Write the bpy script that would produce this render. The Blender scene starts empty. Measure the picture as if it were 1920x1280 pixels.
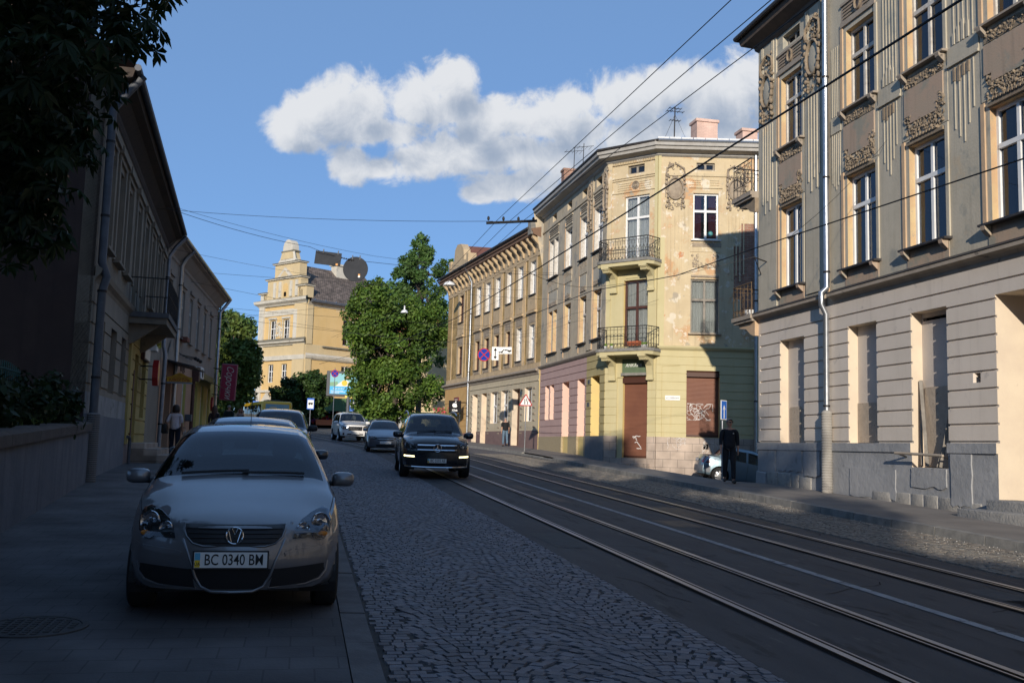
import bpy, bmesh, math, random
import numpy as np
from mathutils import Vector, Matrix
from mathutils.bvhtree import BVHTree
from mathutils.geometry import delaunay_2d_cdt
C = bpy.context
S = C.scene
COL = S.collection
R = math.radians
PI = math.pi
# ------------------------------------------------------------------ camera
def setup_camera():
 a, roll, f, hy = R(11.892), 0.027, 1850.0, 837.7
 t = math.atan2((hy - 640.0) * math.cos(roll), f)
 lev = Vector((math.sin(a), math.cos(a), 0))
 fwd = lev * math.cos(t) + Vector((0, 0, 1)) * math.sin(t)
 r0 = Vector((math.cos(a), -math.sin(a), 0))
 u0 = r0.cross(fwd)
 right = r0 * math.cos(roll) + u0 * math.sin(roll)
 up = u0 * math.cos(roll) - r0 * math.sin(roll)
 cd = bpy.data.cameras.new('camera')
 cd.sensor_width = 36.0
 cd.lens = f / 1920.0 * 36.0
 cd.clip_start = 0.05
 cd.clip_end = 4000
 co = bpy.data.objects.new('camera', cd)
 COL.objects.link(co)
 m = Matrix((right, up, -fwd)).transposed().to_4x4()
 co.matrix_world = m
 S.camera = co
setup_camera()
# ------------------------------------------------------------------ light and sky
SUN_AZ, SUN_EL = R(18.0), R(15.5)      # heading the light travels to (from +Y towards +X), elevation
SUN_STRENGTH = 4.8
SKY_STRENGTH = 0.12
EXPOSURE = 0.0
def setup_light():
 S.view_settings.view_transform = 'Standard'
 S.view_settings.look = 'None'
 S.view_settings.exposure = EXPOSURE
 S.view_settings.gamma = 1.0
 S.view_settings.use_curve_mapping = False
 d = Vector((math.sin(SUN_AZ) * math.cos(SUN_EL), math.cos(SUN_AZ) * math.cos(SUN_EL), -math.sin(SUN_EL)))
 ld = bpy.data.lights.new('sun', 'SUN')
 ld.energy = SUN_STRENGTH
 ld.angle = R(0.5)
 ld.color = (1.0, 0.90, 0.76)
 lo = bpy.data.objects.new('sun', ld)
 COL.objects.link(lo)
 lo.rotation_euler = d.to_track_quat('-Z', 'Y').to_euler()
 w = bpy.data.worlds.new('World')
 S.world = w
 w.use_nodes = True
 nt = w.node_tree
 N, L = nt.nodes, nt.links
 bg = N['Background']
 bg.inputs['Strength'].default_value = SKY_STRENGTH
 sky = N.new('ShaderNodeTexSky')
 sky.sky_type = 'NISHITA'
 sky.sun_disc = False
 sky.sun_elevation = SUN_EL
 sky.sun_rotation = SUN_AZ + PI
 sky.air_density = 1.0
 sky.dust_density = 0.0
 sky.ozone_density = 6.0
 sky.altitude = 2000
 # clouds: a density field over azimuth and elevation, broken up by fractal noise
 grp = bpy.data.node_groups.new('cloud_field', 'ShaderNodeTree')
 grp.interface.new_socket('AE', in_out='INPUT', socket_type='NodeSocketVector')
 grp.interface.new_socket('Density', in_out='OUTPUT', socket_type='NodeSocketFloat')
 gn, gl = grp.nodes, grp.links
 gi, go = gn.new('NodeGroupInput'), gn.new('NodeGroupOutput')
 nz = gn.new('ShaderNodeTexNoise')
 nz.inputs['Scale'].default_value = 22.0
 nz.inputs['Detail'].default_value = 9.0
 nz.inputs['Roughness'].default_value = 0.62
 nz.inputs['Distortion'].default_value = 0.35
 gl.new(gi.outputs[0], nz.inputs['Vector'])
 nz2 = gn.new('ShaderNodeTexNoise')
 nz2.inputs['Scale'].default_value = 8.0
 nz2.inputs['Detail'].default_value = 2.0
 gl.new(gi.outputs[0], nz2.inputs['Vector'])
 def math_(op, a, b=None, tree=(gn, gl)):
  m = tree[0].new('ShaderNodeMath')
  m.operation = op
  for i, v in enumerate((a, b)):
   if v is None:
    continue
   if isinstance(v, (int, float)):
    m.inputs[i].default_value = v
   else:
    tree[1].new(v, m.inputs[i])
  return m.outputs[0]
 last = None
 for (az, el, ra, re) in CLOUDS:
  vs = gn.new('ShaderNodeVectorMath'); vs.operation = 'SUBTRACT'
  gl.new(gi.outputs[0], vs.inputs[0]); vs.inputs[1].default_value = (az, el, 0)
  vm = gn.new('ShaderNodeVectorMath'); vm.operation = 'MULTIPLY'
  gl.new(vs.outputs[0], vm.inputs[0]); vm.inputs[1].default_value = (1 / ra, 1 / re, 0)
  vl = gn.new('ShaderNodeVectorMath'); vl.operation = 'LENGTH'
  gl.new(vm.outputs[0], vl.inputs[0])
  o = math_('SUBTRACT', 1.0, vl.outputs['Value'])
  if last is None:
   last = o
  else:
   m = gn.new('ShaderNodeMath'); m.operation = 'SMOOTH_MAX'
   gl.new(last, m.inputs[0]); gl.new(o, m.inputs[1]); m.inputs[2].default_value = 0.12
   last = m.outputs[0]
 # plain fractal edge
 n1 = math_('MULTIPLY', math_('SUBTRACT', nz.outputs[0], 0.5), 2.0)
 n2 = math_('MULTIPLY', math_('SUBTRACT', nz2.outputs[0], 0.5), 0.6)
 dens = math_('ADD', math_('ADD', math_('ADD', last, 0.0), n1), n2)
 gl.new(dens, go.inputs[0])
 geo = N.new('ShaderNodeTexCoord')
 sep = N.new('ShaderNodeSeparateXYZ')
 L.new(geo.outputs['Generated'], sep.inputs[0])
 T = (N, L)
 az = math_('ARCTAN2', sep.outputs[0], sep.outputs[1], T)
 el = math_('ARCSINE', sep.outputs[2], None, T)
 cmb = N.new('ShaderNodeCombineXYZ')
 L.new(az, cmb.inputs[0]); L.new(el, cmb.inputs[1])
 def dens_at(dx, dy):
  g = N.new('ShaderNodeGroup'); g.node_tree = grp
  v = N.new('ShaderNodeVectorMath'); v.operation = 'ADD'
  L.new(cmb.outputs[0], v.inputs[0]); v.inputs[1].default_value = (dx, dy, 0)
  L.new(v.outputs[0], g.inputs[0])
  return g.outputs[0]
 d0 = dens_at(0, 0)
 d1 = dens_at(-0.014, 0.026)
 cov = N.new('ShaderNodeMapRange'); cov.interpolation_type = 'SMOOTHSTEP'
 cov.inputs['From Min'].default_value = 0.02; cov.inputs['From Max'].default_value = 0.5
 L.new(d0, cov.inputs['Value'])
 shd = N.new('ShaderNodeMapRange'); shd.interpolation_type = 'SMOOTHSTEP'
 shd.inputs['From Min'].default_value = 0.0; shd.inputs['From Max'].default_value = 1.15
 L.new(d1, shd.inputs['Value'])
 cc = N.new('ShaderNodeMix'); cc.data_type = 'RGBA'
 cc.inputs[6].default_value = CLOUD_LIT
 cc.inputs[7].default_value = CLOUD_DARK
 L.new(shd.outputs[0], cc.inputs[0])
 tint = N.new('ShaderNodeMix'); tint.data_type = 'RGBA'; tint.blend_type = 'MIX'
 tint.inputs[0].default_value = 0.5
 L.new(sky.outputs[0], tint.inputs[6]); tint.inputs[7].default_value = SKY_TINT
 mx = N.new('ShaderNodeMix'); mx.data_type = 'RGBA'
 L.new(math_('MULTIPLY', cov.outputs[0], 0.97, T), mx.inputs[0])
 L.new(tint.outputs[2], mx.inputs[6]); L.new(cc.outputs[2], mx.inputs[7])
 L.new(mx.outputs[2], bg.inputs['Color'])
 w.cycles.sampling_method = 'MANUAL'
 w.cycles.sample_map_resolution = 512
CLOUDS = [(-0.025, 0.308, 0.044, 0.024), (0.009, 0.321, 0.057, 0.037), (0.052, 0.335, 0.058, 0.034), (0.095, 0.34, 0.059, 0.037), (0.133, 0.363, 0.036, 0.031), (0.14, 0.338, 0.03, 0.028), (0.058, 0.31, 0.078, 0.028), (-0.016, 0.294, 0.038, 0.015), (0.038, 0.277, 0.035, 0.025), (0.071, 0.274, 0.045, 0.019), (0.103, 0.284, 0.052, 0.024), (0.168, 0.318, 0.046, 0.028), (0.201, 0.327, 0.049, 0.028), (0.24, 0.328, 0.052, 0.031), (0.262, 0.341, 0.033, 0.028), (0.279, 0.315, 0.052, 0.038), (0.197, 0.296, 0.085, 0.032), (0.147, 0.294, 0.065, 0.025), (0.318, 0.346, 0.045, 0.04), (0.356, 0.353, 0.051, 0.037), (0.399, 0.349, 0.05, 0.039), (0.442, 0.355, 0.049, 0.036), (0.335, 0.31, 0.07, 0.044), (0.405, 0.313, 0.075, 0.037), (0.258, 0.289, 0.084, 0.032), (0.484, 0.34, 0.072, 0.054), (0.192, 0.262, 0.052, 0.019), (0.165, 0.253, 0.029, 0.012), (0.225, 0.27, 0.039, 0.019)]
CLOUD_LIT = (6.5, 6.65, 6.9, 1)
CLOUD_DARK = (2.9, 3.5, 4.5, 1)
SKY_TINT = (2.29, 3.9, 6.6, 1)
setup_light()
# ------------------------------------------------------------------ helpers
rnd = random.Random(7)
NOCLR = (0.5, 0.5, 0.5)
def pchip(pts):
 xs = [p[0] for p in pts]; ys = [p[1] for p in pts]
 n = len(xs)
 d = [(ys[i + 1] - ys[i]) / (xs[i + 1] - xs[i]) for i in range(n - 1)]
 m = [0.0] * n
 m[0], m[-1] = d[0], d[-1]
 for i in range(1, n - 1):
  if d[i - 1] * d[i] <= 0:
   m[i] = 0.0
  else:
   m[i] = 2 * d[i - 1] * d[i] / (d[i - 1] + d[i])
 def f(x):
  if x <= xs[0]: return ys[0]
  if x >= xs[-1]: return ys[-1]
  i = max(k for k in range(n - 1) if xs[k] <= x)
  h = xs[i + 1] - xs[i]; t = (x - xs[i]) / h
  t2, t3 = t * t, t * t * t
  return (2*t3 - 3*t2 + 1) * ys[i] + (t3 - 2*t2 + t) * h * m[i] + (-2*t3 + 3*t2) * ys[i+1] + (t3 - t2) * h * m[i+1]
 return f
def lerp(a, b, t):
 return a + (b - a) * t
def sstep(a, b, x):
 t = min(1, max(0, (x - a) / (b - a)))
 return t * t * (3 - 2 * t)
# --- materials -----------------------------------------------------
MATS = {}
def mat(name, c=(.5, .5, .5), c2=None, scale=2.0, rough=.85, metal=0.0, bump=0.0, bscale=25.0, spec=.4,
  patches=(), streak=None, var=False, coat=0.0, emit=None, detail=6.0, trans=0.0, stretch=None, alpha=None):
 """procedural surface: two tones mixed by fractal noise, optional patches [(colour, scale, threshold, softness)],
 vertical streaks (colour, amount), per face value variation (attribute 'var')"""
 m = bpy.data.materials.new(name)
 m.use_nodes = True
 nt = m.node_tree; N, L = nt.nodes, nt.links
 b = N['Principled BSDF']
 b.inputs['Roughness'].default_value = rough
 b.inputs['Metallic'].default_value = metal
 b.inputs['Specular IOR Level'].default_value = spec
 b.inputs['Coat Weight'].default_value = coat
 b.inputs['Coat Roughness'].default_value = 0.04
 tc = N.new('ShaderNodeTexCoord')
 co = tc.outputs['Object']
 if stretch:
  mp = N.new('ShaderNodeMapping'); mp.inputs['Scale'].default_value = stretch
  L.new(co, mp.inputs[0]); co = mp.outputs[0]
 def noise(sc, det=detail, vec=None, ro=.6):
  n = N.new('ShaderNodeTexNoise')
  n.inputs['Scale'].default_value = sc; n.inputs['Detail'].default_value = det; n.inputs['Roughness'].default_value = ro
  L.new(vec if vec is not None else co, n.inputs['Vector'])
  return n.outputs[0]
 def ramp(v, a, bb):
  r = N.new('ShaderNodeMapRange'); r.interpolation_type = 'SMOOTHSTEP'
  r.inputs['From Min'].default_value = a; r.inputs['From Max'].default_value = bb
  L.new(v, r.inputs['Value']); return r.outputs[0]
 def mix(f, a, bb, mode='MIX'):
  x = N.new('ShaderNodeMix'); x.data_type = 'RGBA'; x.blend_type = mode
  if isinstance(f, float): x.inputs[0].default_value = f
  else: L.new(f, x.inputs[0])
  for i, v in ((6, a), (7, bb)):
   if isinstance(v, tuple): x.inputs[i].default_value = v if len(v) == 4 else (*v, 1)
   else: L.new(v, x.inputs[i])
  return x.outputs[2]
 col = None
 if c2 is not None:
  col = mix(ramp(noise(scale), .32, .68), c, c2)
 else:
  b.inputs['Base Color'].default_value = (*c, 1)
 src = col if col is not None else (*c, 1)
 for (pc, ps, th, so) in patches:
  src = mix(ramp(noise(ps, 8.0, None, .65), th, th + so), src, pc)
 if streak:
  mp = N.new('ShaderNodeMapping'); mp.inputs['Scale'].default_value = (5.0, 5.0, .35)
  L.new(tc.outputs['Object'], mp.inputs[0])
  f = ramp(noise(1.0, 6.0, mp.outputs[0]), .5, .8)
  ml = N.new('ShaderNodeMath'); ml.operation = 'MULTIPLY'; ml.inputs[1].default_value = streak[1]
  L.new(f, ml.inputs[0]); src = mix(ml.outputs[0], src, streak[0])
 if var:
  at = N.new('ShaderNodeAttribute'); at.attribute_name = 'var'
  src = mix(1.0, src, at.outputs['Color'], 'MULTIPLY')
 if not isinstance(src, tuple):
  L.new(src, b.inputs['Base Color'])
 if bump:
  bp = N.new('ShaderNodeBump'); bp.inputs['Strength'].default_value = min(1.0, bump); bp.inputs['Distance'].default_value = .02
  L.new(noise(bscale, 6.0), bp.inputs['Height']); L.new(bp.outputs[0], b.inputs['Normal'])
 if emit:
  b.inputs['Emission Color'].default_value = (*emit[0], 1); b.inputs['Emission Strength'].default_value = emit[1]
 if alpha is not None:
  b.inputs['Alpha'].default_value = alpha
 if trans:
  # leaves: part of the light goes through
  td = N.new('ShaderNodeBsdfTranslucent'); ms = N.new('ShaderNodeMixShader'); ms.inputs[0].default_value = trans
  if isinstance(src, tuple): td.inputs[0].default_value = src if len(src) == 4 else (*src, 1)
  else: L.new(src, td.inputs[0])
  out = N['Material Output']
  L.new(b.outputs[0], ms.inputs[1]); L.new(td.outputs[0], ms.inputs[2]); L.new(ms.outputs[0], out.inputs[0])
 MATS[name] = m
 return m
def glass_mat(name, tint=(.5, .55, .6), clear=.35, dark=(.015, .02, .025), wavy=0.0):
 """window glass: fresnel mirror over a see-through, tinted pane"""
 m = bpy.data.materials.new(name); m.use_nodes = True
 nt = m.node_tree; N, L = nt.nodes, nt.links
 for n in list(N):
  if n.type == 'BSDF_PRINCIPLED': N.remove(n)
 out = N['Material Output']
 gl = N.new('ShaderNodeBsdfGlossy'); gl.inputs['Roughness'].default_value = .01; gl.inputs['Color'].default_value = (.88, .92, 1, 1)
 tr = N.new('ShaderNodeBsdfTransparent'); tr.inputs[0].default_value = (*tint, 1)
 df = N.new('ShaderNodeBsdfDiffuse'); df.inputs[0].default_value = (*dark, 1)
 ms = N.new('ShaderNodeMixShader'); ms.inputs[0].default_value = clear
 L.new(df.outputs[0], ms.inputs[1]); L.new(tr.outputs[0], ms.inputs[2])
 lw = N.new('ShaderNodeFresnel'); lw.inputs['IOR'].default_value = 1.52
 mp = N.new('ShaderNodeMapRange'); mp.inputs['To Min'].default_value = .02; mp.inputs['To Max'].default_value = 1.0
 L.new(lw.outputs[0], mp.inputs['Value'])
 if wavy:
  tc = N.new('ShaderNodeTexCoord'); nz = N.new('ShaderNodeTexNoise'); nz.inputs['Scale'].default_value = 1.7; nz.inputs['Detail'].default_value = 1
  L.new(tc.outputs['Object'], nz.inputs['Vector'])
  bp = N.new('ShaderNodeBump'); bp.inputs['Strength'].default_value = wavy; bp.inputs['Distance'].default_value = .05
  L.new(nz.outputs[0], bp.inputs['Height']); L.new(bp.outputs[0], gl.inputs['Normal']); 
 mm = N.new('ShaderNodeMixShader')
 L.new(mp.outputs[0], mm.inputs[0]); L.new(ms.outputs[0], mm.inputs[1]); L.new(gl.outputs[0], mm.inputs[2])
 L.new(mm.outputs[0], out.inputs[0])
 MATS[name] = m
 return m
# --- mesh building -------------------------------------------------
class MB:
 def __init__(self):
  self.v = []; self.f = []; self.m = []; self.mats = []; self.var = None
 def mi(self, m):
  if m not in self.mats: self.mats.append(m)
  return self.mats.index(m)
 def add(self, vs, fs, m, mx=None):
  o = len(self.v)
  if mx is not None: vs = [mx @ Vector(p) for p in vs]
  self.v.extend([tuple(p) for p in vs])
  k = self.mi(m)
  for f in fs:
   self.f.append([i + o for i in f]); self.m.append(k)
 def quad(self, a, b, c, d, m):
  self.add([a, b, c, d], [(0, 1, 2, 3)], m)
 def box(self, x0, x1, y0, y1, z0, z1, m, mx=None):
  v = [(x0, y0, z0), (x1, y0, z0), (x1, y1, z0), (x0, y1, z0), (x0, y0, z1), (x1, y0, z1), (x1, y1, z1), (x0, y1, z1)]
  f = [(0, 3, 2, 1), (4, 5, 6, 7), (0, 1, 5, 4), (1, 2, 6, 5), (2, 3, 7, 6), (3, 0, 4, 7)]
  self.add(v, f, m, mx)
 def bbox(self, x0, x1, y0, y1, z0, z1, m, r=.01, mx=None):
  """box with chamfered edges"""
  bm = bmesh.new(); bmesh.ops.create_cube(bm, size=1.0)
  for v in bm.verts:
   v.co = Vector((lerp(x0, x1, v.co.x + .5), lerp(y0, y1, v.co.y + .5), lerp(z0, z1, v.co.z + .5)))
  bmesh.ops.bevel(bm, geom=bm.edges[:], offset=r, segments=2, affect='EDGES', profile=.5)
  bm.verts.index_update()
  self.add([v.co.copy() for v in bm.verts], [[v.index for v in f.verts] for f in bm.faces], m, mx); bm.free()
 def prism(self, poly, d0, d1, m, axis='y', mx=None, m2=None):
  """poly of 2D points extruded along an axis: axis y -> points are (x,z); x -> (y,z); z -> (x,y)"""
  n = len(poly)
  def P(p, d):
   return {'y': (p[0], d, p[1]), 'x': (d, p[0], p[1]), 'z': (p[0], p[1], d)}[axis]
  v = [P(p, d0) for p in poly] + [P(p, d1) for p in poly]
  self.add(v, [tuple(range(n)), tuple(range(2 * n - 1, n - 1, -1))], m, mx)
  self.add(v, [(i, (i + 1) % n, n + (i + 1) % n, n + i) for i in range(n)], m2 or m, mx)
 def tube(self, pts, r, m, n=8, r2=None, cap=True):
  pts = [Vector(p) for p in pts]
  k = len(pts); vs = []; fs = []
  up = None
  for i, p in enumerate(pts):
   t = (pts[min(i + 1, k - 1)] - pts[max(i - 1, 0)]).normalized()
   if up is None:
    up = Vector((0, 0, 1)) if abs(t.z) < .9 else Vector((1, 0, 0))
   a = t.cross(up).normalized(); b = a.cross(t).normalized(); up = b
   if isinstance(r, (list, tuple)): rr = r[i]
   else: rr = r if r2 is None else lerp(r, r2, i / max(1, k - 1))
   for j in range(n):
    w = 2 * PI * j / n
    vs.append(p + a * math.cos(w) * rr + b * math.sin(w) * rr)
  for i in range(k - 1):
   for j in range(n):
    fs.append((i * n + j, i * n + (j + 1) % n, (i + 1) * n + (j + 1) % n, (i + 1) * n + j))
  if cap:
   fs.append(tuple(range(n - 1, -1, -1))); fs.append(tuple(range((k - 1) * n, k * n)))
  self.add(vs, fs, m)
 def lathe(self, prof, m, n=24, axis='z', mx=None, ang=2 * PI):
  """prof list of (radius, height)"""
  vs = []; fs = []; k = len(prof); full = abs(ang - 2 * PI) < 1e-6
  cols = n if full else n + 1
  for j in range(cols):
   w = ang * j / n
   for (r, h) in prof:
    x, y = r * math.cos(w), r * math.sin(w)
    vs.append({'z': (x, y, h), 'y': (x, h, y), 'x': (h, x, y)}[axis])
  for j in range(n):
   j2 = (j + 1) % cols
   for i in range(k - 1):
    fs.append((j * k + i, j2 * k + i, j2 * k + i + 1, j * k + i + 1))
  self.add(vs, fs, m, mx)
 def ball(self, c, r, m, nu=12, nv=8, mx=None):
  rx, ry, rz = r if isinstance(r, (tuple, list)) else (r, r, r)
  vs = []; fs = []
  for i in range(nv + 1):
   th = PI * i / nv
   for j in range(nu):
    ph = 2 * PI * j / nu
    vs.append((c[0] + rx * math.sin(th) * math.cos(ph), c[1] + ry * math.sin(th) * math.sin(ph), c[2] + rz * math.cos(th)))
  for i in range(nv):
   for j in range(nu):
    fs.append((i * nu + j, (i + 1) * nu + j, (i + 1) * nu + (j + 1) % nu, i * nu + (j + 1) % nu))
  self.add(vs, fs, m, mx)
 def build(self, name, parent=None, smooth=None, loc=None, rot=None, bevel=None):
  me = bpy.data.meshes.new(name)
  me.from_pydata(self.v, [], self.f)
  for m in self.mats: me.materials.append(m)
  if self.m: me.polygons.foreach_set('material_index', self.m)
  if self.var is not None:
   at = me.color_attributes.new('var', 'FLOAT_COLOR', 'CORNER')
   arr = []
   for p, c in zip(me.polygons, self.var):
    arr.extend([c[0], c[1], c[2], 1.0] * p.loop_total)
   at.data.foreach_set('color', arr)
  if smooth is not None:
   bm = bmesh.new(); bm.from_mesh(me)
   bmesh.ops.remove_doubles(bm, verts=bm.verts[:], dist=1e-5)
   bmesh.ops.recalc_face_normals(bm, faces=bm.faces[:])
   bm.to_mesh(me); bm.free()
   for p in me.polygons: p.use_smooth = True
   if smooth < 180: me.set_sharp_from_angle(angle=R(smooth))
  me.update()
  o = bpy.data.objects.new(name, me); COL.objects.link(o)
  if parent is not None: o.parent = parent
  if loc is not None: o.location = loc
  if rot is not None: o.rotation_euler = rot
  if bevel:
   md = o.modifiers.new('bevel', 'BEVEL'); md.width = bevel; md.segments = 2; md.limit_method = 'ANGLE'; md.angle_limit = R(40)
  return o
def tag(o, label=None, cat=None, group=None, kind=None):
 if label: o['label'] = label
 if cat: o['category'] = cat
 if group: o['group'] = group
 if kind: o['kind'] = kind
 return o
def thing(name, label, cat, loc=(0, 0, 0), rz=0.0, group=None, kind=None):
 o = bpy.data.objects.new(name, None); COL.objects.link(o)
 o.empty_display_size = .2
 o.location = loc; o.rotation_euler = (0, 0, rz)
 return tag(o, label, cat, group, kind)
def structure(name, mb, **kw):
 o = mb.build(name, **kw); o['kind'] = 'structure'; return o
def copy_tree(o, parent=None):
 c = o.copy(); COL.objects.link(c); c.parent = parent
 for ch in list(o.children): copy_tree(ch, c)
 return c
def text_mesh(txt, size, m, depth=.004, align='CENTER', shear=0.0, sx=1.0, bold=0.0):
 """letters standing in the local x,z plane, facing -y, centred on the origin; returns an MB"""
 cu = bpy.data.curves.new('lettering', 'FONT')
 cu.body = txt; cu.size = size; cu.extrude = depth / 2; cu.align_x = align; cu.align_y = 'CENTER'; cu.shear = shear; cu.offset = bold
 cu.resolution_u = 3
 o = bpy.data.objects.new('lettering', cu); COL.objects.link(o)
 dg = C.evaluated_depsgraph_get(); dg.update()
 me = bpy.data.meshes.new_from_object(o.evaluated_get(dg))
 mb = MB()
 mb.add([(v.co.x * sx, -v.co.z, v.co.y) for v in me.vertices], [list(p.vertices) for p in me.polygons], m)
 bpy.data.objects.remove(o); bpy.data.meshes.remove(me); bpy.data.curves.remove(cu)
 return mb
def merge(mb, other, mx=None):
 o = len(mb.v)
 mb.v.extend([tuple(mx @ Vector(p)) if mx is not None else p for p in other.v])
 idx = [mb.mi(m) for m in other.mats]
 for f, k in zip(other.f, other.m):
  mb.f.append([i + o for i in f]); mb.m.append(idx[k])
def TR(x=0, y=0, z=0, rx=0, ry=0, rz=0, s=1.0):
 return Matrix.Translation((x, y, z)) @ Matrix.Rotation(rz, 4, 'Z') @ Matrix.Rotation(ry, 4, 'Y') @ Matrix.Rotation(rx, 4, 'X') @ Matrix.Scale(s, 4)
# ------------------------------------------------------------------ terrain
def bend(y):
 """sideways shift of the street axis: straight, then bending left"""
 if y < 40: return 0.0
 if y < 56: return -.004 * (y - 40) ** 2
 return -1.024 - .128 * (y - 56)
def zg(x, y):
 z = -1.7 + .028 * min(y, 118) + .004 * max(0, y - 118)
 # the side street on the right falls away
 k = sstep(26.0, 29.0, y) * (1 - sstep(42.5, 46.0, y))
 if x > 12.2: z -= .145 * min(x - 12.2, 25) * k
 return z
def kerb_r(y):
 return 10.5 + .35 * sstep(38, 48, y) + bend(y)
def kerb_l(y):
 return .6 + .5 * bend(y) * sstep(40, 60, y) - 2.5 * sstep(60, 90, y)
def frange(a, b, n):
 return [a + (b - a) * i / n for i in range(n + 1)]
def sheet(mb, fx0, fx1, ys, dz, m, nx=1, zf=None):
 """a strip that follows the terrain between two edge curves"""
 rows = []
 for y in ys:
  a = fx0(y) if callable(fx0) else fx0
  b = fx1(y) if callable(fx1) else fx1
  rows.append([(lerp(a, b, i / nx), y, zg(lerp(a, b, i / nx), y) + dz) for i in range(nx + 1)])
 vs = [p for r in rows for p in r]; k = nx + 1
 mb.add(vs, [(j * k + i, j * k + i + 1, (j + 1) * k + i + 1, (j + 1) * k + i) for j in range(len(ys) - 1) for i in range(nx)], m)
def brick_mat(name, c1, c2, mortar, bw, bh, ms=.012, rough=.85, off=.5, bump=.4, sc=1.0, noise=.35, axes=None, spec=.4, msmooth=.1):
 """masonry / paving: brick texture in object metres, toned by fractal noise"""
 m = bpy.data.materials.new(name); m.use_nodes = True
 nt = m.node_tree; N, L = nt.nodes, nt.links
 b = N['Principled BSDF']; b.inputs['Roughness'].default_value = rough; b.inputs['Specular IOR Level'].default_value = spec
 tc = N.new('ShaderNodeTexCoord'); vec = tc.outputs['Object']
 if axes:
  sp = N.new('ShaderNodeSeparateXYZ'); cb = N.new('ShaderNodeCombineXYZ'); L.new(vec, sp.inputs[0])
  for i, a in enumerate(axes): L.new(sp.outputs['xyz'.index(a)], cb.inputs[i])
  vec = cb.outputs[0]
 bt = N.new('ShaderNodeTexBrick'); L.new(vec, bt.inputs['Vector'])
 bt.inputs['Scale'].default_value = sc; bt.offset = off
 bt.inputs['Brick Width'].default_value = bw; bt.inputs['Row Height'].default_value = bh
 bt.inputs['Mortar Size'].default_value = ms; bt.inputs['Mortar Smooth'].default_value = msmooth
 bt.inputs['Color1'].default_value = (*c1, 1); bt.inputs['Color2'].default_value = (*c2, 1); bt.inputs['Mortar'].default_value = (*mortar, 1)
 nz = N.new('ShaderNodeTexNoise'); nz.inputs['Scale'].default_value = 1.3; nz.inputs['Detail'].default_value = 9; L.new(tc.outputs['Object'], nz.inputs['Vector'])
 mr = N.new('ShaderNodeMapRange'); mr.inputs['From Min'].default_value = .3; mr.inputs['From Max'].default_value = .7
 mr.inputs['To Min'].default_value = 1 - noise; mr.inputs['To Max'].default_value = 1 + noise; L.new(nz.outputs[0], mr.inputs['Value'])
 mx = N.new('ShaderNodeMix'); mx.data_type = 'RGBA'; mx.blend_type = 'MULTIPLY'; mx.inputs[0].default_value = 1
 L.new(bt.outputs['Color'], mx.inputs[6]); L.new(mr.outputs[0], mx.inputs[7]); L.new(mx.outputs[2], b.inputs['Base Color'])
 bp = N.new('ShaderNodeBump'); bp.inputs['Strength'].default_value = bump; bp.inputs['Distance'].default_value = .02; bp.invert = True
 ad = N.new('ShaderNodeMath'); ad.operation = 'ADD'
 nz2 = N.new('ShaderNodeTexNoise'); nz2.inputs['Scale'].default_value = 40; nz2.inputs['Detail'].default_value = 5; L.new(tc.outputs['Object'], nz2.inputs['Vector'])
 L.new(bt.outputs['Fac'], ad.inputs[0]); L.new(nz2.outputs[0], ad.inputs[1])
 L.new(ad.outputs[0], bp.inputs['Height']); L.new(bp.outputs[0], b.inputs['Normal'])
 MATS[name] = m
 return m
M_asph = mat('asphalt', (.040, .041, .046), (.060, .060, .064), scale=1.4, rough=.75, bump=.35, bscale=90, spec=.35,
   patches=[((.024, .025, .028), 2.2, .56, .08), ((.085, .083, .08), 5.0, .6, .08), ((.02, .02, .022), 16, .66, .04)], stretch=(1.6, .3, 1))
M_asph2 = mat('old_asphalt', (.075, .074, .074), (.105, .10, .098), scale=.8, rough=.85, bump=.4, bscale=80,
   patches=[((.05, .05, .05), 2.0, .6, .1)])
M_dirt = mat('joint_dirt', (.040, .039, .040), (.065, .062, .058), scale=6, rough=.95)
M_cobble = mat('granite_setts', (.115, .118, .138), (.165, .162, .178), scale=9, rough=.68, bump=.5, bscale=70, spec=.5, var=True)
M_cobble2 = mat('granite_setts_dusty', (.16, .145, .125), (.22, .195, .165), scale=7, rough=.7, bump=.5, bscale=70, spec=.4, var=True)
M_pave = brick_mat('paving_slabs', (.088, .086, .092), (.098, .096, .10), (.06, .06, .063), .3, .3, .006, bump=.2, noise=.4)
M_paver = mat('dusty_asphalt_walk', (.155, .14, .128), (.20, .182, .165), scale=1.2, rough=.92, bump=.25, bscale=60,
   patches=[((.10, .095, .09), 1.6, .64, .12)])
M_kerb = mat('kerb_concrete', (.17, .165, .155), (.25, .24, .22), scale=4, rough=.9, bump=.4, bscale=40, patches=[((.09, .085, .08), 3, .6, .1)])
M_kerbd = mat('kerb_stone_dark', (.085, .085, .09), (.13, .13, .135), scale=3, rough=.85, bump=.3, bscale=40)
M_soil = mat('ground_dirt', (.11, .10, .085), (.16, .145, .12), scale=.7, rough=.95, bump=.3, bscale=10)
M_steel = mat('rail_steel', (.40, .42, .46), (.30, .31, .34), scale=3, rough=.42, metal=.8, stretch=(1, .15, 1))
M_black = mat('black_gap', (.008, .008, .009), rough=.9, spec=.1)
M_mark = mat('worn_marking', (.34, .34, .34), (.24, .24, .245), scale=5, rough=.8, patches=[((.07, .07, .073), 7, .56, .08)])
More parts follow.
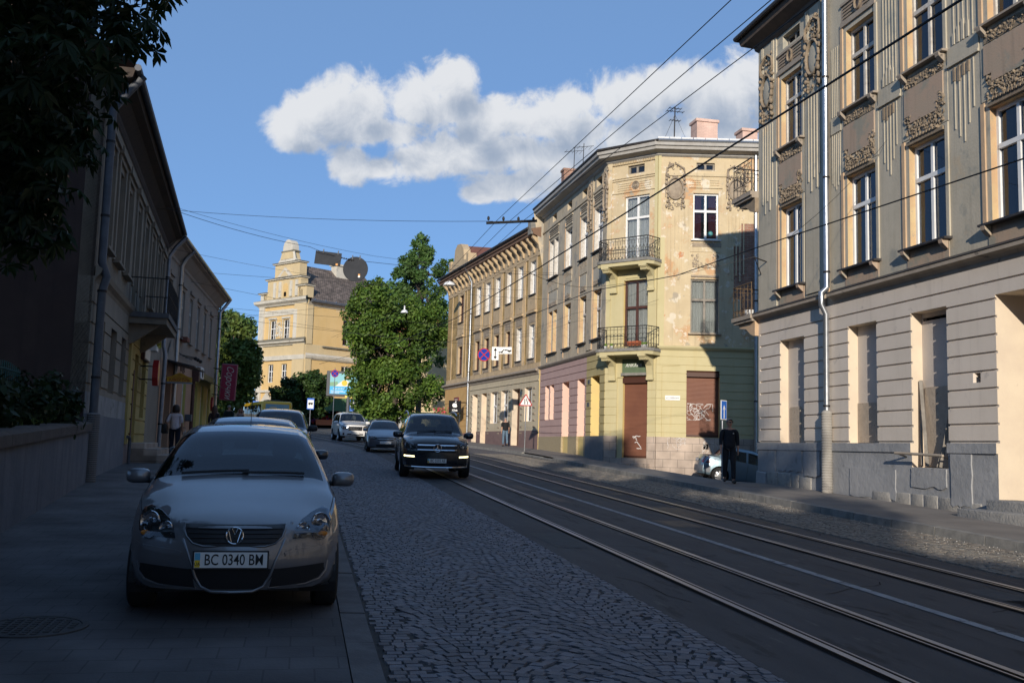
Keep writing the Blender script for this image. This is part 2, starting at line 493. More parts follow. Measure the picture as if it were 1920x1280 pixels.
def build_ground():
 mb = MB()
 xs = [-600, -200, -80, -40, -20, -10, -5, 0, 5, 10, 12.2, 14, 16, 18, 21, 25, 30, 37, 50, 90, 200, 600]
 ys = [-300, -100, -50, -20] + frange(-10, 70, 80) + [75, 80, 90, 100, 118, 150, 200, 300, 500, 900, 1500]
 vs = [(x, y, zg(x, y) - .12) for y in ys for x in xs]; k = len(xs)
 mb.add(vs, [(j * k + i, j * k + i + 1, (j + 1) * k + i + 1, (j + 1) * k + i) for j in range(len(ys) - 1) for i in range(k - 1)], M_soil)
 structure('ground', mb)
 Y = frange(-40, 36, 38) + frange(37, 120, 83) + [140, 170, 200]
 # carriageway: asphalt base for the whole street, the track bed on it
 mb = MB(); sheet(mb, lambda y: kerb_l(y) - .15, lambda y: kerb_r(y) + .1, Y, -.05, M_dirt)
 structure('road_bed', mb)
 mb = MB(); sheet(mb, .6, 3.34, frange(3, 45.2, 60), -.013, M_dirt); structure('lane_joints', mb)
 mb = MB(); sheet(mb, lambda y: 8.5 + bend(y), lambda y: kerb_r(y) + .02, frange(5, 48.2, 60), -.013, M_dirt); structure('far_lane_joints', mb)
 mb = MB(); sheet(mb, lambda y: 3.32 + bend(y), lambda y: 8.52 + bend(y), Y, -.012, M_asph, nx=2)
 structure('road', mb)
 # far part of the street is asphalt from kerb to kerb
 mb = MB(); Yf = frange(62, 120, 40) + [140, 170, 200]
 sheet(mb, lambda y: kerb_l(y) - 8 * sstep(75, 95, y), lambda y: 3.32 + bend(y), Yf, -.011, M_asph2)
 sheet(mb, lambda y: 8.52 + bend(y), lambda y: kerb_r(y) + 6 * sstep(85, 95, y), Yf, -.011, M_asph2)
 structure('far_road', mb)
 # repairs, joints and cracks in the track bed
 r = random.Random(12); M_pat = mat('tar_patch', (.022, .022, .025), (.034, .034, .037), scale=5, rough=.6, bump=.3, bscale=60); M_pat2 = mat('worn_patch', (.075, .074, .074), (.06, .06, .06), scale=6, rough=.85, bump=.3, bscale=60)
 for k in range(22):
  y = r.uniform(4.5, 38); xa, xb = r.choice(((3.4, 4.0), (4.25, 5.0), (5.25, 5.9), (6.15, 6.9), (7.12, 7.8), (8.05, 8.45)))
  w, l = (xb - xa) * r.uniform(.3, 1), r.uniform(.3, 2.6); x0 = r.uniform(xa, xb - w); n = 7
  pts = [(x0 + r.uniform(0, .05), y + l * i / n) for i in range(n + 1)] + [(x0 + w - r.uniform(0, .05), y + l * (1 - i / n)) for i in range(n + 1)]
  mb = MB(); mb.add([(a, b, zg(a, b) - .0095 + .0004 * (k % 4)) for a, b in pts], [tuple(range(len(pts)))[::-1]], r.choice((M_pat, M_pat, M_pat2))); structure('road_patch', mb)
 mb = MB()
 for k in range(26):
  x, y = r.uniform(3.4, 8.4), r.uniform(4, 36); a = r.choice((0, PI / 2)) + r.uniform(-.35, .35); pts = []
  for i in range(9):
   pts.append((x, y, zg(x, y) - .0088)); a += r.uniform(-.5, .5); x += .16 * math.cos(a); y += .2 * math.sin(a)
  for p, q in zip(pts, pts[1:]):
   d = Vector((q[0] - p[0], q[1] - p[1])).normalized() * .006; mb.quad((p[0] - d.y, p[1] + d.x, p[2]), (p[0] + d.y, p[1] - d.x, p[2]), (q[0] + d.y, q[1] - d.x, q[2]), (q[0] - d.y, q[1] + d.x, q[2]), M_black)
 structure('road_crack', mb)
 # tram rails
 labs = ['left rail of the near tram track, beside the cobbled lane', 'right rail of the near tram track, left of the white line',
   'left rail of the far tram track, right of the white line', 'right rail of the far tram track, beside the far cobbles']
 Yr = frange(-20, 40, 30) + frange(41, 110, 69)
 for x0, lab, sgn in zip((4.13, 5.12, 7.0, 7.94), labs, (1, -1, 1, -1)):
  mb = MB()
  for (a, b, dz, m) in ((-.09, -.045, -.007, M_black), (-.045, .022, .006, M_steel), (.022, .062, -.006, M_black), (.062, .085, .003, M_steel), (.085, .11, -.007, M_black)):
   a, b = (a, b) if sgn > 0 else (-b, -a)
   sheet(mb, lambda y: x0 + a + bend(y), lambda y: x0 + b + bend(y), Yr, dz, m)
  tag(mb.build('tram_rail'), lab, 'tram rail', 'tram rails')
 mb = MB(); sheet(mb, lambda y: 5.99 + bend(y), lambda y: 6.11 + bend(y), frange(-20, 66, 86), -.006, M_mark)
 structure('road_marking', mb)
 mb = MB(); sheet(mb, lambda y: 8.6 + bend(y), lambda y: 8.7 + bend(y), frange(58, 110, 52), -.006, M_mark)
 structure('edge_marking', mb)
 # left walk with its kerb stones
 mb = MB(); Yl = frange(-40, 62, 102) + frange(64, 130, 33)
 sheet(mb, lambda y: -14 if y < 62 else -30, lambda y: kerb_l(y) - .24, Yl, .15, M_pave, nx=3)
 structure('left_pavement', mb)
 mb = MB(); mb.var = None
 y = -12.0
 while y < 75:
  ln = 1.0 if y < 30 else 2.0
  a, b = kerb_l(y), kerb_l(y + ln); g = .008
  z0, z1 = zg(a, y), zg(b, y + ln)
  h = .152 + rnd.uniform(-.006, .006)
  A = [(a - .24 + g, y + g), (a - .02, y + g), (b - .02, y + ln - g), (b - .24 + g, y + ln - g)]
  vs = [(p[0], p[1], (z0 if i < 2 else z1) - .15) for i, p in enumerate(A)] + [(p[0], p[1], (z0 if i < 2 else z1) + h) for i, p in enumerate(A)]
  vs[5] = (vs[5][0] - .02, vs[5][1], vs[5][2] - .006); vs[6] = (vs[6][0] - .02, vs[6][1], vs[6][2] - .006)
  mb.add(vs, [(4, 5, 6, 7), (0, 1, 5, 4), (1, 2, 6, 5), (2, 3, 7, 6), (3, 0, 4, 7)], M_kerbd)
  y += ln
 structure('left_kerb', mb)
 # right walk
 Yw = frange(-40, 26, 33) + frange(26.5, 47, 41) + frange(48, 84, 36)
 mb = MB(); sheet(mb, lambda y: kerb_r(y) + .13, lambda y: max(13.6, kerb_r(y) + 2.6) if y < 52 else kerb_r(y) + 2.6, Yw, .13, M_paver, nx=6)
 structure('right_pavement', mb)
 mb = MB(); y = -20.0
 while y < 84:
  ln = 1.25; a, b = kerb_r(y), kerb_r(y + ln); g = .01
  z0, z1 = zg(a, y), zg(b, y + ln); h = .135 + rnd.uniform(-.008, .008)
  low = .07 if 40 < y < 47 else 0
  vs = []
  for zz in (-.15, h - low):
   vs += [(a, y + g, z0 + zz), (a + .16, y + g, z0 + zz), (b + .16, y + ln - g, z1 + zz), (b, y + ln - g, z1 + zz)]
  vs[4] = (vs[4][0] + .025, vs[4][1], vs[4][2] - .008); vs[7] = (vs[7][0] + .025, vs[7][1], vs[7][2] - .008)
  mb.add(vs, [(4, 5, 6, 7), (0, 1, 5, 4), (1, 2, 6, 5), (2, 3, 7, 6), (3, 0, 4, 7)], M_kerb)
  y += ln
 structure('right_kerb', mb)
 mb = MB(); sheet(mb, 13.3, 60, frange(26.2, 41, 30), .03, M_asph2, nx=20)
 structure('side_street', mb)
 # setts
 def setts(name, x0, x1, y0, y1, m, seed, arcs, cell=(.102, .094)):
  r = random.Random(seed); mb = MB(); mb.var = []
  w, d = cell
  def arc(x):
   t = (x - x0) / (x1 - x0) * arcs
   f = (t % 1.0) * 2 - 1
   return .42 * (1 - f * f) * (x1 - x0) / arcs / 1.4, -.84 * f * (x1 - x0) / arcs / 1.4 * 2 * arcs / (x1 - x0)
  ny = int((y1 - y0 + 1) / d)
  for j in range(ny):
   x = x0 + r.uniform(0, .06)
   yb = y0 - .6 + j * d
   lanes = []
   while x < x1 - .03:
    ww = w * r.uniform(.72, 1.3)
    ww = min(ww, x1 - x)
    lanes.append((x, ww)); x += ww
   for (xa, ww) in lanes:
    xc = xa + ww / 2
    dy, sl = arc(xc)
    border = xa < x0 + .26 or xa > x1 - .3
    if border: dy, sl = 0, 0
    yc = yb + dy
    if yc < y0 or yc > y1: continue
    b = bend(yc)
    ca, sa = 1 / math.hypot(1, sl), sl / math.hypot(1, sl)
    hw, hd = ww / 2 - .0035, d / 2 / max(.75, ca) * .98 - .003
    rz = r.uniform(-.05, .05)
    zt = r.uniform(-.003, .003); tx, ty = r.uniform(-.014, .014), r.uniform(-.014, .014)
    pts = []
    for (px, py, lv) in ((-1, -1, 0), (1, -1, 0), (1, 1, 0), (-1, 1, 0), (-1, -1, 1), (1, -1, 1), (1, 1, 1), (-1, 1, 1)):
     k = 1.0 if lv == 0 else .9
     jx, jy = r.uniform(-.005, .005), r.uniform(-.005, .005)
     lx, ly = px * hw * k + jx, py * hd * k + jy
     X = xc + (lx * ca - ly * (sa + rz)) ; Yq = yc + (lx * (sa + rz) + ly * ca)
     pts.append((X + b, Yq, zg(X, Yq) + (-.018 if lv == 0 else zt + lx * tx + ly * ty)))
    mb.add(pts, [(4, 5, 6, 7), (0, 1, 5, 4), (1, 2, 6, 5), (2, 3, 7, 6), (3, 0, 4, 7)], m)
    v = r.uniform(.72, 1.22); t = r.uniform(-.05, .05)
    mb.var += [(v * (1 + t), v, v * (1 - t * .8))] * 5
  o = structure(name, mb)
  return o
 setts('cobbled_lane', .62, 3.3, 3.6, 45, M_cobble, 3, 2)
 setts('far_cobbled_lane', 8.54, 10.46, 7.5, 48, M_cobble2, 4, 2)
 # further away the lanes are laid as plain courses
 mb = MB()
 M_cobfar = brick_mat('setts_far', (.10, .10, .115), (.15, .148, .16), (.035, .035, .038), .15, .11, .012, noise=.25, bump=.6, rough=.6)
 sheet(mb, lambda y: kerb_l(y), lambda y: 3.32 + bend(y), frange(44.9, 62.2, 24), -.004, M_cobfar)
 sheet(mb, lambda y: 8.52 + bend(y), lambda y: kerb_r(y) + .02, frange(47.9, 62.2, 20), -.004, M_cobfar)
 structure('distant_setts', mb)
 # fallen chips and grit along the kerb of the far lane
 r = random.Random(9); mb = MB()
 Mg = mat('grit', (.5, .48, .44), (.3, .28, .26), scale=20, rough=.9)
 for i in range(900):
  y = r.uniform(7, 26); x = 10.46 - abs(r.gauss(0, .6)) - .02
  if x < 8.6: continue
  s = r.uniform(.004, .014); z = zg(x, y) + .005; a = r.uniform(0, 6.3)
  mb.add([(x + s * math.cos(a), y + s * math.sin(a) * 1.4, z), (x - s * .6, y + s * .5, z), (x + s * .2, y - s, z), (x, y, z + s)], [(0, 1, 3), (1, 2, 3), (2, 0, 3)], Mg)
 tag(mb.build('grit'), 'pale grit and chips scattered along the right kerb', 'grit', kind='stuff')
 # manhole
 x, y = -1.76, 7.6; z = zg(x, y) + .154
 Mi = mat('cast_iron', (.05, .05, .053), (.075, .072, .07), scale=8, rough=.6, metal=.4, bump=.3)
 t = thing('manhole_cover', 'round dark iron manhole cover in the left pavement', 'manhole cover', (x, y, z))
 t.rotation_euler = (math.atan(.028), 0, 0)
 mb = MB(); mb.lathe([(.36, -.02), (.36, .006), (.315, .006), (.315, -.004)], Mi, 40); mb.build('rim', t)
 mb = MB(); mb.lathe([(.31, -.02), (.31, .003), (0, .003)], Mi, 40)
 for i in range(-4, 5):
  for j in range(-4, 5):
   if math.hypot(i, j) < 4.3: mb.box(i * .065 - .02, i * .065 + .02, j * .065 - .02, j * .065 + .02, .002, .009, Mi)
 mb.build('lid', t)
build_ground()
# ------------------------------------------------------------------ facade kit
# local frame of a facade: x along the wall (left to right seen from the street), z up, -y towards the street
M_glass = glass_mat('window_glass', (.88, .9, .9), .82, (.02, .024, .03), wavy=.12)
M_glassd = glass_mat('dark_glass', (.3, .33, .36), .2, (.012, .014, .018), wavy=.1)
M_white = mat('white_paint', (.78, .78, .77), (.70, .70, .69), scale=6, rough=.45)
M_oldwhite = mat('weathered_white_paint', (.60, .57, .52), (.46, .42, .37), scale=8, rough=.8, bump=.3)
M_brown = mat('brown_painted_wood', (.085, .032, .024), (.06, .025, .02), scale=6, rough=.55)
M_greywood = mat('grey_weathered_wood', (.30, .27, .23), (.20, .18, .155), scale=6, rough=.9, bump=.3)
M_curt = mat('net_curtain', (.86, .85, .82), (.72, .71, .68), scale=5, rough=.95, stretch=(6, 1, .3))
M_curtred = mat('purple_curtain', (.16, .035, .06), rough=.95)
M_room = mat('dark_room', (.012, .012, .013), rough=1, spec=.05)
M_zinc = mat('zinc_pipe', (.50, .52, .55), (.40, .42, .45), scale=5, rough=.3, metal=.85)
M_pipeg = mat('grey_pipe', (.10, .108, .125), (.075, .08, .092), scale=5, rough=.6, metal=.1)
M_tin = mat('tin_flashing', (.035, .033, .035), (.055, .05, .05), scale=6, rough=.6, metal=.2)
M_iron = mat('wrought_iron', (.022, .022, .024), (.035, .03, .028), scale=9, rough=.6, metal=.3)
M_rusty = mat('rusty_iron', (.10, .07, .045), (.16, .10, .05), scale=9, rough=.85)
class Facade:
 def __init__(self, u0, u1, z0, z1, m, d=0.0):
  self.r = []; self.b = (u0, u1, z0, z1); self.rect(u0, u1, z0, z1, d, m)
 def rect(self, a, b, c, d, depth, m=None, side=None, hole=False):
  self.r.append((min(a, b), max(a, b), min(c, d), max(c, d), depth, m, side, hole)); return self
 def hole(self, a, b, c, d, depth, side=None):
  return self.rect(a, b, c, d, -depth, None, side, True)
 def groove(self, a, b, zs, h=.035, depth=.03, base=0.0, m=None):
  for z in zs: self.rect(a, b, z - h / 2, z + h / 2, base - depth, m)
 def mesh(self):
  u0, u1, z0, z1 = self.b
  us, zs = {u0, u1}, {z0, z1}
  for r in self.r:
   us |= {min(max(r[0], u0), u1), min(max(r[1], u0), u1)}; zs |= {min(max(r[2], z0), z1), min(max(r[3], z0), z1)}
  def uniq(s):
   s = sorted(s); o = [s[0]]
   for x in s[1:]:
    if x - o[-1] > 1e-4: o.append(x)
   return o
  us, zs = uniq(us), uniq(zs)
  uc = np.array([(a + b) / 2 for a, b in zip(us, us[1:])]); zc = np.array([(a + b) / 2 for a, b in zip(zs, zs[1:])])
  nu, nz = len(uc), len(zc)
  D = np.zeros((nz, nu)); MI = np.zeros((nz, nu), int); H = np.zeros((nz, nu), bool); SD = -np.ones((nz, nu), int)
  mats = []
  def mi(m):
   if m not in mats: mats.append(m)
   return mats.index(m)
  for (a, b, c, d, dep, m, side, hole) in self.r:
   sel = np.ix_((zc > c) & (zc < d), (uc > a) & (uc < b))
   D[sel] = dep; H[sel] = hole
   if m is not None: MI[sel] = mi(m)
   SD[sel] = mi(side) if side is not None else -1
  mb = MB()
  for j in range(nz):
   i = 0
   while i < nu:
    k = i
    while k + 1 < nu and D[j, k + 1] == D[j, i] and MI[j, k + 1] == MI[j, i] and H[j, k + 1] == H[j, i]: k += 1
    if not H[j, i]:
     y = -D[j, i]
     mb.quad((us[i], y, zs[j]), (us[k + 1], y, zs[j]), (us[k + 1], y, zs[j + 1]), (us[i], y, zs[j + 1]), mats[MI[j, i]])
    i = k + 1
  def sidem(p, q):
   # material of a step between cells p and q
   deep, shallow = (p, q) if D[p] < D[q] else (q, p)
   return mats[SD[deep]] if SD[deep] >= 0 else mats[MI[shallow]]
  for j in range(nz):
   for i in range(nu - 1):
    if abs(D[j, i] - D[j, i + 1]) > 1e-6:
     a, b = -D[j, i], -D[j, i + 1]; u = us[i + 1]
     mb.quad((u, a, zs[j]), (u, b, zs[j]), (u, b, zs[j + 1]), (u, a, zs[j + 1]), sidem((j, i), (j, i + 1)))
  for i in range(nu):
   for j in range(nz - 1):
    if abs(D[j, i] - D[j + 1, i]) > 1e-6:
     a, b = -D[j, i], -D[j + 1, i]; z = zs[j + 1]
     mb.quad((us[i], a, z), (us[i], b, z), (us[i + 1], b, z), (us[i + 1], a, z), sidem((j, i), (j + 1, i)))
  for j in range(nz):
   for u, i in ((us[0], 0), (us[-1], nu - 1)):
    if not H[j, i]: y = -D[j, i]; mb.quad((u, y, zs[j]), (u, .3, zs[j]), (u, .3, zs[j + 1]), (u, y, zs[j + 1]), mats[MI[j, i]])
  for i in range(nu):
   if not H[-1, i]: y = -D[-1, i]; mb.quad((us[i], y, zs[-1]), (us[i + 1], y, zs[-1]), (us[i + 1], .3, zs[-1]), (us[i], .3, zs[-1]), mats[MI[-1, i]])
  return mb
def profile_strip(mb, u0, u1, prof, m, miter0=0.0, miter1=0.0):
 """moulding: prof is a list of (outward, z) from bottom to top; ends shifted by miter*outward"""
 n = len(prof)
 v = [(u0 - miter0 * d, -d, z) for d, z in prof] + [(u1 + miter1 * d, -d, z) for d, z in prof]
 mb.add(v, [(i, n + i, n + i + 1, i + 1) for i in range(n - 1)] + [tuple(range(n)), tuple(range(2 * n - 1, n - 1, -1))], m)
WCACHE = {}
def window(parent, u0, u1, z0, z1, y, fm=None, gm=None, tr=.62, cols=2, top=True, curtain=None, frame=.055, ofr=.07, sub=None, name='window'):
 """a casement window as one part: bars, with the panes (and curtain) as its own parts. y: distance behind the wall face"""
 fm = fm or M_oldwhite; gm = gm or M_glass
 w, h = u1 - u0, z1 - z0
 key = (round(w, 2), round(h, 2), fm.name, gm.name, tr, cols, top, frame, ofr, curtain.name if curtain else '', str(sub))
 if key not in WCACHE:
  mb = MB(); d = .07
  mb.box(0, ofr, -.02, d, 0, h, fm); mb.box(w - ofr, w, -.02, d, 0, h, fm)
  mb.box(ofr, w - ofr, -.019, d, 0, ofr, fm); mb.box(ofr, w - ofr, -.019, d, h - ofr, h, fm)
  zt = h * tr
  if tr < 1: mb.box(ofr, w - ofr, -.035, d, zt - .05, zt + .05, fm)
  iw = (w - 2 * ofr) / cols
  for k in range(1, cols):
   x = ofr + iw * k
   mb.box(x - .045, x + .045, -.03, d, ofr, zt - .05 if tr < 1 else h - ofr, fm)
   if tr < 1: mb.box(x - .04, x + .04, -.025, d, zt + .05, h - ofr, fm)
  if sub:
   for zz in sub: mb.box(ofr, w - ofr, -.01, d, zz * h - .018, zz * h + .018, fm)
  g = MB(); g.box(ofr * .5, w - ofr * .5, .03, .036, ofr * .5, h - ofr * .5, gm)
  c = None
  if curtain:
   c = MB(); n = 28
   for (a, b) in ((ofr, w * .36), (w * .64, w - ofr)) if curtain is not M_curt else ((ofr, w - ofr),):
    vs = []
    for i in range(n + 1):
     x = lerp(a, b, i / n); yy = .12 + .02 * math.sin(i * 2.1) + .01 * math.sin(i * .9)
     vs += [(x, yy, ofr), (x, yy, h - ofr)]
    c.add(vs, [(2 * i, 2 * i + 2, 2 * i + 3, 2 * i + 1) for i in range(n)], curtain)
  f = mb.build(name, parent, loc=(u0, y, z0)); p = g.build('pane', f)
  q = c.build('curtain', f) if c else None
  WCACHE[key] = f
  return f
 src = WCACHE[key]
 f = src.copy(); COL.objects.link(f); f.parent = parent; f.location = (u0, y, z0)
 for ch in src.children:
  if ch.name.startswith(('pane', 'curtain')):
   c = ch.copy(); COL.objects.link(c); c.parent = f
 return f
def sill(win, w, out, h=.05, m=None, over=.07, y=0.0, drop=0.0):
 """window sill as a part of the window; coordinates are those of the window's corner, y = distance back from the wall face"""
 mb = MB(); m = m or M_tin
 mb.add([(-over, -y - out, -h), (w + over, -y - out, -h), (w + over, .0, -h), (-over, 0, -h),
   (-over, -y - out, -h * .35), (w + over, -y - out, -h * .35), (w + over, 0, .0), (-over, 0, .0)],
  [(0, 3, 2, 1), (4, 5, 6, 7), (0, 1, 5, 4), (1, 2, 6, 5), (2, 3, 7, 6), (3, 0, 4, 7)], m)
 return mb.build('sill', win)
def relief(mb, u0, u1, z0, z1, m, n, s, seed, d=.04, inside=None):
 """crowded carved ornament: small curls and buds over a rectangle"""
 r = random.Random(seed)
 for i in range(n):
  u, z = r.uniform(u0, u1), r.uniform(z0, z1)
  if inside and not inside(u, z): continue
  k = r.uniform(.6, 1.25) * s
  if r.random() < .5:
   mb.ball((u, -d * .25, z), (k * r.uniform(.5, 1), d * r.uniform(.6, 1.1), k * r.uniform(.5, 1)), m, 7, 5)
  else:
   a0 = r.uniform(0, 6.3); da = r.uniform(2.2, 4.5)
   pts = [(u + k * 1.1 * math.cos(a0 + da * t / 6), -d * .5, z + k * 1.1 * math.sin(a0 + da * t / 6)) for t in range(7)]
   mb.tube(pts, k * .33, m, 5, cap=False)
def cartouche(mb, uc, z0, z1, w, m, seed, mo=None):
 """oval medallion with garlands, a crest above and ribbons below"""
 h = z1 - z0; zc = z0 + h * .5; rx, rz = w * .36, h * .2
 pts = [(uc + rx * math.cos(t * PI / 12), -.05, zc + rz * math.sin(t * PI / 12)) for t in range(25)]
 mb.tube(pts, .045, m, 6, cap=False)
 mb.ball((uc, -.0, zc), (rx * .92, .05, rz * .92), mo or m, 16, 8)
 r = random.Random(seed)
 for sgn in (-1, 1):
  g = [(uc + sgn * (rx * 1.05 + .04 * math.sin(t)), -.06, zc + rz * 1.3 - t * h * .085) for t in range(8)]
  for p in g: mb.ball(p, (r.uniform(.05, .08), .06, r.uniform(.05, .09)), m, 7, 5)
  for t in range(5): mb.ball((uc + sgn * rx * .8, -.04, zc - rz * 1.1 - t * .09), (.04, .04, .05), m, 6, 5)
  mb.tube([(uc + sgn * rx * .2, -.05, z1 - h * .04), (uc + sgn * rx * 1.1, -.06, z1 - h * .12), (uc + sgn * rx * 1.2, -.06, zc + rz * 1.2), (uc + sgn * rx * .7, -.05, zc + rz * 1.05)], .04, m, 6)
 relief(mb, uc - w * .38, uc + w * .38, zc + rz * 1.05, z1, m, 26, .055, seed, .06)
 relief(mb, uc - w * .3, uc + w * .3, z0 + h * .12, zc - rz * 1.02, m, 16, .05, seed + 5, .05)
def flutes(mb, us, ztops, zbots, m, w=.035, d=.02, drops=False):
 for u, a, b in zip(us, ztops, zbots):
  mb.prism([(u - w / 2, b), (u + w / 2, b), (u + w / 2, a), (u - w / 2, a)], 0, -d, m)
  if drops:
   mb.ball((u, -.01, b - .05), (.045, .03, .06), m, 7, 5)
def pipe_run(pts, r, m, name, label, cat='downpipe', group=None, clips=()):
 """downpipe as a thing: pipe, brackets"""
 t = thing(name, label, cat, pts[0], group=group)
 o = Vector(pts[0]); mb = MB()
 mb.tube([Vector(p) - o for p in pts], r, m, 14)
 mb.build('pipe', t, smooth=40)
 if clips:
  for z in clips:
   cb = MB(); p = None
   for a, b in zip(pts, pts[1:]):
    if min(a[2], b[2]) <= z <= max(a[2], b[2]):
     k = (z - a[2]) / (b[2] - a[2]); p = Vector(a).lerp(Vector(b), k) - o
   if p is None: continue
   cb.lathe([(r + .004, -.025), (r + .012, -.025), (r + .012, .025), (r + .004, .025)], M_iron, 14, mx=Matrix.Translation(p))
   cb.build('bracket', t)
 return t
def rail_grid(mb, p0, p1, z0, z1, n, m, style='loops', r=.009):
 """wrought iron balcony railing between two points"""
 p0, p1 = Vector((*p0, 0)), Vector((*p1, 0))
 def P(t, z): 
  q = p0.lerp(p1, t); return (q.x, q.y, z)
 h = z1 - z0
 for z in (z0 + .03, z0 + h * .22 if style == 'loops' else z0 + h * .3, z1 - .12): mb.tube([P(0, z), P(1, z)], r, m, 6)
 mb.tube([P(0, z1), P(1, z1)], r * 2.2, m, 6)
 for i in range(n + 1):
  t = i / n
  mb.tube([P(t, z0), P(t, z1)], r * (1.4 if i in (0, n) else 1), m, 5)
 for i in range(n):
  t0, t1 = i / n, (i + 1) / n; tm = (t0 + t1) / 2
  if style == 'loops':
   pts = [P(t0, z0 + h * .25)] + [P(tm - (tm - t0) * math.cos(a * PI / 6), z0 + h * .55 + h * .12 * math.sin(a * PI / 6)) for a in range(7)] + [P(t1, z0 + h * .25)]
   mb.tube(pts, r * .9, m, 5, cap=False)
   c = z0 + h * .13
   mb.tube([P(tm + (t1 - t0) * .35 * math.cos(a * PI / 5), c + h * .07 * math.sin(a * PI / 5)) for a in range(11)], r * .8, m, 5, cap=False)
  elif style == 'diamond':
   pts = [P(t0, z0 + h * .62), P(tm, z0 + h * .42), P(tm, z0 + h * .16), P(t0, z0 + .03)]
   mb.tube(pts, r * .9, m, 5, cap=False)
   mb.tube([P(t1, z0 + h * .62), P(tm, z0 + h * .42)], r * .9, m, 5, cap=False)
   mb.tube([P(tm, z0 + h * .16), P(t1, z0 + .03)], r * .9, m, 5, cap=False)
   mb.tube([P(tm, z1 - .12), P(tm, z1 - .3)], r * 1.2, m, 5)
  elif style == 'scroll':
   c = z0 + h * .5
   mb.tube([P(tm + (t1 - t0) * .42 * math.cos(a * PI / 6), c + h * .2 * math.sin(a * PI / 6)) for a in range(13)], r * .9, m, 5, cap=False)
   mb.tube([P(tm + (t1 - t0) * .25 * math.cos(a * PI / 5), z0 + h * .8 + h * .07 * math.sin(a * PI / 5)) for a in range(11)], r * .8, m, 5, cap=False)
# ------------------------------------------------------------------ corner house on the right, nearest
MA_up = mat('grey_render', (.42, .38, .30), (.49, .44, .35), scale=1.1, rough=.9, bump=.3, bscale=18, patches=[((.31, .305, .265), 1.2, .54, .14), ((.47, .39, .28), .9, .60, .1), ((.24, .22, .18), 3.2, .66, .08)],
   streak=((.22, .195, .155), .6))
MA_warm = mat('ochre_reveal', (.56, .43, .24), (.50, .33, .19), scale=1.6, rough=.9, bump=.3, patches=[((.36, .31, .23), 3, .62, .06)])
MA_peach = mat('peach_strip', (.54, .38, .24), (.46, .33, .22), scale=2.5, rough=.9, bump=.2)
MA_orn = mat('weathered_relief', (.30, .235, .165), (.21, .165, .12), scale=5, rough=.95, bump=.4, bscale=30)
MA_rose = mat('rose_render', (.42, .305, .225), (.38, .30, .225), scale=1.4, rough=.9, bump=.3, patches=[((.30, .275, .22), 1.5, .5, .1)], streak=((.22, .17, .13), .6))
MA_gf = mat('pinkish_grey_render', (.60, .53, .455), (.65, .575, .50), scale=.9, rough=.9, bump=.2, bscale=30, streak=((.42, .37, .33), .5), patches=[((.42, .38, .345), 2.2, .6, .12), ((.60, .54, .47), 6, .68, .05)])
MA_cream = mat('cream_reveal', (.66, .56, .43), (.60, .50, .39), scale=1.5, rough=.9, bump=.15, patches=[((.5, .42, .33), 4, .66, .08)])
MA_board = mat('boarded_panel', (.50, .445, .40), (.56, .50, .44), scale=1.3, rough=.9, bump=.25, patches=[((.5, .44, .37), 7, .66, .05)])
MA_chip = mat('chipped_panel', (.36, .30, .24), (.42, .35, .28), scale=5, rough=.95, bump=.6, bscale=14, patches=[((.16, .13, .11), 12, .62, .05), ((.58, .52, .44), 9, .67, .05)])
MA_pl = mat('grey_plinth_paint', (.27, .275, .285), (.34, .34, .345), scale=1.0, rough=.8, bump=.9, bscale=6, patches=[((.40, .395, .385), 1.6, .6, .15), ((.20, .20, .205), 2.4, .62, .1)])
MA_stone = mat('rough_stone', (.27, .26, .245), (.35, .33, .30), scale=7, rough=.95, bump=1.0, bscale=16, patches=[((.17, .16, .15), 9, .6, .1)])
MA_corn = mat('soiled_cornice', (.30, .25, .20), (.36, .305, .245), scale=2.5, rough=.95, bump=.3, patches=[((.12, .105, .09), 3, .6, .1)])
MA_curt2 = mat('beige_drape', (.46, .40, .31), (.38, .33, .26), scale=5, rough=.95, stretch=(6, 1, .3))
M_roof = mat('tin_roof', (.20, .215, .235), (.26, .27, .285), scale=3, rough=.4, metal=.5)
